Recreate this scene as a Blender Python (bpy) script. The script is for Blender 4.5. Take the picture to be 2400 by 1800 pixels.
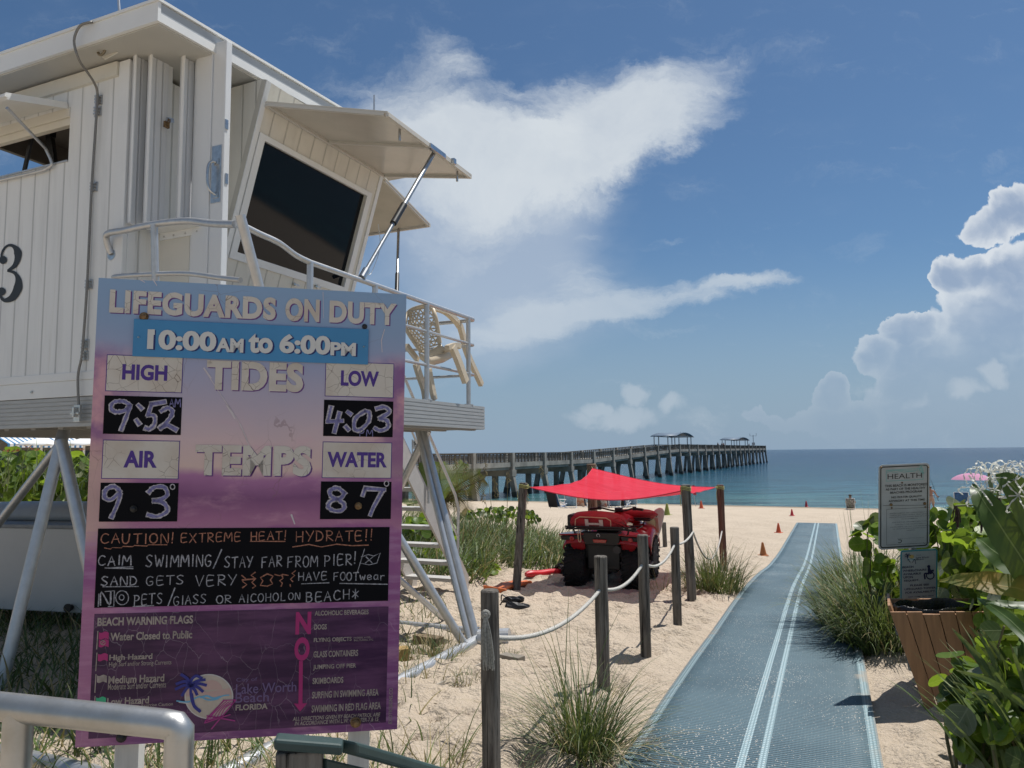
import bpy, bmesh, math, random
import numpy as np
from math import sin, cos, pi, radians, atan, sqrt
from mathutils import Vector, Matrix
scene = bpy.context.scene
C = scene.collection
rng = random.Random(7)
for o in list(bpy.data.objects): bpy.data.objects.remove(o)

# ------------------------------------------------------------------ camera
EYE = Vector((0, 0, 1.85))
PITCH, ROLL = atan(160/1740), -0.0102
cam = bpy.data.cameras.new('camera'); cam_ob = bpy.data.objects.new('camera', cam); C.objects.link(cam_ob)
RC = Matrix.Rotation(pi/2 + PITCH, 3, 'X') @ Matrix.Rotation(ROLL, 3, 'Z')
cam_ob.matrix_world = Matrix.Translation(EYE) @ RC.to_4x4()
cam.sensor_width = 36; cam.lens = 36*1740/2400
cam.clip_start = 0.05; cam.clip_end = 90000
scene.camera = cam_ob
scene.render.resolution_x, scene.render.resolution_y = 1024, 768

# ------------------------------------------------------------------ light
SUN_EL, SUN_AZ = radians(68), radians(60)          # azimuth from +Y towards +X
sun = bpy.data.lights.new('sun', 'SUN'); sun.energy = 4.2; sun.angle = radians(0.53); sun.color = (1, 0.965, 0.91)
so = bpy.data.objects.new('sun', sun); C.objects.link(so)
sdir = Vector((sin(SUN_AZ)*cos(SUN_EL), cos(SUN_AZ)*cos(SUN_EL), sin(SUN_EL)))
so.rotation_euler = sdir.to_track_quat('Z', 'Y').to_euler()
so.location = sdir*50
scene.view_settings.view_transform = 'Standard'; scene.view_settings.look = 'None'
scene.view_settings.exposure = 0.25; scene.view_settings.gamma = 1.0

# ------------------------------------------------------------------ measuring helpers (photo at 2212 x 1659 -> lines of sight)
FPX = 1740/2400*2212
def ray(x, y):
    v = RC @ Vector(((x-1106)/FPX, -(y-829.5)/FPX, -1.0)); return v/v.y
def at(x, y, d): return EYE + ray(x, y)*d
def on_z(x, y, z):
    v = ray(x, y); return EYE + v*((z-EYE.z)/v.z)
AXA = radians(23.5)
E1 = Vector((sin(AXA), cos(AXA), 0)); E2 = Vector((cos(AXA), -sin(AXA), 0)); EZ = Vector((0, 0, 1))
def E(a, b, z): return E1*a + E2*b + EZ*z
def on_plane(x, y, p, n):
    v = ray(x, y); return EYE + v*((p-EYE).dot(n)/v.dot(n))
def pe1(x, y, a): return on_plane(x, y, E(a, 0, 0), E1)
def pe2(x, y, b): return on_plane(x, y, E(0, b, 0), E2)
def co(p): return (p.dot(E1), p.dot(E2), p.z)

# ------------------------------------------------------------------ node helpers
class G:
    """tiny expression builder for shader nodes"""
    def __init__(s, nt): s.nt = nt
    def n(s, t, **kw):
        nd = s.nt.nodes.new(t)
        for k, v in kw.items(): setattr(nd, k, v)
        return nd
    def link(s, a, b): s.nt.links.new(a, b)
    def put(s, sock, v):
        if hasattr(v, 'is_output'): s.link(v, sock)
        else:
            try: sock.default_value = v
            except Exception: sock.default_value = (v, v, v)
    def m(s, op, a, b=0.0, c=0.0, clamp=False):
        nd = s.n('ShaderNodeMath', operation=op); nd.use_clamp = clamp
        for i, v in enumerate((a, b, c)): s.put(nd.inputs[i], v)
        return nd.outputs[0]
    def add(s, a, b): return s.m('ADD', a, b)
    def sub(s, a, b): return s.m('SUBTRACT', a, b)
    def mul(s, a, b): return s.m('MULTIPLY', a, b)
    def mx(s, a, b): return s.m('MAXIMUM', a, b)
    def mn(s, a, b): return s.m('MINIMUM', a, b)
    def rng(s, v, a, b, c=0.0, d=1.0, t='SMOOTHSTEP'):
        nd = s.n('ShaderNodeMapRange', interpolation_type=t)
        for i, q in enumerate((v, a, b, c, d)): s.put(nd.inputs[i], q)
        return nd.outputs[0]
    def noise(s, vec, scale, det=4.0, rough=0.5, dist=0.0, out=0):
        nd = s.n('ShaderNodeTexNoise')
        if vec is not None: s.link(vec, nd.inputs['Vector'])
        nd.inputs['Scale'].default_value = scale; nd.inputs['Detail'].default_value = det
        nd.inputs['Roughness'].default_value = rough; nd.inputs['Distortion'].default_value = dist
        return nd.outputs[out]
    def vor(s, vec, scale, feat='F1', rand=1.0, out='Distance'):
        nd = s.n('ShaderNodeTexVoronoi', feature=feat); s.link(vec, nd.inputs['Vector'])
        nd.inputs['Scale'].default_value = scale; nd.inputs['Randomness'].default_value = rand
        return nd.outputs[out]
    def map(s, vec, scale=(1, 1, 1), loc=(0, 0, 0), rot=(0, 0, 0)):
        nd = s.n('ShaderNodeMapping'); s.link(vec, nd.inputs[0])
        nd.inputs[1].default_value = loc; nd.inputs[2].default_value = rot; nd.inputs[3].default_value = scale
        return nd.outputs[0]
    def mix(s, f, a, b):
        nd = s.n('ShaderNodeMix', data_type='RGBA'); s.put(nd.inputs[0], f)
        for sock, v in ((nd.inputs[6], a), (nd.inputs[7], b)):
            if hasattr(v, 'is_output'): s.link(v, sock)
            else: sock.default_value = (*v, 1)
        return nd.outputs[2]
    def ramp(s, f, stops, interp='LINEAR'):
        nd = s.n('ShaderNodeValToRGB'); s.put(nd.inputs[0], f); cr = nd.color_ramp; cr.interpolation = interp
        while len(cr.elements) < len(stops): cr.elements.new(0.5)
        for e, (p, c) in zip(cr.elements, stops): e.position = p; e.color = (*c, 1)
        return nd.outputs[0]
    def sep(s, vec):
        nd = s.n('ShaderNodeSeparateXYZ'); s.link(vec, nd.inputs[0]); return nd.outputs
    def comb(s, x, y, z=0.0):
        nd = s.n('ShaderNodeCombineXYZ')
        for i, v in enumerate((x, y, z)): s.put(nd.inputs[i], v)
        return nd.outputs[0]
    def bump(s, h, strength=0.3, dist=0.01):
        nd = s.n('ShaderNodeBump'); s.link(h, nd.inputs['Height']); nd.inputs['Strength'].default_value = strength
        nd.inputs['Distance'].default_value = dist; return nd.outputs[0]

# ------------------------------------------------------------------ sky
world = bpy.data.worlds.new('World'); scene.world = world; world.use_nodes = True
nt = world.node_tree; nt.nodes.clear(); g = G(nt)
sky = g.n('ShaderNodeTexSky', sky_type='NISHITA'); sky.sun_disc = False
sky.sun_elevation = SUN_EL; sky.sun_rotation = SUN_AZ
sky.air_density = 1.0; sky.dust_density = 0.6; sky.ozone_density = 2.2; sky.altitude = 0
tc = g.n('ShaderNodeTexCoord'); D = tc.outputs['Generated']
dx, dy, dz = g.sep(D)
dys = g.mx(dy, 0.02)
u = g.m('DIVIDE', dx, dys); v = g.m('DIVIDE', dz, dys)
front = g.rng(dy, 0.05, 0.2)
UV0 = g.comb(u, v, 0.0)
def warp(vec, sc, det, amp, rough=0.55):
    nz = g.noise(vec, sc, det, rough, out=1)
    a = g.n('ShaderNodeVectorMath', operation='SUBTRACT'); g.link(nz, a.inputs[0]); a.inputs[1].default_value = (0.5, 0.5, 0.5)
    b = g.n('ShaderNodeVectorMath', operation='SCALE'); g.link(a.outputs[0], b.inputs[0]); b.inputs['Scale'].default_value = amp
    c = g.n('ShaderNodeVectorMath', operation='ADD'); g.link(vec, c.inputs[0]); g.link(b.outputs[0], c.inputs[1])
    return c.outputs[0]
def uvd(x, y):
    r = ray(x, y); return r.x, r.z
def blob(vec_uv, x, y, rx, ry, rot=0.0, k=1.0):
    """soft ellipse at a line of sight, radii in photo pixels"""
    cu, cv = uvd(x, y); U, V = vec_uv
    a = g.sub(U, cu); b = g.sub(V, cv); c_, s_ = cos(rot), sin(rot)
    p = g.mul(g.add(g.mul(a, c_), g.mul(b, s_)), FPX/rx); q = g.mul(g.sub(g.mul(b, c_), g.mul(a, s_)), FPX/ry)
    d2 = g.add(g.mul(p, p), g.mul(q, q))
    return g.mul(g.m('SUBTRACT', 1.0, d2, clamp=True), k)
def field(vec, blobs, op='MAXIMUM'):
    x, y, _ = g.sep(vec); out = None
    for b in blobs:
        f = blob((x, y), *b); out = f if out is None else g.m(op, out, f)
    return out
# wispy high cloud
W1 = warp(warp(UV0, 2.6, 2, 0.16), 9.0, 6, 0.10, 0.66)
cir = field(W1, [(900, 330, 300, 150, 0.1, .6), (1180, 300, 420, 165, 0.24, 1.0), (1420, 225, 240, 125, 0.40, 1.05), (930, 190, 170, 180, 0.6, .55), (1010, 130, 160, 60, -.5, .35),
                 (1130, 420, 330, 150, 0.30, .8), (1250, 370, 300, 130, 0.45, .6), (850, 250, 260, 110, -.3, .35)], 'ADD')
fl0 = g.noise(g.map(UV0, (1.0, 1.8, 1), rot=(0, 0, radians(-32))), 6.0, 5, .6)
veil = field(warp(UV0, 3.0, 4, .10), [(960, 560, 380, 300, 0, .8), (1100, 470, 330, 170, .3, .8), (1120, 680, 320, 140, .15, .8), (1180, 540, 260, 120, .2, .5)], 'ADD')
veilm = g.mul(g.rng(g.add(veil, g.mul(g.sub(fl0, .5), 1.0)), 0.0, 1.5), .68)
fil = g.noise(g.map(W1, (1.0, 2.4, 1), rot=(0, 0, radians(-32))), 5.5, 6, 0.66)
fl2 = g.noise(g.map(W1, (1.0, 1.0, 1)), 3.2, 5, 0.6)
cirm = g.m('MULTIPLY', g.rng(g.add(cir, g.mul(g.sub(fil, 0.5), 1.9)), 0.08, 1.45), g.add(.40, g.mul(fl2, 1.0)), clamp=True)
W2 = warp(UV0, 10.0, 6, 0.06, 0.66)
st = field(W2, [(1240, 660, 210, 70, 0.05, .95), (1450, 640, 300, 40, 0.13, .9), (1620, 612, 130, 18, 0.1, .7), (1120, 710, 190, 46, 0.2, .7),
                (1260, 590, 120, 80, -.5, .5), (1270, 505, 60, 14, .1, .6), (1310, 440, 60, 34, .6, .45), (1430, 530, 70, 14, .15, .45), (1060, 720, 220, 80, 0.1, .5)], 'ADD')
fil2 = g.noise(g.map(W2, (0.7, 4.0, 1), rot=(0, 0, radians(-8))), 9.0, 6, 0.66)
stm = g.m('MULTIPLY', g.rng(g.add(st, g.mul(g.sub(fil2, 0.5), 2.0)), 0.16, 1.4), g.add(.35, g.mul(fl2, 1.0)), clamp=True)
# heaped clouds
W3 = warp(warp(UV0, 7.0, 2, 0.05), 24.0, 5, 0.036, 0.58)
cu = field(W3, [(2190, 455, 150, 62, 0.25, 1), (2230, 600, 190, 120, .3, 1.1), (2080, 585, 80, 62, 0.5, 1), (2150, 700, 200, 130, 0.6, 1.1), (1965, 720, 70, 50, .2, 1),
                (2000, 800, 150, 110, 0.5, 1), (1895, 775, 65, 55, 0.2, .95), (1800, 850, 50, 56, 0, .9), (1830, 905, 130, 60, 0.1, .9), (2100, 860, 270, 150, 0.1, 1.2),
                (1720, 905, 130, 30, 0, .55), (1620, 885, 36, 24, 0, .5)])
cu2 = field(W3, [(1375, 850, 40, 38, 0, .95), (1290, 880, 46, 30, 0, .8), (1450, 875, 48, 30, 0, .75), (1360, 900, 190, 42, 0, .62), (2150, 815, 48, 38, 0, .9), (2090, 850, 60, 34, .3, .75), (1990, 870, 50, 34, 0, .5)])
cn = g.noise(W3, 20.0, 6, 0.58)
bil = g.add(g.mul(g.vor(W3, 22.0), -.55), g.mul(g.vor(W3, 50.0), -.30))
cuv = g.add(g.add(cu, g.mul(g.sub(cn, 0.5), 0.42)), g.mul(g.add(g.mul(bil, .85), .30), g.rng(cu, .0, .2)))
lowf = g.rng(v, 0.01, 0.26)
cum = g.rng(cuv, 0.13, 0.25)
cu2v = g.add(g.add(cu2, g.mul(g.sub(cn, 0.5), 0.35)), g.mul(g.add(g.mul(bil, .8), .25), g.rng(cu2, 0.0, .2)))
cu2m = g.mul(g.rng(cu2v, 0.12, 0.6), 0.5)
rim = g.rng(cuv, 0.16, 0.85, 1.0, 0.0)
lump = g.m('MULTIPLY', g.rng(g.noise(g.map(W3, (1, 1.3, 1)), 9.0, 5, 0.55), 0.44, 0.66), g.add(1.15, g.mul(bil, 1.2)), clamp=True)
cuwhite = g.m('MULTIPLY', g.add(g.mul(rim, 0.95), g.mul(lump, 0.40)), g.add(g.mul(lowf, 0.75), 0.25), clamp=True)
SK = 0.10
base = g.n('ShaderNodeVectorMath', operation='MULTIPLY'); g.link(sky.outputs[0], base.inputs[0]); base.inputs[1].default_value = (SK*.53, SK*.68, SK*.78)
col = base.outputs[0]
haze = g.mul(g.rng(v, -0.02, 0.30, 1.0, 0.0), 0.95)
col = g.mix(haze, col, (0.275, 0.375, 0.495))
col = g.mix(veilm, col, (0.45, 0.53, 0.645))
col = g.mix(g.mul(cirm, 0.93), col, (0.68, 0.73, 0.77))
col = g.mix(g.mul(stm, 0.8), col, (0.56, 0.63, 0.70))
cucol = g.mix(cuwhite, (0.33, 0.41, 0.545), (0.80, 0.83, 0.85))
col = g.mix(g.mul(cum, g.mul(g.add(g.mul(lowf, 0.58), 0.22), g.rng(v, -.01, .06))), col, cucol)
col = g.mix(cu2m, col, (0.52, 0.59, 0.66))
plain = g.mix(0.25, base.outputs[0], (0.40, 0.46, 0.52))
col = g.mix(front, plain, col)
bg = g.n('ShaderNodeBackground'); g.link(col, bg.inputs[0]); bg.inputs[1].default_value = 0.85
wo = g.n('ShaderNodeOutputWorld'); g.link(bg.outputs[0], wo.inputs[0])
# ------------------------------------------------------------------ materials
MATS = {}
def mat(name, col, rough=0.6, metal=0.0, var=0.0, vscale=8.0, bump=0.0, bscale=40.0, stretch=(1, 1, 1), spec=0.5, col2=None, trans=0.0, coat=0.0, two=0.5):
    if name in MATS: return MATS[name]
    m = bpy.data.materials.new(name); m.use_nodes = True; t = m.node_tree; q = G(t)
    b = t.nodes['Principled BSDF']; b.inputs['Roughness'].default_value = rough; b.inputs['Metallic'].default_value = metal
    b.inputs['Specular IOR Level'].default_value = spec; b.inputs['Base Color'].default_value = (*col, 1)
    if coat: b.inputs['Coat Weight'].default_value = coat
    tcn = q.n('ShaderNodeTexCoord'); oc = q.map(tcn.outputs['Object'], stretch)
    if var or col2:
        f = q.noise(oc, vscale, 6, 0.6)
        c2 = col2 if col2 else tuple(c*(1-var) for c in col)
        f2 = q.rng(f, two-.18, two+.18)
        q.link(q.mix(f2, col, c2), b.inputs['Base Color'])
    if bump:
        q.link(q.bump(q.noise(oc, bscale, 5, 0.6), bump, 0.01), b.inputs['Normal'])
    if trans:
        tr = q.n('ShaderNodeBsdfTranslucent'); tr.inputs[0].default_value = (*[min(1, c*1.6) for c in col], 1)
        mxs = q.n('ShaderNodeMixShader'); mxs.inputs[0].default_value = trans
        q.link(b.outputs[0], mxs.inputs[1]); q.link(tr.outputs[0], mxs.inputs[2]); q.link(mxs.outputs[0], t.nodes['Material Output'].inputs[0])
    MATS[name] = m; return m
def node_mat(name):
    m = bpy.data.materials.new(name); m.use_nodes = True; q = G(m.node_tree); MATS[name] = m
    return m, q, m.node_tree.nodes['Principled BSDF'], m.node_tree.nodes['Material Output']

# ------------------------------------------------------------------ mesh builder
def frame_of(d, up=None):
    d = Vector(d).normalized(); up = Vector(up) if up is not None else (EZ if abs(d.z) < .95 else Vector((1, 0, 0)))
    x = d.cross(up).normalized(); y = x.cross(d).normalized(); return x, y, d
class MB:
    def __init__(s): s.v = []; s.f = []; s.mi = []; s.uv = {}; s.cur = 0
    def add(s, vs, fs, mi=None, uvs=None):
        o = len(s.v); s.v += [tuple(p) for p in vs]
        mi = s.cur if mi is None else mi
        for k, f in enumerate(fs):
            if uvs is not None: s.uv[len(s.f)] = [uvs[i] for i in f]
            s.f.append(tuple(i+o for i in f)); s.mi.append(mi)
        return s
    def box(s, c, size, ax=None, mi=None):
        c = Vector(c); X, Y, Z = ax if ax else (Vector((1, 0, 0)), Vector((0, 1, 0)), EZ)
        hx, hy, hz = (q/2 for q in size)
        vs = [c + X*(a*hx) + Y*(b*hy) + Z*(d*hz) for d in (-1, 1) for b in (-1, 1) for a in (-1, 1)]
        return s.add(vs, [(0, 2, 3, 1), (4, 5, 7, 6), (0, 1, 5, 4), (2, 6, 7, 3), (0, 4, 6, 2), (1, 3, 7, 5)], mi)
    def ebox(s, a0, a1, b0, b1, z0, z1, mi=None):
        return s.box(E((a0+a1)/2, (b0+b1)/2, (z0+z1)/2), (abs(a1-a0), abs(b1-b0), abs(z1-z0)), (E1, E2, EZ), mi)
    def bar(s, p0, p1, w, h, up=None, mi=None):
        p0, p1 = Vector(p0), Vector(p1); x, y, d = frame_of(p1-p0, up)
        return s.box((p0+p1)/2, (w, h, (p1-p0).length), (x, y, d), mi)
    def prism(s, pts, ext, mi=None):
        n = len(pts); ext = Vector(ext); a = [Vector(p) for p in pts]; b = [p+ext for p in a]
        fs = [tuple(range(n))[::-1], tuple(range(n, 2*n))] + [(i, (i+1) % n, n+(i+1) % n, n+i) for i in range(n)]
        return s.add(a+b, fs, mi)
    def tube(s, pts, r, n=10, caps=True, mi=None, closed=False):
        pts = [Vector(p) for p in pts]; m = len(pts); vs = []; fs = []
        rs = r if isinstance(r, (list, tuple)) else [r]*m
        px = None
        for i, p in enumerate(pts):
            if closed: d = pts[(i+1) % m]-pts[i-1]
            else: d = pts[min(i+1, m-1)]-pts[max(i-1, 0)]
            if px is None: x, y, d = frame_of(d)
            else:
                d = d.normalized(); x = (px-d*px.dot(d))
                x = x.normalized() if x.length > 1e-5 else frame_of(d)[0]
                y = x.cross(d)
            px = x
            vs += [p + x*(cos(2*pi*k/n)*rs[i]) + y*(sin(2*pi*k/n)*rs[i]) for k in range(n)]
        lim = m if closed else m-1
        for i in range(lim):
            j = (i+1) % m
            fs += [(i*n+k, i*n+(k+1) % n, j*n+(k+1) % n, j*n+k) for k in range(n)]
        if caps and not closed: fs += [tuple(range(n))[::-1], tuple((m-1)*n+k for k in range(n))]
        return s.add(vs, fs, mi)
    def lathe(s, c, axis, prof, n=24, mi=None):
        x, y, d = frame_of(axis); c = Vector(c); m = len(prof)
        vs = [c + d*h + x*(cos(2*pi*k/n)*r) + y*(sin(2*pi*k/n)*r) for (r, h) in prof for k in range(n)]
        fs = [(i*n+k, i*n+(k+1) % n, (i+1)*n+(k+1) % n, (i+1)*n+k) for i in range(m-1) for k in range(n)]
        fs += [tuple(range(n))[::-1], tuple((m-1)*n+k for k in range(n))]
        return s.add(vs, fs, mi)
    def grid(s, rows, mi=None, uv=False):
        R, Q = len(rows), len(rows[0]); vs = [p for r in rows for p in r]
        uvs = [(j/(Q-1), i/(R-1)) for i in range(R) for j in range(Q)] if uv else None
        return s.add(vs, [(i*Q+j, i*Q+j+1, (i+1)*Q+j+1, (i+1)*Q+j) for i in range(R-1) for j in range(Q-1)], mi, uvs)
    def build(s, name, mats, parent=None, smooth=False, bevel=0.0, local=None, solid=0.0, sharp=50):
        mats = mats if isinstance(mats, (list, tuple)) else [mats]
        me = bpy.data.meshes.new(name); off = Vector((0, 0, 0))
        v = np.array(s.v, dtype=float).reshape(-1, 3)
        if parent is None and local is None:
            lo, hi = v.min(0), v.max(0); off = Vector(((lo[0]+hi[0])/2, (lo[1]+hi[1])/2, lo[2])); v = v-np.array(off)
        me.from_pydata(v.tolist(), [], s.f)
        for m in mats: me.materials.append(m)
        me.polygons.foreach_set('material_index', np.array(s.mi, dtype=np.int32))
        if smooth: me.polygons.foreach_set('use_smooth', np.ones(len(s.f), dtype=bool))
        if s.uv:
            ul = me.uv_layers.new(name='UVMap'); k = 0; flat = []
            for i, f in enumerate(s.f): flat += s.uv.get(i, [(0, 0)]*len(f))
            ul.data.foreach_set('uv', np.array(flat, dtype=np.float32).ravel())
        me.update()
        if smooth and sharp: me.set_sharp_from_angle(angle=radians(sharp))
        o = bpy.data.objects.new(name, me); C.objects.link(o); o.location = off
        if parent is not None:
            o.parent = parent
            if not local: o.matrix_parent_inverse = world_of(parent).inverted()
        if bevel:
            b = o.modifiers.new('bevel', 'BEVEL'); b.width = bevel; b.segments = 2; b.limit_method = 'ANGLE'; b.angle_limit = radians(35)
        if solid:
            b = o.modifiers.new('thick', 'SOLIDIFY'); b.thickness = solid; b.offset = 0
        return o
def world_of(o):
    m = Matrix.LocRotScale(o.location, o.rotation_euler, o.scale)
    if o.parent is not None: m = world_of(o.parent) @ o.matrix_parent_inverse @ m
    return m
def tag(o, label, cat=None, group=None, kind=None):
    if label: o['label'] = label
    if cat: o['category'] = cat
    if group: o['group'] = group
    if kind: o['kind'] = kind
    return o
def thing(name, loc, label, cat, rz=0.0, group=None):
    o = bpy.data.objects.new(name, None); C.objects.link(o); o.location = Vector(loc); o.rotation_euler = (0, 0, rz)
    o.empty_display_size = 0.1
    return tag(o, label, cat, group)
def dup(o, loc=None, rz=None, label=None, parent=None):
    c = o.copy(); C.objects.link(c)
    if parent is not None: c.parent = parent
    for ch in list(o.children): dup(ch, parent=c)
    if loc is not None: c.location = Vector(loc)
    if rz is not None: c.rotation_euler = (0, 0, rz)
    if label: c['label'] = label
    return c
def lerp(a, b, t): return a + (b-a)*t
def smoothpath(pts, k=6):
    P = [Vector(p) for p in pts]; out = []
    for i in range(len(P)-1):
        p0 = P[max(i-1, 0)]; p1 = P[i]; p2 = P[i+1]; p3 = P[min(i+2, len(P)-1)]
        for j in range(k):
            t = j/k
            out.append(0.5*((2*p1)+(p2-p0)*t+(2*p0-5*p1+4*p2-p3)*t*t+(-p0+3*p1-3*p2+p3)*t**3))
    return out+[P[-1]]
def sag(p0, p1, drop, n=14):
    p0, p1 = Vector(p0), Vector(p1)
    return [lerp(p0, p1, i/n) - EZ*(drop*4*(i/n)*(1-i/n)) for i in range(n+1)]

# ------------------------------------------------------------------ writing
_tc = {}
def glyphs(txt, bold=0.0, spacing=1.0, shear=0.0):
    key = (txt, bold, spacing, shear)
    if key in _tc: return _tc[key]
    cu = bpy.data.curves.new('t', 'FONT'); cu.body = txt; cu.size = 1.0; cu.offset = bold; cu.space_character = spacing; cu.shear = shear
    cu.resolution_u = 4; cu.fill_mode = 'FRONT'
    ob = bpy.data.objects.new('t', cu); C.objects.link(ob)
    dg = bpy.context.evaluated_depsgraph_get(); me = bpy.data.meshes.new_from_object(ob.evaluated_get(dg))
    vs = [tuple(q.co) for q in me.vertices]; fs = [tuple(p.vertices) for p in me.polygons]
    bpy.data.objects.remove(ob); bpy.data.curves.remove(cu); bpy.data.meshes.remove(me)
    xs = [q[0] for q in vs]; ys = [q[1] for q in vs]
    _tc[key] = (vs, fs, (min(xs), max(xs), min(ys), max(ys))); return _tc[key]
CAPH = None
def put_text(mb, fr, txt, x0, x1, y0, y1, bold=0.0, h=0.0, mi=None, rot=False, shear=0.0, spacing=1.0, thick=0.0):
    """fit txt in rect x0..x1, y0(top)..y1(bottom) of a sign frame fr(u, v, h)"""
    vs, fs, (a, b, c, d) = glyphs(txt, bold, spacing, shear)
    out = []
    for q in vs:
        s_ = (q[0]-a)/(b-a); t_ = (q[1]-c)/(d-c)
        if rot: out.append(fr(x0+(x1-x0)*(1-t_), y1+(y0-y1)*s_, h))
        else: out.append(fr(x0+(x1-x0)*s_, y1+(y0-y1)*t_, h))
    mb.add(out, fs, mi)
def strokes(mb, fr, pts, w, h=0.0, mi=None, jit=0.0):
    """flat ribbon along a polyline in a sign frame"""
    P = [Vector((p[0], p[1])) for p in pts]; n = len(P)
    if n < 2: return
    L = []
    for i in range(n):
        d = P[min(i+1, n-1)]-P[max(i-1, 0)]
        if d.length < 1e-9: d = Vector((1, 0))
        d.normalize(); nn = Vector((-d.y, d.x)); ww = w/2*(1+rng.uniform(-jit, jit)); L.append((P[i]+nn*ww, P[i]-nn*ww))
    d = (P[1]-P[0]).normalized()*w*.35; e = (P[-1]-P[-2]).normalized()*w*.35
    L[0] = (L[0][0]-d, L[0][1]-d); L[-1] = (L[-1][0]+e, L[-1][1]+e)
    vs = [fr(q.x, q.y, h) for ab in L for q in ab]
    mb.add(vs, [(2*i, 2*i+1, 2*i+3, 2*i+2) for i in range(n-1)], mi)
def arc(cx, cy, rx, ry, a0, a1, n=10):
    return [(cx+rx*cos(radians(a0+(a1-a0)*i/n)), cy+ry*sin(radians(a0+(a1-a0)*i/n))) for i in range(n+1)]
# single stroke hand lettering, unit box, y down
HAND = {
 'A': [[(0, 1), (.45, 0), (.95, 1)], [(.15, .62), (.8, .58)]], 'B': [[(.05, 0), (.08, 1)], [(0, .03), (.6, .05), (.75, .25), (.5, .45), (.1, .47)], [(.1, .47), (.7, .52), (.85, .78), (.55, 1), (.05, 1)]],
 'C': [[(.9, .12), (.6, 0), (.25, .1), (.03, .5), (.15, .85), (.5, 1), (.95, .86)]], 'D': [[(.1, 0), (.1, 1)], [(0, 0), (.6, .08), (.95, .45), (.75, .85), (.05, 1)]],
 'E': [[(.85, .02), (.1, .05), (.1, 1), (.9, .95)], [(.1, .5), (.75, .46)]], 'F': [[(.9, 0), (.1, .04), (.08, 1)], [(.1, .5), (.7, .46)]],
 'G': [[(.85, .12), (.5, 0), (.12, .2), (.05, .65), (.35, 1), (.8, .9), (.85, .58), (.5, .58)]], 'H': [[(.05, 0), (.08, 1)], [(.9, 0), (.9, 1)], [(.05, .53), (.9, .48)]],
 'I': [[(.5, 0), (.5, 1)]], 'L': [[(.1, 0), (.1, 1), (.8, .96)]], 'l': [[(.5, 0), (.5, 1)]], 'K': [[(.1, 0), (.1, 1)], [(.8, 0), (.1, .55), (.9, 1)]],
 'M': [[(0, 1), (.12, 0), (.5, .65), (.9, 0), (1, 1)]], 'N': [[(.05, 1), (.08, 0), (.88, 1), (.92, 0)]],
 'O': [arc(.5, .5, .47, .5, -100, 262, 14)], 'P': [[(.1, 1), (.12, 0)], [(0, .03), (.6, .04), (.88, .25), (.6, .5), (.1, .52)]],
 'R': [[(.1, 1), (.12, 0)], [(0, .03), (.6, .04), (.85, .25), (.6, .48), (.1, .5), (.95, 1)]], 'S': [[(.88, .1), (.5, 0), (.12, .2), (.4, .46), (.85, .72), (.55, 1), (.03, .9)]],
 'T': [[(0, .05), (1, 0)], [(.5, .03), (.5, 1)]], 'U': [[(.05, 0), (.1, .75), (.45, 1), (.82, .75), (.9, 0)]], 'V': [[(0, 0), (.45, 1), (.95, 0)]],
 'W': [[(0, 0), (.25, 1), (.5, .3), (.75, 1), (1, 0)]], 'X': [[(0, 0), (.95, 1)], [(.95, 0), (0, 1)]], 'Y': [[(0, 0), (.48, .5)], [(1, 0), (.35, 1)]],
 'w': [[(0, .4), (.25, 1), (.5, .55), (.75, 1), (1, .4)]], 'e': [[(.05, .7), (.85, .66), (.6, .4), (.15, .5), (.1, .85), (.5, 1), (.9, .88)]],
 'a': [[(.85, .45), (.35, .42), (.08, .7), (.3, 1), (.75, .85), (.82, .45), (.9, 1)]], 'r': [[(.15, .42), (.2, 1)], [(.2, .6), (.5, .42), (.9, .46)]],
 '/': [[(.9, -.35), (.1, 1.15)]], '!': [[(.55, -.1), (.45, .7)], [(.42, .92), (.45, 1)]], '*': [[(.5, 0), (.5, 1)], [(.1, .2), (.9, .8)], [(.95, .2), (.05, .8)]],
}
def hand(mb, fr, txt, x0, x1, y0, y1, w, h=0.0, mi=None, slope=0.0, weights=None):
    adv = [0.5 if ch in ' ' else (.55 if ch in 'Il!' else (1.2 if ch in 'MW' else 1.0)) for ch in txt]
    tot = sum(adv); x = x0
    for ch, a in zip(txt, adv):
        cw = (x1-x0)*a/tot
        if ch in HAND:
            jx, jy = rng.uniform(-.05, .05)*cw, rng.uniform(-.05, .05)*(y1-y0)
            for st_ in HAND[ch]:
                pts = [(x+jx+(p[0]*.76+.08)*cw, y0+jy+slope*(x-x0)+p[1]*(y1-y0)) for p in st_]
                if len(pts) > 3:
                    pts = [(p.x, p.y) for p in smoothpath([(a_, b_, 0) for a_, b_ in pts], 4)]
                strokes(mb, fr, pts, w*rng.uniform(.85, 1.15), h, mi, .25)
        x += cw
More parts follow.
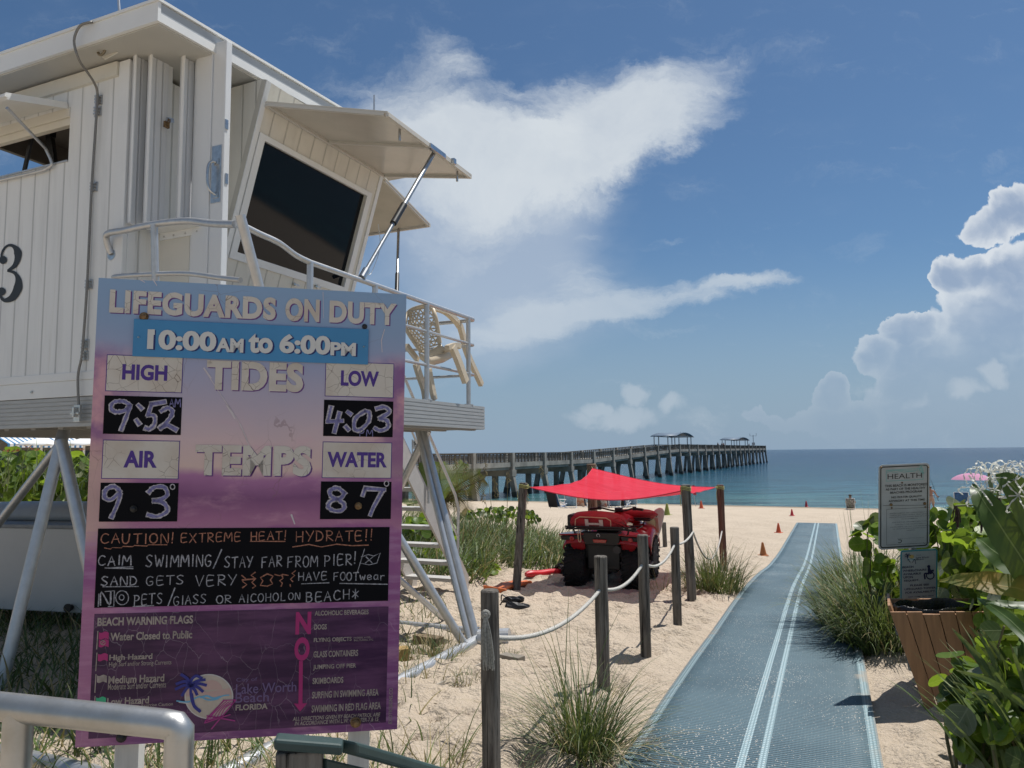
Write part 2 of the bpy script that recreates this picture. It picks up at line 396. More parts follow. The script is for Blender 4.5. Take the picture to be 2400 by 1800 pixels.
# ------------------------------------------------------------------ ground
SEA = -2.6
PS = [-400, -30, 4.2, 5.7, 9, 10.5, 12.3, 16, 19, 30, 36, 43, 52, 62, 70, 90, 140, 400]
PZ = [0.3, 0.08, 0.05, .045, -.06, -.08, -.17, -.49, -.62, -.90, -1.14, -1.62, -2.16, -2.6, -3.0, -4.0, -6, -8]
def vnoise(x, y, seed=0):
    xi, yi = np.floor(x).astype(int), np.floor(y).astype(int); fx, fy = x-xi, y-yi
    fx = fx*fx*(3-2*fx); fy = fy*fy*(3-2*fy)
    def hsh(a, b):
        n = (a*374761393 + b*668265263 + seed*1442695041) & 0x7fffffff
        n = ((n ^ (n >> 13))*1274126177) & 0x7fffffff
        return ((n ^ (n >> 16)) & 0xffff)/65535.0
    return (hsh(xi, yi)*(1-fx)+hsh(xi+1, yi)*fx)*(1-fy)+(hsh(xi, yi+1)*(1-fx)+hsh(xi+1, yi+1)*fx)*fy
MATC = None
def base_z(x, y):
    x = np.asarray(x, float); y = np.asarray(y, float)
    s = .43*x+.90*y
    z = np.interp(s, PS, PZ)
    z = (z+np.interp(s-1.2, PS, PZ)+np.interp(s+1.2, PS, PZ))/3
    z = z + .42*np.exp(-(((x+1.6)/2.6)**2+((y-15.6)/2.6)**2))           # dune left of the quad bike
    z = z + .25*np.exp(-(((x-5.6)/1.6)**2+((y-7.5)/2.5)**2))
    return z
def gz(x, y): return float(base_z(x, y))
def gpt(x, y, up=0.0):
    """where the line of sight through photo point (x, y) meets the ground"""
    r = ray(x, y); d = 1.0
    while d < 300:
        p = EYE + r*d
        if p.z <= max(gz(p.x, p.y), SEA): break
        d *= 1.004
    p = EYE + r*d; p.z = gz(p.x, p.y)+up; return p

# mat centre line (world x, y) from the near end to the far end
ML = [(1335, 1659), (1394, 1560), (1447, 1490), (1490, 1444), (1567, 1328), (1596, 1277), (1625, 1251), (1663, 1222), (1683, 1190), (1721, 1129)]
ML_d = [4.34, 4.98, 5.72, 6.25, 8.9, 10.6, 11.5, 15.5, 20.0, 29.9]
mat_left = [Vector((.422*yy-1.28, yy, 0)) for yy in (4.41, 8, 12, 16, 20, 24, 28.2)]
MW = 1.39
_c = []
for i, p in enumerate(mat_left):
    a, b = mat_left[max(i-1, 0)], mat_left[min(i+1, len(mat_left)-1)]
    t = Vector((b.x-a.x, b.y-a.y, 0)).normalized(); _c.append((Vector((p.x, p.y, 0)), t))
_d0 = (_c[1][0]-_c[0][0]).normalized()
_c = [(_c[0][0]-_d0*4.5, _c[0][1]), (_c[0][0]-_d0*1.0, _c[0][1])] + _c
_d = smoothpath([c[0] for c in _c], 12); _cum = np.concatenate([[0], np.cumsum([(b-a).length for a, b in zip(_d[:-1], _d[1:])])])
_sx = np.linspace(0, _cum[-1], int(_cum[-1]/.22)); _px = np.interp(_sx, _cum, [p.x for p in _d]); _py = np.interp(_sx, _cum, [p.y for p in _d])
for _ in range(6):
    _px[1:-1] = (_px[:-2]+_px[1:-1]*2+_px[2:])/4; _py[1:-1] = (_py[:-2]+_py[1:-1]*2+_py[2:])/4
mat_left_path = [Vector((a, b, 0)) for a, b in zip(_px, _py)]

def axis_lines(lo, hi, segs):
    out = [lo]; 
    for end, step in segs:
        while out[-1] < end-1e-6: out.append(out[-1]+step)
    return np.array([q for q in out if q <= hi])
gx = np.concatenate([[-20000, -3000, -600, -200, -100, -60, -40, -30, -24, -20, -17, -15, -13, -11.5, -10], np.arange(-9, -3, .25), np.arange(-3, 6.0, .045), np.arange(6, 9, .12), np.arange(9, 20, .5), [21, 23, 26, 30, 36, 45, 60, 100, 200, 600, 3000, 20000]])
gy = np.concatenate([[-20000, -3000, -600, -200, -60, -30, -15, -8, -4, -2, 0, 1], np.arange(1.5, 14, .045), np.arange(14, 22, .09), np.arange(22, 40, .22), np.arange(40, 75, .8), [80, 90, 110, 150, 250, 500, 20000]])
X, Y = np.meshgrid(gx, gy)
Z = base_z(X, Y)
near = np.clip((30-np.abs(Y))/14, 0, 1)*np.clip((14-np.abs(X))/5, 0, 1)
foot = np.zeros_like(X)
r_ = np.random.RandomState(3)
for i in range(1500):
    px, py = r_.uniform(-2.5, 6), r_.uniform(2, 21)
    a = r_.uniform(0, pi); ln, wd, dp = r_.uniform(.10, .2), r_.uniform(.06, .1), r_.uniform(.025, .055)
    i0, i1 = np.searchsorted(gx, [px-.5, px+.5]); j0, j1 = np.searchsorted(gy, [py-.5, py+.5])
    dx_, dy_ = X[j0:j1, i0:i1]-px, Y[j0:j1, i0:i1]-py
    aa = dx_*cos(a)+dy_*sin(a); bb = -dx_*sin(a)+dy_*cos(a)
    q = (aa/ln)**2+(bb/wd)**2
    foot[j0:j1, i0:i1] += -dp*np.exp(-q)+dp*.75*np.exp(-(np.sqrt(q)-1.6)**2*3)
foot = np.clip(foot, -.08, .06)
lump = (vnoise(X*2.2, Y*2.2, 1)-.5)*.05 + (vnoise(X*5.5, Y*5.5, 2)-.5)*.035 + (vnoise(X*12, Y*12, 4)-.5)*.012
far_l = (vnoise(X*.9, Y*.9, 5)-.5)*.14*np.clip((Y-16)/8, 0, 1)*np.clip((60-Y)/15, 0, 1)
# flatten under the mat
pth = np.array([(p.x, p.y) for p in mat_left_path])
tdir = np.gradient(pth, axis=0); tdir /= np.linalg.norm(tdir, axis=1)[:, None]
nrm = np.stack([tdir[:, 1], -tdir[:, 0]], 1)
dist_mat = np.full(X.shape, 9.0)
for k in range(len(pth)-1):
    a, t, n = pth[k], tdir[k], nrm[k]; L = np.linalg.norm(pth[k+1]-pth[k])
    dx_, dy_ = X-a[0], Y-a[1]; al = dx_*t[0]+dy_*t[1]; ac = dx_*n[0]+dy_*n[1]
    okm = (al > -.1) & (al < L+.1); dm = np.abs(ac-MW/2)-MW/2
    dist_mat = np.where(okm, np.minimum(dist_mat, dm), dist_mat)
keep = np.clip((dist_mat-.02)/.25, 0, 1)
Z = Z + (foot+lump)*near*keep + far_l*keep - .015*(1-keep)
vs = np.stack([X, Y, Z], -1).reshape(-1, 3)
ny, nx = X.shape
idx = np.arange(ny*nx).reshape(ny, nx)
fs = np.stack([idx[:-1, :-1], idx[:-1, 1:], idx[1:, 1:], idx[1:, :-1]], -1).reshape(-1, 4)
me = bpy.data.meshes.new('sand_beach'); me.from_pydata(vs.tolist(), [], fs.tolist())
me.polygons.foreach_set('use_smooth', np.ones(len(fs), dtype=bool))
sand = bpy.data.objects.new('sand_beach', me); C.objects.link(sand)
tag(sand, 'pale trodden beach sand sloping down to the sea', 'sand', kind='structure')
m, q, b, out = node_mat('sand')
oc = q.n('ShaderNodeTexCoord').outputs['Object']
big = q.noise(oc, .8, 5, .6); fine = q.noise(oc, 60, 4, .7); mid = q.noise(oc, 9, 5, .6)
cs = q.ramp(q.add(q.mul(big, .6), q.mul(mid, .4)), [(.3, (.43, .350, .262)), (.55, (.53, .44, .338)), (.75, (.59, .495, .385))])
cs = q.mix(q.rng(fine, .42, .7), cs, (.57, .48, .39))
speck = q.vor(oc, 34, 'F1', 1.0); spk = q.m('LESS_THAN', speck, q.rng(q.noise(oc, 2.2, 3, .5), .5, .72, 0.0, .16))
cs = q.mix(q.mul(spk, .75), cs, (.10, .07, .045))
sh = q.vor(q.map(oc, (1, 1, 1), (3, 7, 1)), 21, 'F1', 1.0); shl = q.m('LESS_THAN', sh, .055)
cs = q.mix(q.mul(shl, .8), cs, (.85, .80, .72))
sx, sy, sz_ = q.sep(oc)
sc = q.add(q.mul(sx, .43), q.mul(sy, .90))
wet = q.rng(q.add(sc, q.mul(q.sub(q.noise(oc, .25, 3, .5), .5), 3.0)), 57.5, 60.0)
cs = q.mix(q.mul(wet, .8), cs, (.26, .20, .14))
q.link(cs, b.inputs['Base Color']); b.inputs['Roughness'].default_value = .95; b.inputs['Specular IOR Level'].default_value = .15
q.link(q.bump(q.add(q.add(q.mul(q.noise(oc, 28, 6, .65), .9), q.mul(fine, .3)), q.mul(q.noise(oc, 7, 3, .5), 1.8)), 1.0, .035), b.inputs['Normal'])
me.materials.append(m)

# ------------------------------------------------------------------ sea
sea = MB()
ys = [30, 45, 60, 80, 110, 160, 260, 500, 1500, 6000, 40000]; xs = [-40000, -4000, -400, -100, -40, 0, 40, 80, 140, 400, 4000, 40000]
sea.grid([[Vector((x, y, SEA)) for x in xs] for y in ys])
so_ = sea.build('sea', [mat('tmp', (0, .1, .2))], smooth=True)
tag(so_, 'blue green ocean water reaching the horizon', 'sea', kind='structure')
m, q, b, out = node_mat('sea_water')
geo = q.n('ShaderNodeNewGeometry').outputs['Position']; px, py, pz_ = q.sep(geo)
sc = q.add(q.mul(px, .43), q.mul(py, .90))
patch = q.noise(q.map(geo, (.012, .03, 1), rot=(0, 0, radians(25))), 1.0, 5, .6)
dist = q.add(sc, q.mul(q.sub(patch, .5), 60))
wcol = q.ramp(q.m('DIVIDE', q.sub(dist, 58), 520, clamp=True), [(0, (.066, .155, .155)), (.05, (.028, .110, .140)), (.16, (.010, .066, .108)), (.38, (.006, .042, .092)), (1, (.003, .027, .075))])
foam = q.rng(q.add(sc, q.mul(q.sub(q.noise(q.map(geo, (.25, .5, 1)), 1.0, 5, .65), .5), 6.0)), 61.6, 62.6, 1.0, 0.0)
wcol = q.mix(q.mul(foam, .4), wcol, (.45, .50, .48))
wv1 = q.noise(q.map(geo, (.10, .45, 1), rot=(0, 0, radians(26))), 1.0, 6, .62)
wv2 = q.noise(q.map(geo, (.35, 1.1, 1), rot=(0, 0, radians(20))), 1.0, 6, .7)
wcol = q.mix(q.rng(q.add(q.mul(wv1, .6), q.mul(wv2, .4)), .42, .62), wcol, q.mix(.85, wcol, (.002, .018, .035)))
q.link(wcol, b.inputs['Base Color']); b.inputs['Roughness'].default_value = .16; b.inputs['Specular IOR Level'].default_value = .16; b.inputs['IOR'].default_value = 1.33
q.link(q.bump(q.add(q.mul(wv1, 1.6), q.mul(wv2, .5)), .9, .6), b.inputs['Normal'])
so_.data.materials[0] = m

# ------------------------------------------------------------------ access mat
mb = MB(); rows = []
acc = 0; prev = None
for k in range(len(pth)):
    n = nrm[k]; acc += 0 if prev is None else float(np.linalg.norm(pth[k]-prev)); prev = pth[k]
    rows.append(([Vector((pth[k][0]+n[0]*w, pth[k][1]+n[1]*w, 0)) for w in np.linspace(0, MW, 9)], acc))
base_i = 0; vs = []; uvs = []
for r, s_ in rows:
    for j, p in enumerate(r):
        vs.append(Vector((p.x, p.y, gz(p.x, p.y)+.022+.006*sin(s_*1.7)*(j/8-.5)))); uvs.append((j/8, s_))
Q = 9; R = len(rows)
mb.add(vs, [(i*Q+j, i*Q+j+1, (i+1)*Q+j+1, (i+1)*Q+j) for i in range(R-1) for j in range(Q-1)], None, uvs)
m, q, b, out = node_mat('mat_weave')
uvn = q.n('ShaderNodeUVMap').outputs[0]; uu, vv, _ = q.sep(uvn)
oc = q.n('ShaderNodeTexCoord').outputs['Object']
def band(a, w): return q.m('LESS_THAN', q.m('ABSOLUTE', q.sub(uu, a)), w/2)
stripe = q.mx(q.mx(band(.465, .032), band(.545, .032)), q.mx(band(.022, .044), band(.978, .044)))
rib = q.m('SINE', q.mul(vv, 2*pi/.030)); cell = q.m('SINE', q.mul(uu, 2*pi*MW/.02))
ribm = q.rng(rib, -.8, .5)
bl = q.mix(ribm, (.028, .050, .064), (.090, .155, .190)); bl = q.mix(q.mul(q.rng(q.noise(oc, 1.4, 4, .6), .35, .7), .4), bl, (.13, .20, .23))
wh = q.mix(q.mul(ribm, q.rng(cell, -.9, .4)), (.20, .29, .32), (.43, .56, .60))
cl = q.mix(stripe, bl, wh)
spec_ = q.m('LESS_THAN', q.vor(oc, 46, 'F1', 1.0), q.rng(q.noise(oc, 1.3, 3, .5), .35, .75, .08, .24))
cl = q.mix(q.mul(spec_, .85), cl, (.66, .60, .52))
edge = q.m('GREATER_THAN', q.m('ABSOLUTE', q.sub(uu, .5)), .492)
cl = q.mix(edge, cl, (.30, .33, .33))
drift = q.rng(q.add(q.noise(oc, 3.0, 5, .6), q.mul(q.rng(q.m('ABSOLUTE', q.sub(uu, .5)), .36, .5), .20)), .70, .88)
cl = q.mix(q.mul(drift, .6), cl, (.46, .385, .305))
q.link(cl, b.inputs['Base Color']); b.inputs['Roughness'].default_value = .55; b.inputs['Specular IOR Level'].default_value = .35
q.link(q.bump(q.add(rib, q.mul(cell, .05)), .7, .005), b.inputs['Normal'])
o = mb.build('beach_mat', m, smooth=True, solid=.012)
tag(o, 'long blue woven roll-out access mat with pale stripes leading to the sea', 'beach mat')
# ------------------------------------------------------------------ common materials
def board_mat(name, col, pitch, axis, off=0.0, rough=.5, gap=.012, dark=.45, var=.06):
    """painted tongue-and-groove boards; grooves across `axis` (unit vector in world)"""
    m, q, b, out = node_mat(name)
    oc = q.n('ShaderNodeTexCoord').outputs['Object']
    dt = q.n('ShaderNodeVectorMath', operation='DOT_PRODUCT'); q.link(oc, dt.inputs[0]); dt.inputs[1].default_value = axis
    f = q.m('FRACT', q.m('DIVIDE', q.sub(dt.outputs['Value'], off), pitch)); e = q.m('ABSOLUTE', q.sub(f, .5))
    gr = q.rng(e, .5-gap/pitch, .5-gap/pitch*.3)
    n_ = q.noise(q.map(oc, (3, 3, .4)), 3, 5, .6)
    c = q.mix(q.mul(q.rng(n_, .4, .75), .7), col, tuple(k*(1-var*2.4) for k in col)); st_n = q.noise(q.map(oc, (9, 9, .25)), 2.5, 5, .65); c = q.mix(q.mul(q.rng(st_n, .58, .75), .35), c, (col[0]*.62, col[1]*.56, col[2]*.46))
    c = q.mix(q.mul(gr, .5), c, tuple(k*dark for k in col))
    q.link(c, b.inputs['Base Color']); b.inputs['Roughness'].default_value = rough; b.inputs['Specular IOR Level'].default_value = .35
    q.link(q.bump(q.m('SUBTRACT', 1.0, gr), .8, .006), b.inputs['Normal'])
    return m
WHITE = (.76, .775, .77); CREAM = (.68, .66, .59)
M_w = mat('painted_white', WHITE, .45, var=.06, vscale=2, bump=.02, spec=.35)
M_cream = mat('painted_cream', CREAM, .4, var=.06, vscale=2, spec=.4)
M_siding = board_mat('siding', WHITE, .19, tuple(E2), off=-5.62, dark=.38)
M_siding_s = board_mat('siding_south', WHITE, .15, tuple(E1), off=4.16)
M_alu = mat('aluminium', (.56, .57, .58), .42, .75, var=.12, vscale=14, bump=.02, bscale=120)
M_galv = mat('galvanised', (.46, .47, .48), .42, 1.0, var=.25, vscale=9, bump=.08, bscale=60)
M_steel = mat('stainless', (.62, .62, .61), .3, 1.0, var=.2, vscale=30)
M_deck = mat('deck_aluminium', (.44, .45, .45), .5, .35, var=.12, vscale=20, stretch=(.3, .3, 3))
M_blk = mat('black_plastic', (.012, .012, .013), .45, var=.3, vscale=20)
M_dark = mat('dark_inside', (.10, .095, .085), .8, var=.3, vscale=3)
M_in = mat('inside_shade_tone', (.15, .14, .12), .7, var=.2, vscale=2)  # dark base colour gives the hut's inner walls and ceiling their interior shade
M_rust = mat('rusty_brass', (.14, .08, .04), .6, .6, col2=(.30, .2, .1), vscale=60)
M_cable = mat('wire_rope', (.30, .29, .27), .5, .5, var=.4, vscale=220)
m, q, b, out = node_mat('tinted_glass'); b.inputs['Base Color'].default_value = (.006, .008, .012, 1); b.inputs['Roughness'].default_value = .04; b.inputs['Specular IOR Level'].default_value = .25
M_glass = m

# ------------------------------------------------------------------ lifeguard tower
tower = thing('lifeguard_tower', E(5.4, -5.3, 0), 'white boarded lifeguard tower with number 3, raised on aluminium tube legs', 'lifeguard tower')
DZ = 2.342
W = 4.16; HS = -5.25; HN = -7.4; HE = 6.62
def part(mb, name, mats, parent=None, **kw): return mb.build(name, mats, parent or tower, **kw)
# west wall with a window opening e2 -7.25..-5.957, z 4.38..4.87
wb0, wb1, wz0, wz1 = -7.3, -5.957, 4.382, 4.87
TOPZ = 5.14
mb = MB(); t = .05
mb.ebox(W, W+t, HN, wb0, 2.548, TOPZ); mb.ebox(W, W+t, wb1, HS-.11, 2.548, TOPZ); mb.ebox(W, W+t, wb0, wb1, 2.548, wz0); mb.ebox(W, W+t, wb0, wb1, wz1, TOPZ)
west = part(mb, 'wall', M_siding); west['label'] = 'boarded side wall with black number and prop-up shutter'
mb = MB(); mb.ebox(W-.008, W+.05, HN, HS-.002, 2.479, 2.548); mb.ebox(W-.002, W+.05, HN, HS-.002, DZ+.002, 2.4785)
sk = part(mb, 'skirting_board', M_w, bevel=.004)
mb = MB(); mb.tube([pe1(69, 861-14, W-.004)-E1*.012, pe1(69, 847, W-.004)], .011, 12)
part(mb, 'bolt', M_steel)
mb = MB(); mb.ebox(W-.012, W+.03, HS-.11, HS+.012, 2.548, TOPZ); mb.ebox(W+.031, W+.11, HS-.02, HS+.013, DZ, TOPZ)
part(mb, 'corner_post', M_w, bevel=.005)
mb = MB(); mb.ebox(W+.1, HE, HS-.05, HS, DZ, TOPZ)
part(mb, 'wall', M_siding_s)
# east wall leans outward with a window; rest plain, opening so that the sky shows through
mb = MB()
def east(b, z): return E(HE+.30*(z-3.0)/1.7*1.0, b, z)
for (b0, b1, z0, z1) in ((HN, HS+.2, DZ, 3.7), (HN, HS+.2, 4.75, TOPZ), (HN, HN+.25, 3.7, 4.75), (HS-.1, HS+.2, 3.7, 4.75)):
    mb.prism([east(b0, z0), east(b1, z0), east(b1, z1), east(b0, z1)], E1*-.05)
part(mb, 'wall', M_w)
mb = MB(); mb.ebox(W+.056, HE-.1, HS-.085, HS-.056, DZ+.04, TOPZ-.06); part(mb, 'inner_shade_sheet', M_in)  # added dark sheet behind the south wall, standing in for interior shade
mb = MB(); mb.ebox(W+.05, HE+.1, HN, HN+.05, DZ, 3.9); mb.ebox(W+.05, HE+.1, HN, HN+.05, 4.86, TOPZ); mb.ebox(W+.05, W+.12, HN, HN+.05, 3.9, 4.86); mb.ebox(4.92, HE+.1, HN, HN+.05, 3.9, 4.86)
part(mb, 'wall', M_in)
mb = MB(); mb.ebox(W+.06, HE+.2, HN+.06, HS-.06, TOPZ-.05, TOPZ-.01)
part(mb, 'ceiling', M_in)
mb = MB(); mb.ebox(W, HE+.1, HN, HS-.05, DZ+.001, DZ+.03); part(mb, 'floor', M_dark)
# window trim, shutter over the west window, bent prop tube
mb = MB(); mb.ebox(W-.006, W+.052, wb0, wb1-.002, wz1-.085, wz1-.001, 0); mb.ebox(W+.01, W+.06, wb0, wb1, wz1-.15, wz1-.086)
part(mb, 'window_head', M_cream, bevel=.003)
mb = MB(); mb.ebox(W-.012, W+.06, wb0, wb1-.003, wz0, wz0+.014); part(mb, 'window_sill', M_alu)
def wsh(bb, k, h=0.0):  # shutter surface: k=0 hinge .. 1 outer
    return E(lerp(W-.01, 3.64, k), bb, lerp(4.895, 4.75, k)+h)
mb = MB(); mb.prism([wsh(-7.25, 0), wsh(-5.985, 0), wsh(-5.985, 1), wsh(-7.25, 1)], EZ*.018)
ws = part(mb, 'shutter', M_w, bevel=.003); ws['label'] = 'small white shutter propped open over the side window'
mb = MB(); mb.bar(wsh(-5.99, 0, -.008), wsh(-5.99, 1, -.008), .018, .055); mb.bar(wsh(-7.25, .985, -.008), wsh(-5.98, .985, -.008), .05, .025)
part(mb, 'shutter_rim', M_w, ws)
p = [pe1(15, 233, 3.66), pe1(98, 320, W-.05), pe1(112, 352, W-.035), pe1(104, 362, W-.03), pe1(80, 371, W-.03), pe1(-40, 398, W-.03)]
p = [p[0], lerp(p[0], p[1], .5)]+smoothpath(p[1:], 6)
mb = MB(); mb.tube(p, .013, 10); part(mb, 'shutter_prop', M_alu, ws, smooth=True)
# monitor and boom inside
mb = MB(); c0 = pe1(118, 258, 4.36); mb.box(c0, (.24, .2, .12), (E2, E1, EZ)); mb.bar(pe1(104, 265, 4.36), pe1(118, 372, 4.36), .06, .05); mb.bar(pe1(70, 290, 4.33), pe1(46, 400, 4.33), .03, .025); mb.box(pe1(110, 290, 4.36), (.06, .06, .06), (E2, E1, EZ))
part(mb, 'equipment_bracket', M_blk)
# number 3
def fr3(u_, v_, h): return pe1(u_, v_, W)-E1*(.006+h)
num = smoothpath([(3, 566, 0), (6, 545, 0), (16, 532, 0), (28, 531, 0), (38, 541, 0), (40, 556, 0), (33, 574, 0), (18, 585, 0)], 6)
num2 = smoothpath([(17, 585, 0), (33, 590, 0), (41, 605, 0), (39, 625, 0), (28, 643, 0), (12, 649, 0), (2, 640, 0), (0, 625, 0)], 6)
mb = MB()
def fat(path, ws_):
    n = len(path)
    L = []
    for i, p_ in enumerate(path):
        d = (path[min(i+1, n-1)]-path[max(i-1, 0)]).normalized(); nn = Vector((-d.y, d.x, 0)); w = np.interp(i/(n-1), *ws_)
        L += [fr3(p_.x+nn.x*w, p_.y+nn.y*w, 0), fr3(p_.x-nn.x*w, p_.y-nn.y*w, 0)]
    mb.add(L, [(2*i, 2*i+1, 2*i+3, 2*i+2) for i in range(n-1)])
fat(num, ([0, .3, .45, .62, .85, 1], [2, 2.5, 3.5, 8.5, 5, 2.2])); fat(num2, ([0, .2, .4, .55, .75, 1], [2.2, 4, 9.5, 8, 3.5, 2]))
for (cx_, cy_, r0) in ((8, 562, 8.5), (5, 630, 8.5)):
    mb.add([fr3(cx_+r0*cos(a*pi/8), cy_+r0*1.05*sin(a*pi/8), .001) for a in range(16)], [tuple(range(16))])
part(mb, 'number', mat('number_paint', (.022, .026, .03), .5, var=.3, vscale=9), west)
# wire rope with hinge plates down the wall
cab = [pe1(204, 47, 3.88), pe1(190, 49, 3.83), pe1(172, 57, 3.825), pe1(160, 88, 3.82), pe1(170, 128, 3.86), pe1(188, 155, 3.98), pe1(204, 180, 4.08), E(W-.035, -5.58, 4.9), E(W-.035, -5.58, 4.7), E(W-.035, -5.6, 4.1), E(W-.035, -5.605, 3.27), E(W-.035, -5.625, 2.76), E(W-.035, -5.632, 2.66), E(W-.04, -5.66, 2.5), E(W-.035, -5.64, 2.24)]
cab = smoothpath(cab, 5); mb = MB(); mb.tube(cab, .0105, 8); part(mb, 'wire_rope', M_cable, smooth=True)
def hinge(bb, z):
    mb = MB(); x0 = W-.007
    for s_ in (-1, 1):
        mb.box(E(x0, bb+s_*.024, z), (.008, .036, .082), (E1, E2, EZ))
        for dz_ in (-.028, 0, .028): mb.tube([E(x0-.003, bb+s_*.028, z+dz_), E(x0-.009, bb+s_*.028, z+dz_)], .006, 8)
    for dz_ in (-.027, 0, .027): mb.bar(E(x0-.02, bb, z+dz_-.008), E(x0-.02, bb, z+dz_+.008), .034, .02, E1)
    part(mb, 'hinge_plate', M_steel, bevel=.002)
for bb, z in ((-5.598, 4.855), (-5.604, 4.755), (-5.61, 4.1), (-5.618, 3.27), (-5.634, 2.77), (-5.634, 2.675)): hinge(bb, z)
mb = MB(); mb.ebox(W-.052, W-.03, -5.68, -5.61, 2.13, 2.27); mb.bar(E(W-.06, -5.7, 2.2), E(W-.06, -5.6, 2.2), .02, .02); mb.ebox(W-.085, W-.052, -5.655, -5.635, 2.17, 2.25)
part(mb, 'cable_clamp', M_steel, bevel=.003)
# lifting ring on its plate under the eave
mb = MB(); rc = E(3.99, -5.37, 5.165)
mb.prism([pe1(500/2.5716, 238/2.5716, 4.05), pe1(570/2.5716, 213/2.5716, 4.05), pe1(655/2.5716, 290/2.5716, 4.05), pe1(580/2.5716, 330/2.5716, 4.05)], E1*.01)
part(mb, 'lifting_plate', M_cream)
mb = MB(); mb.tube([rc+E2*(.042*cos(a))+EZ*(.042*sin(a)) for a in np.linspace(0, 2*pi, 20, endpoint=False)], .011, 8, closed=True); mb.tube([rc+EZ*.04+E1*.06, rc+EZ*.04-E1*.02], .016, 8)
part(mb, 'lifting_ring', mat('old_bronze', (.28, .24, .17), .5, .6, var=.3), smooth=True)
# roof: overhanging slab; south edge rises a little towards the sea
RW, RS, RE_, RN = 3.87, -4.6, 8.0, -7.72
def rz(a): return 5.315+.058*(a-RW)
def rpt(a, b_, dz_): return E(a, b_, rz(a)+dz_)
mb = MB()
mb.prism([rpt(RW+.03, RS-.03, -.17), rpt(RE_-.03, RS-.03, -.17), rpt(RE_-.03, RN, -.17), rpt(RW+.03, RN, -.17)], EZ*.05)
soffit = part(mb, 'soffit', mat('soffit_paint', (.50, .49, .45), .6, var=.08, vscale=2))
mb = MB(); mb.prism([rpt(RW-.012, RS+.012, .001), rpt(RE_+.012, RS+.012, .001), rpt(RE_+.012, RN, .001), rpt(RW-.012, RN, .001)], EZ*.022)
roof = part(mb, 'roof', M_w)
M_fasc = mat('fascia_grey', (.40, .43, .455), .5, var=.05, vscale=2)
mb = MB(); mb.prism([rpt(RW, RS, -.155), rpt(RW, RN, -.155), rpt(RW, RN, 0), rpt(RW, RS, 0)], E1*.028)
part(mb, 'fascia', M_w, roof)
mb = MB(); mb.prism([rpt(RW+.0285, RS, -.155), rpt(RE_, RS, -.155), rpt(RE_, RS, -.087), rpt(RW+.0285, RS, -.087)], E2*-.028)
part(mb, 'fascia', M_w, roof)
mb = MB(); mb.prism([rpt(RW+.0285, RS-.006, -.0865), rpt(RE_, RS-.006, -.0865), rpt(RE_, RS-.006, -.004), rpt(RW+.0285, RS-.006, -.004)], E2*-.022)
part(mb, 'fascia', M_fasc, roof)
mb = MB(); mb.tube([pe1(258, 28, 4.6), pe1(254, -30, 4.6)], .012, 8); part(mb, 'aerial', M_alu)
mb = MB(); pa = at(808, 243, 9.5); mb.tube([pa-EZ*.2, pa+EZ*.24], .012, 8); part(mb, 'aerial', M_alu)
# cream eave board above the west window
mb = MB(); mb.ebox(W-.03, W-.001, HN, HS-.115, TOPZ-.12, TOPZ-.001); part(mb, 'frieze_board', M_cream)
# folded shutters at the corner + open door leaf
def shutter_leaf(b, x0, x1, y0, y1, yb, fin, label=None):
    P0, P1 = pe2(x0, y0, b), pe2(x1, y1, b); zb = pe2(x0-18, yb, b).z
    a0, _, z0 = co(P0); a1, _, z1 = co(P1); z1 = (z0+z1)/2
    mb = MB(); mb.ebox(a0, a1, b-.022, b, zb, z1)
    o = part(mb, 'shutter', board_mat('leaf%d' % x0, (.70, .72, .74), .068, tuple(E1), off=a0, dark=.55), bevel=.002)
    mb = MB(); mb.ebox(a0-.006, a0+.006, b+.0005, b+.022*fin, zb, z1+.02*fin); part(mb, 'edge_fin', M_w, o, bevel=.002)
    return o, a0, a1, zb, z1
shutter_leaf(-5.19, 291, 326, 135, 120, 480, 1.0)
sB, a0, a1, zb, z1 = shutter_leaf(-5.08, 324.6, 366, 118, 133, 480, 1.3)
mb = MB(); mb.ebox(a1+.002, a1+.05, -5.16, -5.09, zb, z1+.02); part(mb, 'jamb', M_w, bevel=.004)
sC, c0_, c1_, zb_, z1_ = shutter_leaf(-4.86, 395.6, 429, 95, 114, 470, 1.3)
# padlock
pl = pe2(360, 262, -5.03); mb = MB()
mb.box(pl-EZ*.03, (.045, .022, .05), (E1, E2, EZ)); mb.tube([pl+E1*.012+EZ*(.0)+E2*.0, pl+E1*.02+EZ*.03, pl+E1*.035+EZ*.03, pl+E1*.03], .006, 6)
lk = part(mb, 'padlock', M_rust, bevel=.005)
mb = MB(); mb.bar(pl+E1*.02+EZ*.03-E2*.02, pl+E1*.09+EZ*.045-E2*.02, .035, .006, E2); part(mb, 'hasp', M_steel, lk)
# door leaf stands open, perpendicular to the wall
LA = 4.45
mb = MB(); mb.ebox(LA, LA+.065, -4.83, -4.484, DZ+.25, 5.285)
leaf = part(mb, 'door', mat('door_white', (.68, .70, .71), .35, spec=.5), bevel=.006); leaf['label'] = 'white door leaf standing open with a pull handle'
mb = MB(); mb.ebox(LA-.014, LA-.001, -4.80, -4.62, DZ+.35, 5.20); part(mb, 'door_panel', mat('door_white', WHITE), leaf, bevel=.004)
mb = MB(); mb.ebox(LA-.006, LA-.0005, -4.625+.018, -4.505, 3.90, 4.385); hp = part(mb, 'handle_plate', M_steel, leaf, bevel=.002)
mb = MB(); hb = -4.575
mb.tube(smoothpath([E(LA-.01, hb+.02, 4.24), E(LA-.035, hb, 4.24), E(LA-.06, hb-.01, 4.2), E(LA-.065, hb-.012, 4.08), E(LA-.05, hb, 4.0), E(LA-.01, hb+.025, 3.965)], 5), .011, 8)
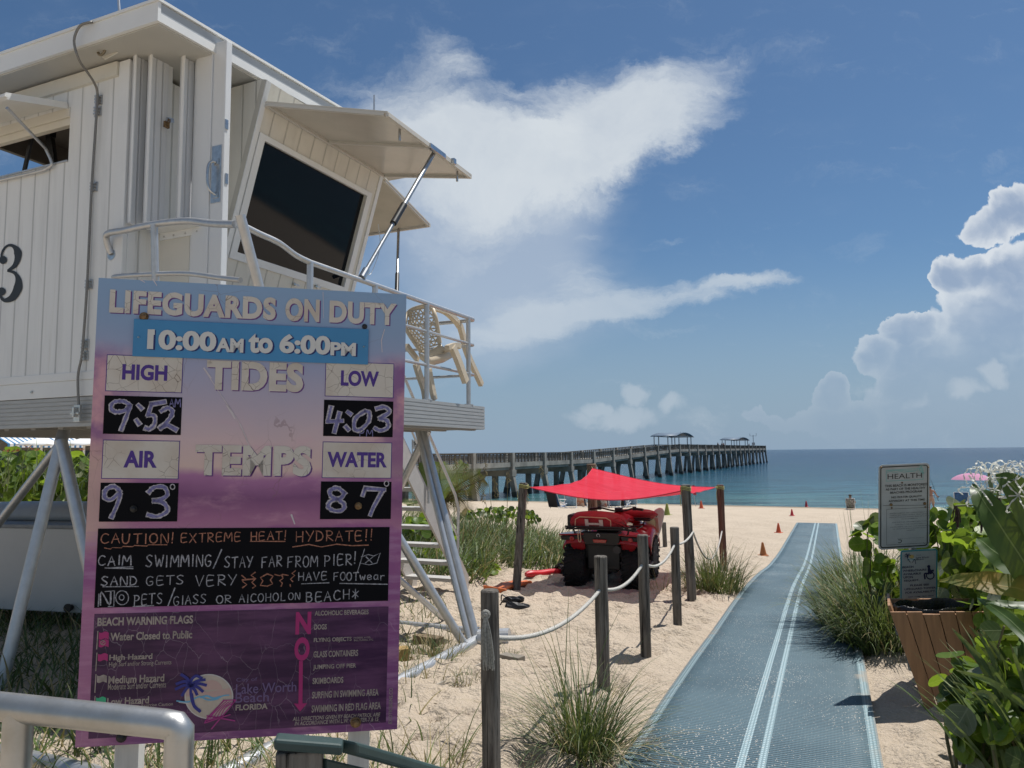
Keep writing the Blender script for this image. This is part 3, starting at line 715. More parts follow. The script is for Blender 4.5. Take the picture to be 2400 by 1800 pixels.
mb.ebox(LA-.014, LA-.007, hb-.005, hb+.05, 4.22, 4.27); mb.ebox(LA-.014, LA-.007, hb-.005, hb+.05, 3.94, 3.99)
part(mb, 'handle', M_steel, leaf, smooth=True)
mb = MB(); mb.ebox(LA+.02, LA+.05, -4.4835, -4.478, 4.06, 4.15); mb.ebox(LA+.005, LA+.035, -4.4835, -4.476, 4.52, 4.6); part(mb, 'latch', M_steel, leaf)
# low west-facing panel with screwed ledge below the shutters
mb = MB(); mb.ebox(LA+.002, LA+.03, HS, -4.832, DZ, 3.73); part(mb, 'lower_panel', M_cream)
mb = MB(); mb.ebox(LA-.012, LA+.001, -5.16, -4.70, 3.66, 3.73); mb.ebox(LA-.14, LA-.012, -5.16, -4.70, 3.718, 3.73)
lg = part(mb, 'ledge', M_w)
mb = MB()
for bb in (-5.11, -5.0, -4.87, -4.74): mb.tube([E(LA-.011, bb, 3.685), E(LA-.017, bb, 3.685)], .008, 8)
part(mb, 'screws', M_steel, lg)
mb = MB(); mb.tube([pe1(271, 560, LA-.2), pe1(274, 610, LA-.2)], .01, 8); mb.tube([pe1(274, 505, LA-.2), pe1(272, 560, LA-.2)], .014, 8); part(mb, 'drain_pipe', M_blk)
# leaning window bay on the south side
CH, BE = 4.92, 6.86
BT = Vector((-4.508, 5.079)); SL = (-.384)/(-1.294)          # e2 per z
def bayp(a, z, h=0.0):
    nrm_ = (E2*1.294 - EZ*.384).normalized(); return E(a, -4.508+(z-5.079)*SL, z)+nrm_*h
zt, zb = 5.16, DZ+.02
def bslab(mb, a0, a1, z0, z1, h0, h1, mi=None):
    mb.prism([bayp(a0, z0, h0), bayp(a1, z0, h0), bayp(a1, z1, h0), bayp(a0, z1, h0)], (bayp(a0, z0, h1)-bayp(a0, z0, h0)), mi)
mb = MB(); bslab(mb, CH, 5.06, zb, zt, -.05, 0); bslab(mb, 6.66, BE, zb, zt, -.05, 0); bslab(mb, 5.06, 6.66, zb, 3.69, -.05, 0); bslab(mb, 5.06, 6.66, 4.68, zt, -.05, 0)
bay = part(mb, 'window_bay', board_mat('bay_boards', CREAM, .19, tuple(E1), off=CH, dark=.5)); bay['label'] = 'outward leaning front with big dark window'
mb = MB()   # cheek facing west
mb.prism([bayp(CH, zb, -.05), bayp(CH, zt, -.05), E(CH, HS, zt), E(CH, HS, zb)], E1*.04)
part(mb, 'cheek', board_mat('cheek_boards', CREAM, .15, tuple(E2), off=-5.2, dark=.4), bay)
mb = MB(); mb.prism([bayp(BE-.04, zb, -.05), bayp(BE-.04, zt, -.05), E(BE-.04, HS, zt), E(BE-.04, HS, zb)], E1*.04); part(mb, 'cheek', M_cream, bay)
mb = MB(); f0, f1, g0, g1 = 4.985, 6.735, 3.62, 4.73
for a0, a1, z0, z1 in ((f0, 5.06, g0, g1), (6.66, f1, g0, g1), (5.06, 6.66, g0, 3.69), (5.06, 6.66, 4.68, g1)): bslab(mb, a0, a1, z0, z1, .001, .02)
for a0, a1, z0, z1 in ((CH+.001, CH+.055, 3.4, zt), (BE-.055, BE, zb, zt)): bslab(mb, a0, a1, z0, z1, .001, .014)
wf = part(mb, 'window_frame', M_w, bay, bevel=.003)
mb = MB(); bslab(mb, 5.06, 6.66, 3.69, 4.68, -.04, -.03); part(mb, 'window_pane', M_glass, bay)
for px_, py_ in ((639, 613), (684, 618)):
    P = pe2(px_, py_, -4.93); a_, b_, z_ = co(P); mb = MB(); mb.tube([bayp(a_, z_, 0), bayp(a_, z_, .04)], .018, 10); mb.bar(bayp(a_-.04, z_, .035), bayp(a_+.04, z_, .035), .012, .012); part(mb, 'window_catch', M_steel, bay)
# big shutter over the bay window, propped on the rail
def sh1(a, k, h=0.0):   # k 0 hinge .. 1 outer edge
    return E(lerp(a, (a-4.977)*(1.6/1.88)+5.262, k), lerp(-4.53, -3.43, k), lerp(4.97, 4.78, k)+h)
mb = MB(); mb.prism([sh1(4.96, 0), sh1(6.87, 0), sh1(6.87, 1), sh1(4.96, 1)], EZ*.022)
M_lid = mat('shutter_cream', (.56, .53, .46), .22, var=.1, vscale=3, spec=.5)
lid = part(mb, 'shutter', M_lid, bevel=.003); lid['label'] = 'large shutter propped open above the dark front window'
mb = MB()
for k0, k1, aa, ab in ((.0, .0, 4.96, 6.87), (.985, .985, 4.96, 6.87)): mb.bar(sh1(aa, k0+.012, -.012), sh1(ab, k1, -.012), .03, .03)
for aa in (4.97, 5.85, 6.86): mb.bar(sh1(aa, .02, -.012), sh1(aa, .97, -.012), .03, .025)
part(mb, 'shutter_rim', mat('shutter_edge', (.55, .53, .48), .4), lid)
mb = MB()
for aa in (5.35, 6.65): mb.tube([sh1(aa, .93, -.01), sh1(aa, .93, -.12)], .012, 8)
part(mb, 'pin', M_steel, lid)
mb = MB(); mb.box(sh1(5.98, 1.0, -.01), (.3, .04, .05), (E1, E2, EZ)); mb.box(sh1(6.35, 1.01, -.0), (.05, .05, .06), (E1, E2, EZ)); part(mb, 'bracket', M_steel, lid, bevel=.004)
s0, s1 = sh1(6.0, .96, -.03), E(5.0, -3.5, 3.30)
mb = MB(); mb.tube([s0, lerp(s0, s1, .52)], .022, 10); mb.tube([lerp(s0, s1, .5), s1], .017, 10); st_ = part(mb, 'strut', M_galv, smooth=True)
mb = MB(); mb.tube([lerp(s0, s1, .46), lerp(s0, s1, .61)], .031, 12); part(mb, 'strut_grip', M_blk, st_, smooth=True)
mb = MB(); mb.tube([lerp(s0, s1, .955), lerp(s0, s1, 1.01)], .03, 12); mb.tube(smoothpath([lerp(s0, s1, .97), s1+E1*.12+EZ*.05, s1+E1*.25+EZ*.3, s1+E1*.22+EZ*.5], 5), .003, 5); part(mb, 'strut_foot', M_steel, st_)
# second shutter on the sea side
def sh2(b_, k, h=0.0): return E(lerp(6.92, 7.95, k), b_, lerp(4.95, 4.70, k)+h)
mb = MB(); mb.prism([sh2(-4.55, 0), sh2(-4.55, 1), sh2(-6.9, 1), sh2(-6.9, 0)], EZ*.02)
lid2 = part(mb, 'shutter', M_lid, bevel=.003); lid2['label'] = 'rear shutter propped open on the seaward side'
mb = MB()
for bb in (-4.57, -5.7, -6.88): mb.bar(sh2(bb, .02, -.012), sh2(bb, .98, -.012), .03, .025)
mb.bar(sh2(-4.55, .985, -.012), sh2(-6.9, .985, -.012), .03, .03)
part(mb, 'shutter_rim', mat('shutter_edge', WHITE), lid2)
t0, t1 = sh2(-4.62, .93, -.02), E(7.03, -4.35, 3.26)
t0 = pe1(861, 494, 7.85); t1 = pe1(857, 634, 7.04)
mb = MB(); mb.tube([t0, lerp(t0, t1, .75)], .017, 10); s2 = part(mb, 'strut', M_galv, smooth=True)
mb = MB(); mb.tube([lerp(t0, t1, .72), lerp(t0, t1, .98)], .024, 10); part(mb, 'strut_grip', M_blk, s2, smooth=True)
# deck with ribbed aluminium edge
mb = MB(); mb.ebox(W+.02, 7.19, -9.0, -3.47, 2.13, DZ-.004); deck = part(mb, 'deck', M_deck)
def ribbed(mb, p0, p1, outn, z0, z1, n=7):
    hgt = (z1-z0)/n
    for i in range(n):
        za, zb2 = z0+i*hgt+.004, z0+(i+1)*hgt-.004
        mb.prism([Vector((p0.x, p0.y, za)), Vector((p1.x, p1.y, za)), Vector((p1.x, p1.y, zb2)), Vector((p0.x, p0.y, zb2))], outn*.014)
    mb.prism([Vector((p0.x, p0.y, z0)), Vector((p1.x, p1.y, z0)), Vector((p1.x, p1.y, z1)), Vector((p0.x, p0.y, z1))], outn*.006)
for p0, p1, on in ((E(W-.0, -3.47, 0), E(7.205, -3.47, 0), E2), (E(W+.02, -9, 0), E(W+.02, -3.47, 0), -E1), (E(7.19, -3.47, 0), E(7.19, -9, 0), E1)):
    mb = MB(); ribbed(mb, p0, p1, on, 2.095, DZ, 7); part(mb, 'deck_edge', M_deck, deck)
mb = MB()
for bb in np.arange(-8.8, -3.5, .35): mb.ebox(W+.05, 7.05, bb, bb+.06, 2.08, 2.129)
part(mb, 'joists', mat('joist_alu', (.34, .33, .31), .6, .3), deck)
# railing
RB = -3.5; TR = 3.268
mb = MB()
top = smoothpath([E(3.63, RB, 3.35), E(3.806, RB, 3.333), E(4.0, RB, 3.32), E(4.18, RB, 3.275), E(4.34, RB, 3.26)], 6)+[E(7.02, RB, TR)]
top += [E(7.06, RB-.02, TR), E(7.07, RB-.06, TR), E(7.07, -8.8, TR)]
mb.tube(top, .021, 10); rail = part(mb, 'railing', M_alu, smooth=True)
for zz_ in (2.994, 2.675):
    mb = MB(); mb.tube([E(4.22, RB, zz_), E(7.02, RB, zz_), E(7.06, RB-.02, zz_), E(7.07, RB-.06, zz_), E(7.07, -8.8, zz_)], .015, 8); part(mb, 'mid_rail', M_alu, rail, smooth=True)
for a_ in (4.337, 5.18, 6.045, 6.91):
    mb = MB(); mb.tube([E(a_, RB, DZ), E(a_, RB, TR-.01)], .024, 10); mb.tube([E(a_, RB, DZ-.002), E(a_, RB, DZ+.012)], .05, 12); part(mb, 'post', M_alu, rail, smooth=False)
for bb in (-5.2, -6.4):
    mb = MB(); mb.tube([E(7.07, bb, DZ), E(7.07, bb, TR)], .022, 10); part(mb, 'post', M_alu, rail)
mb = MB(); mb.tube([E(4.08, RB, DZ), E(3.627, RB, 3.41)], .034, 14); part(mb, 'leaning_post', M_alu, rail, smooth=False)
bow = smoothpath([E(W-.01, -5.36, 3.5), E(4.12, -5.37, 3.56), E(4.08, -5.33, 3.64), E(4.02, -5.05, 3.62), E(3.95, -4.66, 3.595), E(3.88, -4.25, 3.545), E(3.78, -3.9, 3.45), E(3.67, -3.58, 3.37)], 6)
mb = MB(); mb.tube(bow, .026, 12); part(mb, 'bow_rail', M_alu, rail, smooth=True)
mb = MB(); mb.tube([E(W-.016, -5.36, 3.49), E(W, -5.36, 3.49)], .045, 16); part(mb, 'flange', M_steel, rail)
bow2 = smoothpath([E(W-.01, -5.30, 3.29), E(4.07, -5.2, 3.275), E(3.98, -4.75, 3.225), E(3.9, -4.25, 3.16), E(3.82, -3.85, 3.07), E(3.77, -3.62, 3.02)], 6)
mb = MB(); mb.tube(bow2, .019, 10); part(mb, 'bow_rail', M_alu, rail, smooth=True)
mb = MB(); mb.tube([E(3.93, -4.63, 3.58), E(4.02, -4.63, 2.3)], .026, 12); part(mb, 'post', M_alu, rail)
# legs, braces, skids
def leg(p0, p1, r, name='leg', n=12):
    mb = MB(); mb.tube([p0, p1], r, n); return part(mb, name, M_alu, smooth=True)
SKZ = .05
leg(E(6.85, -4.02, 2.09), E(6.6, -3.27, SKZ), .042); leg(E(6.80, -4.05, 2.09), E(6.5, -3.30, SKZ+.02), .03, 'brace')
P_ = pe2(867, 1170, -3.7); d_ = (P_-E(6.318, -3.24, SKZ)); leg(E(6.318, -3.24, SKZ), E(6.318, -3.24, SKZ)+d_*2.2, .04, 'brace')
leg(E(7.2, -3.93, SKZ), E(4.2, -4.1, 2.05), .03, 'brace')
leg(E(6.93, -4.0, 2.09), E(7.0, -5.2, SKZ), .04, 'brace'); leg(E(6.93, -7.8, 2.09), E(6.93, -8.3, SKZ), .05)
leg(E(6.9, -3.4, SKZ), E(6.9, -8.6, SKZ), .042, 'skid_tie')
mb = MB(); mb.tube([E(6.9, -3.43, SKZ), E(6.9, -3.38, SKZ)], .05, 12); mb.tube([E(6.92, -3.40, SKZ+.0), E(6.84, -3.40, SKZ)], .014, 8); mb.tube([E(6.84, -3.5, SKZ), E(6.82, -3.5, SKZ)], .02, 8); part(mb, 'bolted_cap', M_steel)
leg(E(2.95, -3.25, SKZ), E(6.62, -3.25, SKZ), .058, 'skid', 16)
mb = MB(); mb.tube([E(6.55, -3.22, SKZ+.03), E(6.62, -2.93, SKZ+.05)], .085, 18); mb.prism([E(6.5, -2.93, SKZ-.17), E(6.74, -2.93, SKZ-.17), E(6.74, -2.93, SKZ+.05), E(6.55, -2.93, SKZ+.1)], E2*.012)
part(mb, 'skid_end', M_alu, smooth=False)
leg(E(3.08, -8.4, SKZ), E(3.08, -3.2, SKZ), .052, 'skid_tie')
ap = pe1(131, 957, 4.3)
mb = MB(); mb.tube([ap, pe1(143, 926, 4.42)+EZ*.06], .05, 14); part(mb, 'leg_head', M_alu, smooth=True)
leg(ap, pe1(-20, 1152, 4.25), .036, 'brace'); leg(ap, on_z(0, 1492, .05), .047); 
mb = MB(); q1 = ap+EZ*.02; dr = (at(186, 1200, ap.y-.15)-ap); mb.tube([q1, q1+dr*1.0, q1+dr*2.2], .052, 14); part(mb, 'leg', M_alu, smooth=True)
# stairs to the beach
def step_pt(k, b_, dz_=0.0): return E(lerp(7.13, 9.35, k), b_, lerp(DZ, -.2, k)+dz_)
M_step = mat('stair_alu', (.55, .53, .50), .55, .3, var=.1, vscale=10)
stairs = None
mb = MB(); mb.prism([step_pt(0, -4.78, -.10), step_pt(1, -4.78, .0), step_pt(1, -4.78, .36), step_pt(0, -4.78, .28)], E2*.03); st1 = part(mb, 'stair_stringer', M_step)
mb = MB(); mb.prism([step_pt(0, -5.6, -.02), step_pt(1, -5.6, .0), step_pt(1, -5.6, .26), step_pt(0, -5.6, .24)], E2*.03); part(mb, 'stair_stringer', M_step)
for k in range(1, 10):
    p_ = step_pt(k/10, -5.19, .08); mb = MB(); mb.box(p_, (.2, .8, .045), (E1, E2, EZ)); part(mb, 'stair_tread', M_step)
def handrail(b_):
    mb = MB(); mb.tube([step_pt(-.05, b_, .98), step_pt(.80, b_, .98), step_pt(.84, b_, .9), step_pt(.83, b_, .2)], .019, 10)
    h_ = part(mb, 'stair_rail', M_alu, smooth=True)
    mb = MB(); mb.tube([step_pt(-.02, b_, .55), step_pt(.84, b_, .5)], .014, 8); part(mb, 'mid_rail', M_alu, h_, smooth=True)
    for k in (.02, .48): 
        mb = MB(); mb.tube([step_pt(k, b_, .98), step_pt(k, b_, .1)], .016, 8); part(mb, 'post', M_alu, h_)
handrail(-4.72); handrail(-5.62)

# white storage cabinet and upturned boat under the tower
M_cab = mat('cabinet_white', (.46, .46, .45), .35, var=.06, vscale=2)
cb = thing('storage_locker', at(40, 1290, 8.2), 'long white storage locker standing under the lifeguard tower', 'locker')
P0, P1 = at(-260, 1098, 8.6), at(215, 1143, 7.9)
P0.z = P1.z = (P1.z)
q0, q1 = Vector((P0.x, P0.y, .22)), Vector((P1.x, P1.y, .22)); hgt = P1.z-.22
back = Vector((.25, .97, 0))*.9
mb = MB(); mb.prism([q0, q1, q1+back, q0+back], EZ*hgt); mb.build('locker_body', M_cab, cb, bevel=.01)
mb = MB(); fd = (q1-q0).normalized(); on = Vector((fd.y, -fd.x, 0)); mb.prism([q0+on*.02+EZ*(hgt), q1+on*.02+EZ*(hgt)+fd*.02, q1+back+EZ*hgt, q0+back+EZ*hgt], EZ*.04); mb.build('locker_lid', mat('lid_grey', (.22, .235, .25), .5, var=.2), cb, bevel=.008)
mb = MB(); lp = lerp(q0, q1, .9)+on*.01+EZ*.06; mb.tube([lp, lp+on*.05], .03, 10); mb.tube([lp+on*.04, lp+on*.06], .045, 10); mb.build('latch', M_blk, cb)
for k in (.03, .45, .97):
    for bk in (.05, .85):
        mb = MB(); pp = lerp(q0, q1, k)+back*bk; mb.bar(pp, Vector((pp.x, pp.y, -.05)), .06, .06); mb.build('leg', M_w, cb)
bt = thing('upturned_boat', lerp(q0, q1, .5)+back*.6+EZ*(hgt+.04), 'grey upturned boat hull lying on top of the white locker', 'boat')
mb = MB(); rows = []
L0, L1 = q0+back*.75+EZ*(hgt+.045), q1+back*.75+EZ*(hgt+.045)+fd*.6
for i in range(13):
    k = i/12; c_ = lerp(L0, L1, k); wd = .30*(1-abs(k-.5)**3*4); hh = .19*(1-abs(k-.5)**3*5)
    rows.append([c_+on*(wd*cos(a))+EZ*(hh*sin(a)**.8 if sin(a) > 0 else 0) for a in np.linspace(0, pi, 11)])
mb.grid(rows); mb.build('hull', mat('boat_grey', (.36, .36, .35), .45, var=.1), bt, smooth=True, solid=.01)
# ------------------------------------------------------------------ big notice board
BTL = Vector((-1.647, 2.913, 2.561)); BU = Vector((1.196, .238, -.029)).normalized(); BV = Vector((-.039, .041, -1.819)).normalized()
BW, BH = 1.22, 1.82
BN = BU.cross(BV).normalized()
if BN.dot(EYE-BTL) < 0: BN = -BN
def bf(u_, v_, h): return BTL+BU*u_+BV*v_+BN*h
def buv(x, y):
    p = on_plane(x, y, BTL, BN)-BTL; uu = BU.dot(BV)
    a, b = p.dot(BU), p.dot(BV); return ((a-b*uu)/(1-uu*uu), (b-a*uu)/(1-uu*uu))
def S3(x, y): return buv((180+x/2.634)/1.085, (620+y/2.634)/1.085)
def S4(x, y): return buv((160+x/2.765)/1.085, (1200+y/2.765)/1.085)
board = thing('notice_board', bf(BW/2, BH, 0), 'tall purple beach notice board with lifeguard hours, tides and chalked warnings', 'notice board')
m, q, b, out = node_mat('sunset_print')
uvn = q.n('ShaderNodeUVMap').outputs[0]; uu, vv, _ = q.sep(uvn)
wv = warp_ = None
def qwarp(q, vec, sc, det, amp):
    nz = q.noise(vec, sc, det, .6, out=1)
    a = q.n('ShaderNodeVectorMath', operation='SUBTRACT'); q.link(nz, a.inputs[0]); a.inputs[1].default_value = (.5, .5, .5)
    b_ = q.n('ShaderNodeVectorMath', operation='SCALE'); q.link(a.outputs[0], b_.inputs[0]); b_.inputs['Scale'].default_value = amp
    c_ = q.n('ShaderNodeVectorMath', operation='ADD'); q.link(vec, c_.inputs[0]); q.link(b_.outputs[0], c_.inputs[1]); return c_.outputs[0]
w1 = qwarp(q, q.map(uvn, (1.0, 1.6, 1)), 2.2, 5, .14); wu, wvv, _ = q.sep(w1); wvv = q.m('DIVIDE', wvv, 1.6)
sk_ = q.ramp(wvv, [(0, (.25, .38, .56)), (.10, (.27, .37, .54)), (.17, (.34, .37, .53)), (.26, (.47, .41, .50)), (.35, (.64, .48, .49)), (.415, (.68, .50, .45)), (.435, (.40, .17, .34)), (.48, (.22, .08, .20)), (.53, (.38, .15, .28)), (.545, (.42, .18, .30)), (.552, (.34, .11, .28)), (1, (.20, .065, .20))])
edge_ = q.mul(q.m('MULTIPLY', q.sub(q.m('ABSOLUTE', q.sub(wu, .5)), .30), 6, clamp=True), q.mul(q.rng(wvv, .13, .19), q.rng(wvv, .38, .5, 1, 0)))
sk_ = q.mix(q.mul(edge_, .8), sk_, q.mix(q.rng(q.noise(w1, 4, 5, .6), .42, .6), (.22, .055, .22), (.66, .32, .36)))
cl_ = q.rng(q.noise(q.map(w1, (1.0, 2.2, 1)), 5, 6, .6), .5, .72); sk_ = q.mix(q.mul(cl_, q.mul(q.rng(wvv, .25, .4), .5)), sk_, (.66, .36, .46))
leftw = q.mul(q.rng(uu, .0, .16, 1, 0), q.mul(q.rng(wvv, .33, .42), q.rng(wvv, .55, .62, 1, 0)))
sk_ = q.mix(q.mul(leftw, .8), sk_, (.62, .42, .36))
wav = q.noise(q.map(uvn, (2.5, 30, 1)), 2.0, 5, .6); sk_ = q.mix(q.mul(q.rng(vv, .54, .56), q.mul(q.rng(wav, .45, .65), .55)), sk_, (.46, .25, .42))
left2 = q.mul(q.rng(uu, .02, .20, 1, 0), q.rng(vv, .65, .7)); sk_ = q.mix(q.mul(left2, .5), sk_, (.52, .22, .34))
ck = q.vor(qwarp(q, uvn, 6, 4, .05), 13, 'DISTANCE_TO_EDGE'); ckm = q.mul(q.m('LESS_THAN', ck, .007), q.mul(q.rng(q.noise(uvn, 4, 3, .5), .48, .62), .4))
sk_ = q.mix(ckm, sk_, q.mix(q.rng(vv, .6, .7), (.20, .12, .12), (.55, .45, .5)))
q.link(sk_, b.inputs['Base Color']); b.inputs['Roughness'].default_value = .42; b.inputs['Specular IOR Level'].default_value = .35
q.link(q.bump(ck, .08, .002), b.inputs['Normal'])
M_sun = m
def pmat(name, c, **k): return mat('print_'+name, c, k.pop('rough', .45), spec=.3, **k)
# cracked cream paint
m, q, b, out = node_mat('cracked_cream'); oc = q.n('ShaderNodeTexCoord').outputs['Object']
ck = q.vor(qwarp(q, oc, 9, 3, .03), 22, 'DISTANCE_TO_EDGE'); cm = q.mul(q.m('LESS_THAN', ck, .014), q.mul(q.rng(q.noise(oc, 7, 3, .5), .44, .58), .75))
cc = q.mix(q.rng(q.noise(oc, 5, 5, .6), .4, .7), (.60, .56, .50), (.52, .45, .38)); cc = q.mix(cm, cc, (.16, .12, .09))
q.link(cc, b.inputs['Base Color']); b.inputs['Roughness'].default_value = .5
M_crk = m
M_cream_l = M_crk
M_purple = pmat('purple', (.075, .035, .24)); M_shadow = pmat('shade_purple', (.14, .05, .22)); M_bblk = mat('print_blackboard', (.006, .006, .008), .7, spec=.08)
M_blue = pmat('blue', (.07, .27, .52), var=.12, vscale=3); M_navy = pmat('navy', (.02, .03, .14)); M_light = pmat('pale', (.62, .62, .60))
m, q, b, out = node_mat('print_dark_panel'); oc = q.n('ShaderNodeTexCoord').outputs['Object']
bnd = q.noise(q.map(oc, (2.2, 2.2, 14), rot=(.0, -.22, 0)), 1.3, 6, .62); big_ = q.noise(oc, 2.2, 4, .55)
dc = q.mix(q.rng(bnd, .38, .66), (.050, .018, .060), (.125, .050, .120)); dc = q.mix(q.mul(q.rng(big_, .4, .62), .5), dc, (.030, .012, .038))
ck = q.vor(qwarp(q, q.map(oc, (1.3, 1.3, .7)), 7, 4, .06), 11, 'DISTANCE_TO_EDGE'); ckm = q.mul(q.m('LESS_THAN', ck, .0075), q.rng(q.noise(oc, 3.5, 3, .5), .42, .56))
dc = q.mix(q.mul(ckm, .30), dc, (.48, .40, .46)); q.link(dc, b.inputs['Base Color']); b.inputs['Roughness'].default_value = .4; b.inputs['Specular IOR Level'].default_value = .25
M_dkp = m
M_tan = pmat('tan', (.42, .36, .32), var=.35, vscale=40); M_mag = pmat('magenta', (.42, .03, .17)); M_grn = pmat('green', (.05, .42, .22)); M_lpur = pmat('lilac', (.16, .11, .24))
M_ch_o = mat('chalk_orange', (.52, .23, .15), .9, var=.55, vscale=140); M_ch_w = mat('chalk_white', (.46, .46, .50), .9, var=.6, vscale=140); M_ch_p = mat('chalk_purple', (.23, .22, .44), .9, var=.45, vscale=90); M_ch_e = mat('chalk_edge', (.58, .54, .58), .9, var=.5, vscale=120)
# panel
mb = MB(); N = 12
mb.add([bf(BW*i, BH*j, 0) for j in (0, 1) for i in (0, 1)], [(0, 2, 3, 1)], 0, [(i, j) for j in (0, 1) for i in (0, 1)])
c4 = [(0, 0), (BW, 0), (BW, BH), (0, BH)]
mb.add([bf(u_, v_, -.0005) for u_, v_ in c4]+[bf(u_, v_, -.019) for u_, v_ in c4], [(7, 6, 5, 4), (0, 1, 5, 4), (1, 2, 6, 5), (2, 3, 7, 6), (3, 0, 4, 7)], 1)
panel = mb.build('panel', [M_sun, mat('panel_edge', (.60, .56, .52), .6, var=.3, vscale=30)], board)
def rect(mb, a, b_, h, mi=None): mb.add([bf(a[0], a[1], h), bf(a[0], b_[1], h), bf(b_[0], b_[1], h), bf(b_[0], a[1], h)], [(0, 1, 2, 3)], mi)
def avg(f, tl, br):      # rectangle from opposite corners measured in the photo
    a, b_ = f(*tl), f(*br); return a, b_
def quad(f, tl, tr, bl, br):
    A_, B_, C_, D_ = f(*tl), f(*tr), f(*bl), f(*br)
    return ((A_[0]+C_[0])/2, (A_[1]+B_[1])/2), ((B_[0]+D_[0])/2, (C_[1]+D_[1])/2)
def txt(mb, f, s_, tl, br, bold, h, mi=None, **k):
    a, b_ = f(*tl), f(*br); put_text(mb, bf, s_, a[0], b_[0], a[1], b_[1], bold, h, mi, **k)
# heading with printed shade
def heading(name, s_, tl, br, bold, off=(.0048, .004), mats=(M_crk, M_shadow), h=.001, sp=1.0, par=panel):
    a, b_ = S3(*tl), S3(*br); mb = MB()
    put_text(mb, bf, s_, a[0]+off[0], b_[0]+off[0], a[1]+off[1], b_[1]+off[1], bold, h, 1, spacing=sp)
    put_text(mb, bf, s_, a[0], b_[0], a[1], b_[1], bold, h+.0008, 0, spacing=sp)
    return mb.build(name, list(mats), par)
heading('lettering', 'LIFEGUARDS', (207, 152), (1228, 345), .045, sp=1.08); heading('lettering', 'ON', (1290, 205), (1497, 358), .045, sp=1.05); heading('lettering', 'DUTY', (1562, 222), (1972, 378), .045, sp=1.06)
heading('lettering', 'TIDES', (806, 588), (1397, 790), .05, sp=1.06); heading('lettering', 'TEMPS', (735, 1110), (1445, 1308), .05, sp=1.06, off=(.0055, .0045))
# hours strip
a, b_ = quad(S3, (358, 338), (1803, 402), (345, 572), (1797, 614))
mb = MB(); mb.prism([bf(a[0], a[1], .003), bf(b_[0], a[1], .003), bf(b_[0], b_[1], .003), bf(a[0], b_[1], .003)], BN*.006); hrs = mb.build('hours_plate', M_blue, board, bevel=.001)
mb = MB()
for s_, tl, br in (('10:00', (443, 400), (862, 540)), ('AM', (864, 453), (1030, 546)), ('to', (1065, 425), (1210, 552)), ('6:00', (1255, 428), (1565, 560)), ('PM', (1568, 480), (1722, 567))):
    a, b_ = S3(*tl), S3(*br)
    put_text(mb, bf, s_, a[0]+.007, b_[0]+.007, a[1]+.003, b_[1]+.003, .042, .0102, 1); put_text(mb, bf, s_, a[0], b_[0], a[1], b_[1], .042, .0108, 0)
mb.add([bf(*S3(*p_), .0109) for p_ in ((440, 436), (452, 428), (470, 402), (486, 402), (486, 436))], [(0, 1, 2, 3, 4)], 0); mb.build('lettering', [M_light, M_navy], hrs)
# label boxes
def label_box(tl, tr, bl, br, s_, ttl, tbr):
    a, b_ = quad(S3, tl, tr, bl, br); mb = MB(); w = .003
    rect(mb, a, b_, .0008, 0); rect(mb, (a[0]+w, a[1]+w), (b_[0]-w, b_[1]-w), .0014, 1)
    A_, B_ = S3(*ttl), S3(*tbr); put_text(mb, bf, s_, A_[0], B_[0], A_[1], B_[1], .04, .0021, 0); mb.build('label_box', [M_purple, M_crk], board)
label_box((188, 545), (658, 580), (174, 783), (650, 793), 'HIGH', (284, 613), (558, 720)); label_box((1536, 603), (1960, 604), (1530, 815), (1955, 824), 'LOW', (1632, 652), (1864, 756))
label_box((162, 1083), (637, 1086), (150, 1322), (630, 1326), 'AIR', (293, 1148), (494, 1255)); label_box((1520, 1095), (1946, 1097), (1510, 1317), (1942, 1322), 'WATER', (1548, 1155), (1914, 1254))
def slate(f, tl, tr, bl, br):
    a, b_ = quad(f, tl, tr, bl, br); mb = MB(); rect(mb, a, b_, .0012); return mb.build('chalk_panel', M_bblk, board)
s_hi = slate(S3, (172, 806), (650, 822), (162, 1046), (643, 1052)); s_lo = slate(S3, (1528, 835), (1953, 845), (1519, 1060), (1951, 1065))
s_air = slate(S3, (148, 1345), (630, 1350), (136, 1586), (619, 1588)); s_wat = slate(S3, (1508, 1340), (1945, 1340), (1500, 1570), (1936, 1573)); s_msg = slate(S4, (193, 117), (2087, 88), (168, 627), (2068, 570))
def chalk_num(par, paths, w=.020):
    mb = MB()
    for p_ in paths:
        P_ = [S3(*k) for k in p_]
        if len(P_) > 3: P_ = [(k.x, k.y) for k in smoothpath([(x, y, 0) for x, y in P_], 5)]
        strokes(mb, bf, P_, w, .0018, 0, .22); strokes(mb, bf, P_, w*.55, .0024, 1, .35)
    mb.build('chalk_writing', [M_ch_e, M_ch_p], par)
chalk_num(s_hi, [[(330, 870), (290, 845), (230, 850), (212, 885), (240, 910), (300, 900), (330, 868), (310, 930), (275, 1020)], [(380, 868), (402, 890)], [(368, 960), (386, 985)], [(545, 848), (460, 862)], [(462, 862), (440, 930)], [(440, 930), (480, 935), (480, 985), (450, 1015), (425, 1010)], [(522, 905), (560, 885), (590, 905), (575, 950), (515, 1010)], [(515, 1010), (560, 990), (615, 1020)]])
chalk_num(s_lo, [[(1570, 880), (1550, 965)], [(1545, 970), (1640, 965)], [(1622, 915), (1590, 1035)], [(1672, 910), (1692, 925)], [(1660, 1000), (1678, 1020)], [(1780, 905), (1720, 950), (1715, 1015), (1750, 1020), (1800, 970), (1805, 915), (1780, 905)], [(1850, 890), (1900, 880), (1930, 910), (1870, 950)], [(1870, 950), (1915, 965), (1920, 1005), (1875, 1025), (1840, 1010)]])
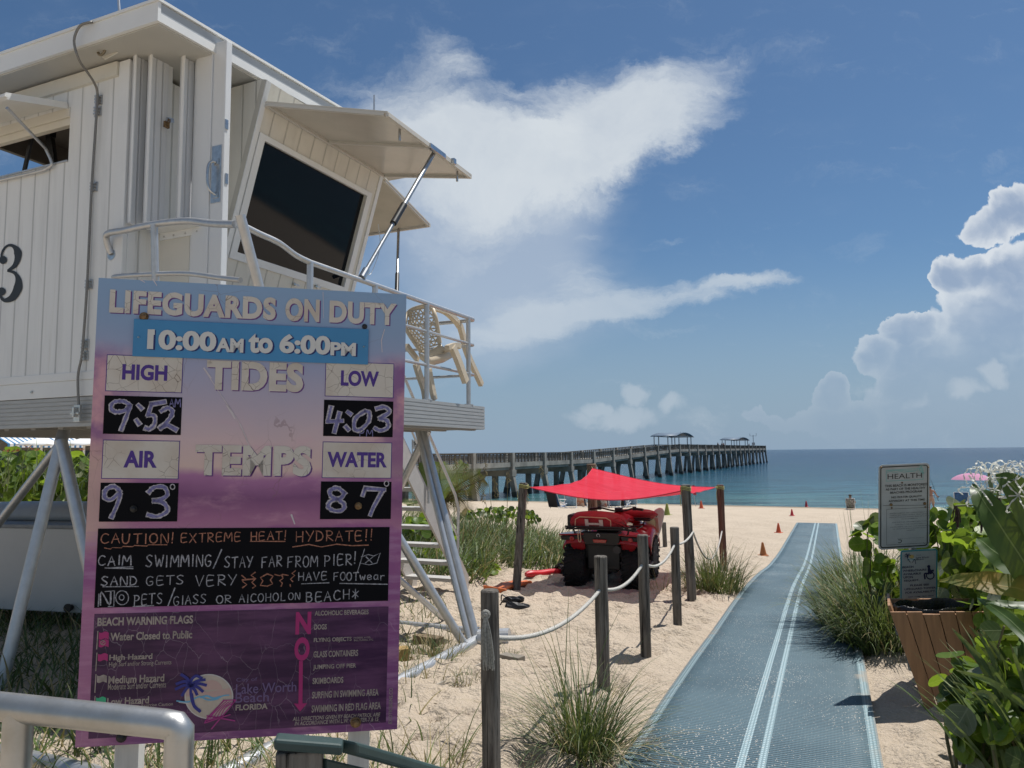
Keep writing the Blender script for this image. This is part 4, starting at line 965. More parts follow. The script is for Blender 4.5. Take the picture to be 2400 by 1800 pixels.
chalk_num(s_air, [[(268, 1400), (230, 1370), (180, 1390), (175, 1440), (215, 1450), (265, 1410), (255, 1470), (215, 1560)], [(445, 1405), (480, 1375), (540, 1375), (560, 1420), (520, 1450), (475, 1458)], [(475, 1458), (535, 1470), (560, 1520), (500, 1555), (440, 1545)]])
chalk_num(s_wat, [[(1650, 1410), (1610, 1380), (1565, 1395), (1570, 1430), (1610, 1450), (1650, 1480), (1640, 1515), (1590, 1520), (1552, 1495), (1570, 1460), (1630, 1440), (1655, 1410)], [(1765, 1425), (1780, 1380)], [(1780, 1382), (1900, 1390)], [(1885, 1400), (1830, 1500), (1812, 1545)]])
for par_, s_, tl, br in ((s_hi, 'AM', (570, 828), (650, 880)), (s_lo, 'PM', (1740, 1018), (1832, 1062))):
    mb = MB(); a, b_ = S3(*tl), S3(*br); hand(mb, bf, s_, a[0], b_[0], a[1], b_[1], .0035, .0026); mb.build('chalk_writing', M_ch_p, par_)
for par_, cx_, cy_ in ((s_air, 592, 1372), (s_wat, 1912, 1352)):
    mb = MB(); strokes(mb, bf, [S3(x, y) for x, y in arc(cx_, cy_, 14, 16, 0, 360, 12)], .004, .0026); mb.build('chalk_writing', M_ch_e, par_)
# chalk message
mb = MB()
def hline(s_, tl, tr, hgt, mi, w=.0042):
    a = S4(*tl); b_ = S4(*tr); c_ = S4(tl[0], tl[1]+hgt); hand(mb, bf, s_, a[0], b_[0], a[1], c_[1], w, .0018, mi, slope=(b_[1]-a[1])/(b_[0]-a[0]))
def uline(pts, mi, w=.0034): strokes(mb, bf, [S4(*p_) for p_ in pts], w, .0018, mi, .3)
hline('CAUTION!', (205, 142), (700, 140), 62, 0); hline('EXTREME', (730, 140), (1130, 130), 58, 0, .0038); hline('HEAT!', (1180, 128), (1425, 122), 55, 0, .0038); hline('HYDRATE!!', (1470, 128), (1985, 116), 66, 0, .004)
uline([(235, 232), (275, 240), (285, 230), (345, 232), (355, 222), (420, 224), (430, 216), (510, 220), (520, 212), (640, 212)], 0); uline([(1180, 190), (1405, 190)], 0); uline([(1455, 226), (1560, 210), (1640, 226), (1740, 208), (1840, 218), (1945, 214)], 0)
hline('CAlM', (195, 285), (425, 280), 62, 1, .0046); hline('SWIMMING', (500, 280), (940, 275), 75, 1, .0044); hline('/', (935, 270), (1015, 268), 80, 1); hline('STAY', (1010, 290), (1205, 285), 70, 1, .0038); hline('FAR', (1250, 290), (1395, 282), 68, 1, .0038); hline('FROM', (1420, 288), (1630, 280), 70, 1, .0038); hline('PIER!', (1655, 280), (1875, 265), 70, 1, .004)
uline([(240, 362), (420, 366)], 1, .0045); uline([(240, 362), (420, 354)], 1)
uline([(1920, 240), (1875, 385)], 1); uline([(1900, 290), (1945, 275), (1980, 285), (2022, 265), (2000, 330), (1950, 342), (1888, 330)], 1); uline([(1930, 290), (1970, 330)], 1); uline([(1975, 290), (1925, 330)], 1)
hline('SAND', (208, 420), (455, 415), 58, 1); hline('GETS', (505, 415), (765, 405), 58, 1, .0038); hline('VERY', (825, 410), (1105, 400), 68, 1, .0038); hline('HAVE', (1490, 392), (1685, 388), 52, 1, .0036); hline('FOOTwear', (1715, 390), (2060, 388), 52, 1, .0036)
uline([(225, 484), (455, 482)], 1); uline([(1512, 465), (1690, 458)], 1); uline([(1760, 462), (2068, 468)], 1)
for p_ in ([(1125, 410), (1150, 432), (1130, 450), (1158, 470), (1130, 490)], [(1212, 390), (1185, 410), (1215, 432), (1190, 455), (1215, 480), (1195, 492)], [(1128, 440), (1215, 432)], [(1290, 400), (1245, 425), (1262, 445), (1245, 475), (1290, 480), (1325, 465), (1310, 440), (1328, 415), (1290, 400)], [(1340, 405), (1370, 412), (1390, 404), (1425, 410)], [(1385, 410), (1392, 430), (1370, 445), (1388, 460), (1380, 480)], [(1472, 380), (1450, 398), (1468, 410), (1440, 435), (1455, 450)], [(1438, 470), (1440, 482)]): uline(p_, 0, .0046)
hline('N', (205, 520), (300, 518), 85, 1, .006); uline([(200, 530), (195, 612)], 1); uline([(240, 515), (300, 510), (296, 612), (260, 612)], 1); uline([S for S in arc(350, 555, 42, 46, 0, 360, 14)], 1); uline([S for S in arc(347, 553, 16, 18, 0, 360, 10)], 1)
hline('PETS', (425, 538), (622, 520), 68, 1, .0038); uline([(420, 612), (555, 606)], 1); hline('/', (640, 520), (705, 515), 75, 1, .005); hline('GlASS', (680, 545), (905, 530), 58, 1, .0036); hline('OR', (955, 540), (1070, 535), 50, 1, .0036); hline('AlCOHOL', (1105, 535), (1420, 522), 52, 1, .0034); hline('ON', (1425, 525), (1510, 520), 45, 1, .0034); hline('BEACH*', (1540, 520), (1890, 498), 62, 1, .004)
mb.build('chalk_writing', [M_ch_o, M_ch_w], s_msg)
# lower printed panel
a, b_ = quad(S4, (163, 668), (2068, 605), (135, 1500), (2065, 1405)); mb = MB(); rect(mb, (a[0], a[1]), (b_[0], BH-.03), .0008); low = mb.build('rules_panel', M_dkp, board)
mb = MB(); H_ = .0018
M_now = [M_tan]
def T_(s_, tl, br, bold=.02, mi=0, **k):
    tb = MB(); txt(tb, S4, s_, tl, br, bold, H_, mi, **k); tb.build('lettering', M_now[0], low)
T_('BEACH WARNING FLAGS', (192, 685), (808, 722), .032); T_('Water Closed to Public', (275, 782), (803, 818), .026); T_('High Hazard', (268, 925), (545, 962), .026); T_('High Surf and/or Strong Currents', (266, 972), (668, 995), .004); T_('Medium Hazard', (262, 1063), (622, 1098), .026)
T_('Moderate Surf and/or Currents', (259, 1112), (634, 1136), .004); T_('Low Hazard', (254, 1205), (523, 1240), .026); T_('Calm Conditions, Exercise Caution', (252, 1252), (678, 1256), .004); T_('Absence of Flags Does', (270, 1428), (480, 1440), .004)
for s_, tl, br in (('ALCOHOLIC BEVERAGES', (1598, 640), (1946, 662)), ('DOGS', (1595, 728), (1675, 760)), ('FLYING OBJECTS', (1592, 816), (1836, 842)), ('GLASS CONTAINERS', (1590, 902), (1878, 932)), ('JUMPING OFF PIER', (1587, 990), (1865, 1016)), ('SKIMBOARDS', (1584, 1075), (1782, 1106)), ('SURFING IN SWIMMING AREA', (1581, 1164), (2010, 1188)), ('SWIMMING IN RED FLAG AREA', (1578, 1252), (2025, 1276))): T_(s_, tl, br, .024)
T_('FRISBEES, KITES,', (1850, 810), (1960, 818), .004); T_('BALL PLAYING, ETC.', (1852, 825), (1978, 834), .004)
T_('ALL DIRECTIONS GIVEN BY BEACH PATROL ARE', (1455, 1328), (2022, 1323), .02, shear=.2); T_('IN ACCORDANCE WITH L.W. CHAPTER 7 & 15', (1468, 1357), (2010, 1354), .02, shear=.2)
T_('EXOTICSIGNS.CO', (2080, 1140), (2098, 1370), .01, rot=True)
T_('FLORIDA', (1085, 1248), (1292, 1276), .03)
M_now[0] = M_lpur; T_('City of', (1090, 1075), (1225, 1100), .0); T_('Lake Worth', (1088, 1115), (1478, 1162), .006); T_('Beach', (1085, 1175), (1300, 1226), .006); M_now[0] = M_mag
T_('N', (1476, 648), (1572, 790), .04); T_('O', (1468, 812), (1562, 962), .05)
sh_ = [(1496, 965), (1520, 965), (1518, 1240), (1548, 1238), (1503, 1292), (1462, 1240), (1492, 1242)]
def poly(mb, f, pts, h, mi=None): mb.add([bf(*f(*p_), h) for p_ in pts], [tuple(range(len(pts)))], mi)
mb = MB(); poly(mb, S4, sh_, H_); mb.build('red_arrow', M_mag, low)
# flags
for k, (x0, y0, c_) in enumerate(((190, 778, M_mag), (184, 918, M_mag), (178, 1058, M_tan), (172, 1200, M_grn))):
    mb = MB(); poly(mb, S4, [(x0, y0-8), (x0+6, y0-8), (x0-2, y0+112), (x0-8, y0+112)], H_, 0)
    two = (k == 0); hh = 44
    def wavy(ya, yb): return [(x0+10+64*i/8, ya+5*sin(i*.9)) for i in range(9)]+[(x0+10-2+64*i/8, yb+5*sin(i*.9)) for i in range(8, -1, -1)]
    poly(mb, S4, wavy(y0, y0+hh), H_, 1)
    if two:
        poly(mb, S4, wavy(y0+50, y0+94), H_, 1); strokes(mb, bf, [S4(*p_) for p_ in arc(x0+36, y0+68, 15, 14, 0, 360, 14)], .0025, H_+.0006, 0); strokes(mb, bf, [S4(x0+26, y0+78), S4(x0+46, y0+58)], .0025, H_+.0006, 0)
    mb.build('printed_flag', [M_tan, c_], low)
# emblem: palm, sun disc, waves and deck chair
mb = MB()
poly(mb, S4, arc(912, 1195, 158, 146, 0, 360, 40), H_, 4); poly(mb, S4, arc(912, 1195, 150, 139, 0, 360, 40), H_+.0005, 0)
poly(mb, S4, arc(930, 1150, 70, 62, 180, 360, 20), H_+.001, 5)
poly(mb, S4, [(765, 1150), (800, 1138), (900, 1165), (1050, 1140), (1060, 1180), (950, 1205), (860, 1180), (765, 1195)], H_+.0012, 5)
def stk(pts, w, mi, h, jit=0.0): strokes(mb, bf, [(k.x, k.y) for k in smoothpath([(*S4(*p_), 0) for p_ in pts], 5)], w, h, mi, jit)
stk([(705, 1222), (780, 1228), (850, 1195), (900, 1215), (960, 1212), (1000, 1190), (1042, 1184)], .005, 1, H_+.002); stk([(860, 1200), (900, 1190), (940, 1205), (985, 1195)], .007, 1, H_+.0018); stk([(720, 1230), (790, 1240)], .004, 4, H_+.0019)
stk([(795, 1130), (797, 1190), (815, 1250), (855, 1290)], .010, 2, H_+.0024); stk([(800, 1180), (815, 1250), (850, 1285)], .012, 2, H_+.0022)
for fr_ in ([(795, 1125), (775, 1080), (735, 1052)], [(795, 1125), (760, 1095), (705, 1112)], [(795, 1125), (755, 1120), (700, 1145)], [(795, 1125), (770, 1140), (740, 1185)], [(795, 1125), (800, 1085), (830, 1060), (865, 1075)], [(795, 1125), (830, 1095), (885, 1085)], [(795, 1125), (840, 1110), (893, 1120)], [(795, 1125), (835, 1130), (872, 1160)], [(795, 1125), (820, 1150), (835, 1180)]): stk(fr_, .011, 2, H_+.0026)
for i in range(5): stk([(898+i*22, 1335-i*2), (940+i*20, 1290-i*6), (1010+i*17, 1222+i*2)], .0035, 3, H_+.003)
stk([(890, 1350), (1005, 1318)], .005, 3, H_+.003); stk([(1085, 1218), (930, 1402)], .005, 3, H_+.003); stk([(1010, 1215), (885, 1362)], .004, 3, H_+.003); stk([(900, 1318), (1080, 1350)], .005, 3, H_+.003); stk([(885, 1365), (1050, 1310)], .004, 3, H_+.003); stk([(1015, 1218), (1085, 1215)], .004, 3, H_+.003)
mb.build('emblem', [mat('print_sand', (.56, .48, .40), .45, var=.15, vscale=20), pmat('aqua', (.16, .42, .62)), pmat('palm_blue', (.035, .04, .24)), pmat('chair_mag', (.40, .05, .24)), pmat('white2', (.60, .56, .55)), pmat('peach', (.55, .38, .34))], low)
# scratches through the print
mb = MB()
for pts, w_ in (([(785, 640), (830, 700)], .006), ([(790, 650), (880, 790), (940, 880), (1000, 970), (1090, 1180)], .0025), ([(930, 870), (975, 950)], .006), ([(1010, 985), (1050, 1080)], .005), ([(1325, 1545), (1345, 1600)], .006), ([(1520, 170), (1524, 330)], .002), ([(1900, 400), (1880, 470), (1885, 540)], .003), ([(395, 95), (420, 110)], .004), ([(470, 90), (495, 130)], .004)):
    strokes(mb, bf, [S3(*p_) for p_ in pts], w_, .0016, 0, .5)
mb.build('scratches', mat('scratch_pale', (.62, .56, .58), .7), panel)
# bolts, posts
def bolt(x, y, f, r_=.014, m_=M_rust):
    u_, v_ = f(x, y); mb = MB(); mb.lathe(bf(u_, v_, .0), BN, [(r_*1.4, .003), (r_*1.3, .006), (r_, .006), (r_*.9, .014), (r_*.4, .017)], 12); mb.build('bolt', m_, board)
bolt(416, 322, S3, .013); bolt(1777, 383, S3, .008, M_blk); bolt(352, 1508, S3, .010, M_blk); bolt(1738, 1490, S3, .011); bolt(345, 1460, S4, .014, M_blk); bolt(1863, 1362, S4, .016)
for x, y in ((385, 450), (1772, 508)): bolt(x, y, S3, .004, M_steel)
M_post_w = mat('post_white_paint', (.60, .60, .57), .65, var=.2, vscale=6, bump=.15, stretch=(4, 4, .5))
for u0, u1 in ((buv((160+228/2.765)/1.085, 1640)[0], buv((160+498/2.765)/1.085, 1640)[0]), (buv((160+1780/2.765)/1.085, 1580)[0]+.012, buv((160+1968/2.765)/1.085, 1580)[0]-.0)):
    mb = MB(); c0 = bf((u0+u1)/2, .2, -.067); c1 = bf((u0+u1)/2, 2.66, -.067)
    mb.bar(c0, c1, .089, .089, BU.cross(EZ)); mb.build('post', M_post_w, board, bevel=.005)
# ------------------------------------------------------------------ foreground rails
M_pipe = mat('weathered_pipe', (.52, .52, .51), .40, .9, var=.3, vscale=7, bump=.06, bscale=90, col2=(.40, .39, .36))
gr = thing('guard_rail', at(200, 1650, 1.5), 'thick weathered aluminium pipe guard rail with square corner in front of the notice board', 'guard rail')
A_, B_ = at(-150, 1510, 1.54), at(388, 1567, 1.5)
mb = MB(); r_ = .0272; Bd = Vector((B_.x, B_.y, B_.z)); du_ = (B_-A_).normalized(); mb.tube([A_]+[Bd-du_*.030, Bd-du_*.006-EZ*.002, Bd-EZ*.008, Bd-EZ*.032, Vector((B_.x, B_.y, 0))], r_, 28); mb.build('top_pipe', M_pipe, gr, smooth=True, sharp=75)
for x, y in ((44, 1530),):
    k = (x-(-150))/(387+150); p_ = lerp(A_, B_, k); mb = MB(); mb.tube([p_+EZ*.002, Vector((p_.x, p_.y, .0))], r_*.99, 20); mb.build('pipe_post', M_pipe, gr, smooth=True)

M_green = mat('green_recycled_board', (.028, .052, .050), .55, var=.25, vscale=5, bump=.06, bscale=70, col2=(.045, .078, .074))
def wood(name, c1, c2, bumpv=.5, stretch=(14, 14, 1.1), rough=.85):
    m, q, b, out = node_mat(name); oc = q.n('ShaderNodeTexCoord').outputs['Object']
    ob = q.n('ShaderNodeObjectInfo').outputs['Random']
    v_ = q.n('ShaderNodeVectorMath', operation='ADD'); q.link(oc, v_.inputs[0]); q.link(q.comb(q.mul(ob, 7), q.mul(ob, 3), q.mul(ob, 5)), v_.inputs[1])
    gr_ = q.noise(q.map(v_.outputs[0], stretch), 2.2, 8, .68, .6); kn = q.noise(q.map(v_.outputs[0], (3, 3, .5)), 1.6, 4, .5)
    cr = q.rng(q.noise(q.map(v_.outputs[0], (stretch[0]*2.2, stretch[1]*2.2, stretch[2]*.55)), 2.0, 4, .6), .60, .66)
    c = q.mix(q.rng(gr_, .32, .68), c1, c2); c = q.mix(q.mul(q.rng(kn, .5, .7), .35), c, tuple(k*.6 for k in c1)); c = q.mix(q.mul(cr, .8), c, tuple(k*.22 for k in c1))
    q.link(c, b.inputs['Base Color']); b.inputs['Roughness'].default_value = rough; b.inputs['Specular IOR Level'].default_value = .2
    q.link(q.bump(q.sub(gr_, q.mul(cr, 1.5)), bumpv, .008), b.inputs['Normal']); return m
M_wood = wood('grey_weathered_wood', (.070, .062, .054), (.22, .20, .175), .9)
M_wood_b = wood('brown_post_wood', (.16, .11, .075), (.28, .21, .15))
hr = thing('handrail', at(650, 1650, 1.5), 'green plank handrail stepping down from a weathered wood post', 'handrail')
p0 = at(650, 1600, 1.62); pc = at(649, 1611, 1.60)
mb = MB(); px_ = at(650, 1608, 1.56); mb.box(Vector((px_.x, px_.y, px_.z-.65)), (.089, .089, 1.3), (BU, BU.cross(EZ).normalized(), EZ)); mb.build('post', M_wood, hr, bevel=.004)
ca, cb_ = at(596, 1585, 1.53), at(742, 1597, 1.55)
mb = MB(); ca2, cb2 = ca, cb_
dirc = (cb_-ca).normalized(); bk = Vector((-dirc.y, dirc.x, 0)).normalized()
mb.prism([ca+bk*-.03, cb_+bk*-.03, cb_+bk*.012, ca+bk*.012], EZ*-.022); mb.build('cap_board', M_green, hr, bevel=.006)
sl0, sl1 = cb_+dirc*.003, at(1040, 1684, 2.06)
sd = (sl1-sl0); sd = sd*1.6; bk2 = Vector((-sd.y, sd.x, 0)).normalized()
mb = MB(); mb.prism([sl0-bk2*.03, sl0-bk2*.03+sd, sl0+bk2*.03+sd, sl0+bk2*.03], EZ*-.026); mb.build('rail_board', M_green, hr, bevel=.006)
mb = MB(); mb.prism([sl0+bk2*.0-EZ*.04-dirc*.035, sl0+sd-EZ*.04, sl0+sd-EZ*.16, sl0-EZ*.16-dirc*.035], bk2*.035); mb.build('side_board', M_green, hr, bevel=.004)
mb = MB(); mb.prism([sl0+bk2*.012-EZ*.161-dirc*.02, sl0+bk2*.012+sd-EZ*.161, sl0+bk2*.012+sd-EZ*.9, sl0+bk2*.012-EZ*.9-dirc*.02], bk2*.02); mb.build('side_panel', M_green, hr, bevel=.004)

# ------------------------------------------------------------------ rope fence posts
def timber(name, base, top, r, label, cat, group, m=None, n=16, notch=True):
    base, top = Vector(base), Vector(top); t = thing(name, base, label, cat, group=group)
    mb = MB(); k = 9; vs = []
    x, y, d = frame_of(top-base)
    ph = [1+.025*math.sin(3*i+base.x*9)+.02*rng.uniform(-1, 1) for i in range(n)]
    b0 = base-d*.25
    rows = []
    for j in range(k+1):
        c_ = lerp(b0, top, j/k); rr = r*(1+.03*sin(j*1.3+base.x)) 
        rows.append([c_+x*(rr*ph[i % n]*cos(2*pi*i/n))+y*(rr*ph[i % n]*sin(2*pi*i/n)) for i in range(n)])
    rows.append([top+d*.008+(p_-top)*.88 for p_ in rows[-1]])
    for j in range(len(rows)): vs += rows[j]
    vs.append(top+d*.006)
    fs = [(j*n+i, j*n+(i+1) % n, (j+1)*n+(i+1) % n, (j+1)*n+i) for j in range(len(rows)-1) for i in range(n)]
    L = (len(rows)-1)*n; fs += [(L+i, L+(i+1) % n, len(vs)-1) for i in range(n)]
    mb.add(vs, fs); mb.build('timber', m or M_wood, t)
    return t
FP = []
for (x, ty, d, gy_, r, lab) in ((1058, 1277, 4.05, None, .0505, 'nearest rope-fence post with a frayed rope tassel knotted on it'), (1297, 1203, 5.85, None, .052, 'weathered rope-fence post rising out of the big grass clump'),
                         (1388, 1157, 6.72, None, .049, 'weathered rope-fence post standing in front of the right rear tyre of the quad bike'), (1457, 1140, 8.15, None, .048, 'shortest-looking weathered rope-fence post between quad bike and tall sail post')):
    p_ = at(x, ty, d); b_ = Vector((p_.x+.004, p_.y, gz(p_.x, p_.y))); timber('rope_post', b_, p_, r, lab, 'post', 'rope fence posts'); FP.append((b_, p_, r))
# far short post beside the rescue board
pb = gpt(1437, 1187); pt = Vector((pb.x, pb.y, pb.z+.66)); pt = at(1434, 1129, pb.y); timber('rope_post', pb, pt, .055, 'short far post standing beside the white rescue board', 'post', 'rope fence posts')
# sail posts
SPL_b, SPL_t = gpt(1115, 1279), at(1131, 1044, 10.5); SPL_t.y = 10.5
SPR_b = gpt(1495, 1303); SPR_t = at(1481, 1048, SPR_b.y)
SPF_b = gpt(1564, 1236); SPF_t = at(1555.5, 1048, SPF_b.y)
SPB_t = at(1277, 1003, 13.4); SPB_b = Vector((SPB_t.x+.02, 13.4, gz(SPB_t.x, 13.4)))
timber('sail_post', SPL_b, SPL_t, .058, 'leaning grey sail post left of the quad bike with orange foot', 'post', 'posts holding the shade sail')
timber('sail_post', SPR_b, SPR_t, .060, 'tall grey sail post nearest the blue mat', 'post', 'posts holding the shade sail')
timber('sail_post', SPF_b, SPF_t, .060, 'reddish brown sail post rising behind the grass clump', 'post', 'posts holding the shade sail', wood('red_brown_wood', (.11, .055, .04), (.2, .11, .08)))
timber('sail_post', SPB_b, SPB_t, .085, 'thick brown sail post hidden behind the red sail and the quad bike', 'post', 'posts holding the shade sail', M_wood_b)
# ropes
M_rope = mat('white_rope', (.62, .60, .55), .85, var=.45, vscale=160, bump=.6, bscale=200)
def rope(pts, r, label, cat='rope', group=None):
    """twisted rope: a helix-ridged tube"""
    P = [Vector(p) for p in pts]; dense = smoothpath(P, 10) if len(P) < 60 else P
    mb = MB(); mb.tube(dense, [r*(1+.12*((i % 2)*2-1)) for i in range(len(dense))], 10)
    o = mb.build('rope', M_rope, smooth=True); tag(o, label, cat, group=group); return o
h1 = FP[0][1]+Vector((.0, 0, -.235)); h2 = FP[1][1]-EZ*.24; h3 = FP[2][1]-EZ*.24; h4 = FP[3][1]-EZ*.17
h5 = on_plane(1497, 1149, SPR_b, Vector((0, 1, 0)))
rope(sag(h1+Vector((-.03, -.03, .01)), h2, .13), .0135, 'white twisted rope hanging from the tasselled post to the grass clump post', group='ropes of the fence')
rope(sag(h2, h3, .085), .013, 'white rope hanging between second and third posts past the quad bike tyre', group='ropes of the fence')
rope(sag(h3, h4, .11), .012, 'white rope hanging low in front of the far wheel of the quad bike', group='ropes of the fence')
rope(sag(h4, h5, .05), .012, 'short white rope running from the fourth post to the tall sail post', group='ropes of the fence')
h6 = at(1560, 1144, SPF_b.y)
rope(sag(h5, h6, .42), .012, 'slack white rope between the tall sail post and the reddish brown post', group='ropes of the fence')
# tassel on first post
fb = FP[0][1]; tdn = Vector((-fb.x, -fb.y, 0)).normalized()
tk = at(1049, 1327, 3.985)
M_twine = mat('frayed_twine', (.42, .41, .37), .95, var=.4, vscale=90)
mb = MB(); mb.tube([tk+Vector((.018*cos(a), -.006, .018*sin(a))) for a in np.linspace(0, 2*pi, 12, endpoint=False)], .009, 6, closed=True); mb.lathe(tk-EZ*.0, (0, -1, 0), [(.001, -.01), (.018, -.006), (.02, .008), (.008, .018)], 12)
for i in range(70):
    a = rng.uniform(-1, 1); b_ = rng.uniform(0, 1); L_ = .27*rng.uniform(.8, 1.05)
    s0_ = tk+Vector((a*.008, -.012-.008*b_, -.015)); e_ = tk+Vector((.012+a*.032, -.014-.016*b_, -L_))
    mid_ = lerp(s0_, e_, .4)+Vector((a*.008, -.012*b_, 0)); mb.tube(smoothpath([s0_, mid_, e_+Vector((rng.uniform(-.004, .004), 0, 0))], 4), .0022, 4)
o = mb.build('rope_tassel', M_twine); tag(o, 'frayed grey rope tassel knotted on the nearest fence post', 'rope end')

# ------------------------------------------------------------------ red shade sail
m, q, b, out = node_mat('red_sailcloth'); oc = q.n('ShaderNodeTexCoord').outputs['Object']
nz = q.noise(q.map(oc, (1, 5, 1), rot=(0, 0, .5)), 2.5, 5, .6); wv_ = q.noise(oc, 140, 2, .5)
cc = q.mix(q.rng(nz, .35, .7), (.74, .040, .075), (.62, .024, .05)); cc = q.mix(q.mul(q.rng(wv_, .4, .65), .25), cc, (.85, .10, .14))
q.link(cc, b.inputs['Base Color']); b.inputs['Roughness'].default_value = .9; b.inputs['Specular IOR Level'].default_value = .1
tr = q.n('ShaderNodeBsdfTranslucent'); tr.inputs[0].default_value = (.85, .10, .13, 1); tp = q.n('ShaderNodeBsdfTransparent')
m1 = q.n('ShaderNodeMixShader'); m1.inputs[0].default_value = .25; q.link(b.outputs[0], m1.inputs[1]); q.link(tr.outputs[0], m1.inputs[2])
m2 = q.n('ShaderNodeMixShader'); m2.inputs[0].default_value = .10; q.link(m1.outputs[0], m2.inputs[1]); q.link(tp.outputs[0], m2.inputs[2]); q.link(m2.outputs[0], out.inputs[0])
q.link(q.bump(q.add(q.mul(nz, 1.0), q.mul(wv_, .1)), .5, .02), b.inputs['Normal'])
sail = thing('shade_sail', lerp(SPL_t, SPR_t, .5)-EZ*.1, 'bright red shade sail stretched between four posts above the quad bike', 'shade sail')
cL, cR, cF, cB = at(1146, 1053, 10.35), at(1474, 1060, 9.55), at(1544, 1053, SPF_b.y-.1), at(1280, 1012, 13.2)
mb = MB(); rows = []; NN = 36
for i in range(NN+1):
    v_ = i/NN; row = []
    for j in range(NN+1):
        u_ = j/NN
        # front edge L->R, back edge B->F ; side edges curve inwards
        p_ = lerp(lerp(cL, cR, u_), lerp(cB, cF, u_), v_)
        eu, ev = 4*u_*(1-u_), 4*v_*(1-v_)
        cen = (cL+cR+cF+cB)/4
        infl = (.10*eu*(1-v_)+.14*eu*v_+.20*ev*(1-u_)+.12*ev*u_)
        p_ = p_ + (Vector((cen.x, cen.y, p_.z))-p_)*infl
        p_.z -= .155*eu*(1-v_)**1.2 + .10*eu*v_*.6 + .07*ev*(1-u_)+.06*ev*u_
        p_.z += .008*sin(u_*23+v_*9)*eu*ev + .006*sin(v_*31-u_*17)*ev + .018*sin(9*(u_-v_))*eu*ev
        row.append(p_)
    rows.append(row)
mb.grid(rows); mb.build('sail_cloth', m, sail, smooth=True)
mb = MB(); mb.tube(rows[0], .008, 6); mb.tube(rows[-1], .008, 6); mb.tube([r[0] for r in rows], .008, 6); mb.tube([r[-1] for r in rows], .008, 6); mb.build('hem', mat('hem_red', (.55, .03, .06), .9), sail, smooth=True)
M_cord = mat('yellow_cord', (.48, .46, .18), .8, var=.4, vscale=80)
for c_, t_ in ((cL, SPL_t), (cR, SPR_t), (cF, SPF_t), (cB, SPB_t)):
    tt = Vector((t_.x, t_.y, t_.z-.06)); mb = MB(); mb.tube([c_, lerp(c_, tt, .5)+EZ*.006, tt], .007, 6); mb.tube([c_+EZ*.008, tt+EZ*.03], .006, 6)
    for k_ in range(3): mb.tube([tt+Vector((.066*cos(a), .066*sin(a), .018*k_+.01*sin(a*2))) for a in np.linspace(0, 2*pi, 14, endpoint=False)], .0065, 5, closed=True)
    mb.tube(smoothpath([tt+Vector((-.06, -.03, 0)), tt+Vector((-.085, -.05, -.08)), tt+Vector((-.075, -.04, -.2))], 4), .005, 5); mb.build('tie_cord', M_cord, sail)
# ------------------------------------------------------------------ quad bike (local: x right, y forward, z up)
QX, QY = 1.345, 10.95
M_red = mat('quad_red', (.36, .008, .016), .3, var=.2, vscale=3, coat=.4)
M_rub = mat('tyre_rubber', (.014, .014, .014), .85, var=.4, vscale=25, bump=.2, bscale=60)
M_bk = mat('quad_black', (.012, .012, .013), .5, var=.3, vscale=8)
M_gm = mat('gunmetal', (.06, .06, .065), .45, .6, var=.3)
quad = thing('quad_bike', (QX, QY, gz(QX, QY)-.045), 'red lifeguard quad bike parked under the red sail, seen from behind', 'quad bike', rz=-radians(20))
def qp(mb, name, m_, par=None, **k): return mb.build(name, m_, par or quad, local=True, **k)
def wheel(x, y, r, w):
    mb = MB(); ax = Vector((1, 0, 0)); rr = r
    prof = [(r*.52, -w*.46), (r*.62, -w*.5), (r*.80, -w*.5), (r*.93, -w*.46), (r*.97, -w*.36), (r*.985, -w*.15), (r*.985, w*.15), (r*.97, w*.36), (r*.93, w*.46), (r*.80, w*.5), (r*.62, w*.5), (r*.52, w*.46)]
    mb.lathe((x, y, r), ax, prof, 32)
    for k in range(20):
        for s_ in (-1, 1):
            a = 2*pi*(k+(.5 if s_ > 0 else 0))/20; d = Vector((0, cos(a), sin(a))); t_ = Vector((0, -sin(a), cos(a)))
            c_ = Vector((x+s_*w*.22, y, r))+d*(r*.985); mb.box(c_, (w*.42, .03, .034), ((ax*.92+t_*(.4*s_)).normalized(), (t_*.92-ax*(.4*s_)).normalized(), d))
            c2 = Vector((x+s_*w*.46, y, r))+d*(r*.93); mb.box(c2, (.03, .03, .06), (ax, t_, d))
    wh = qp(mb, 'wheel', M_rub)
    mb = MB(); mb.lathe((x, y, r), ax, [(r*.53, -w*.42), (r*.50, -w*.30), (r*.2, -w*.2), (r*.2, w*.2), (r*.50, w*.30), (r*.53, w*.42)], 24); 
    for k in range(5):
        a = 2*pi*k/5
        for s_ in (-1, 1): mb.bar(Vector((x+s_*w*.32, y, r)), Vector((x+s_*w*.36, y+cos(a)*r*.48, r+sin(a)*r*.48)), .05, .03)
    qp(mb, 'rim', M_gm, wh)
TR_ = .325
wheel(-.42, 0, TR_, .31); wheel(.42, 0, TR_, .31); wheel(-.40, 1.28, TR_, .22); wheel(.40, 1.28, TR_, .22)
def loft(mb, secs, mi=None, cap=True):
    n = len(secs[0]); vs = [p for s_ in secs for p in s_]
    fs = [(i*n+j, i*n+(j+1) % n, (i+1)*n+(j+1) % n, (i+1)*n+j) for i in range(len(secs)-1) for j in range(n)]
    if cap: fs += [tuple(range(n))[::-1], tuple((len(secs)-1)*n+j for j in range(n))]
    mb.add(vs, fs, mi)
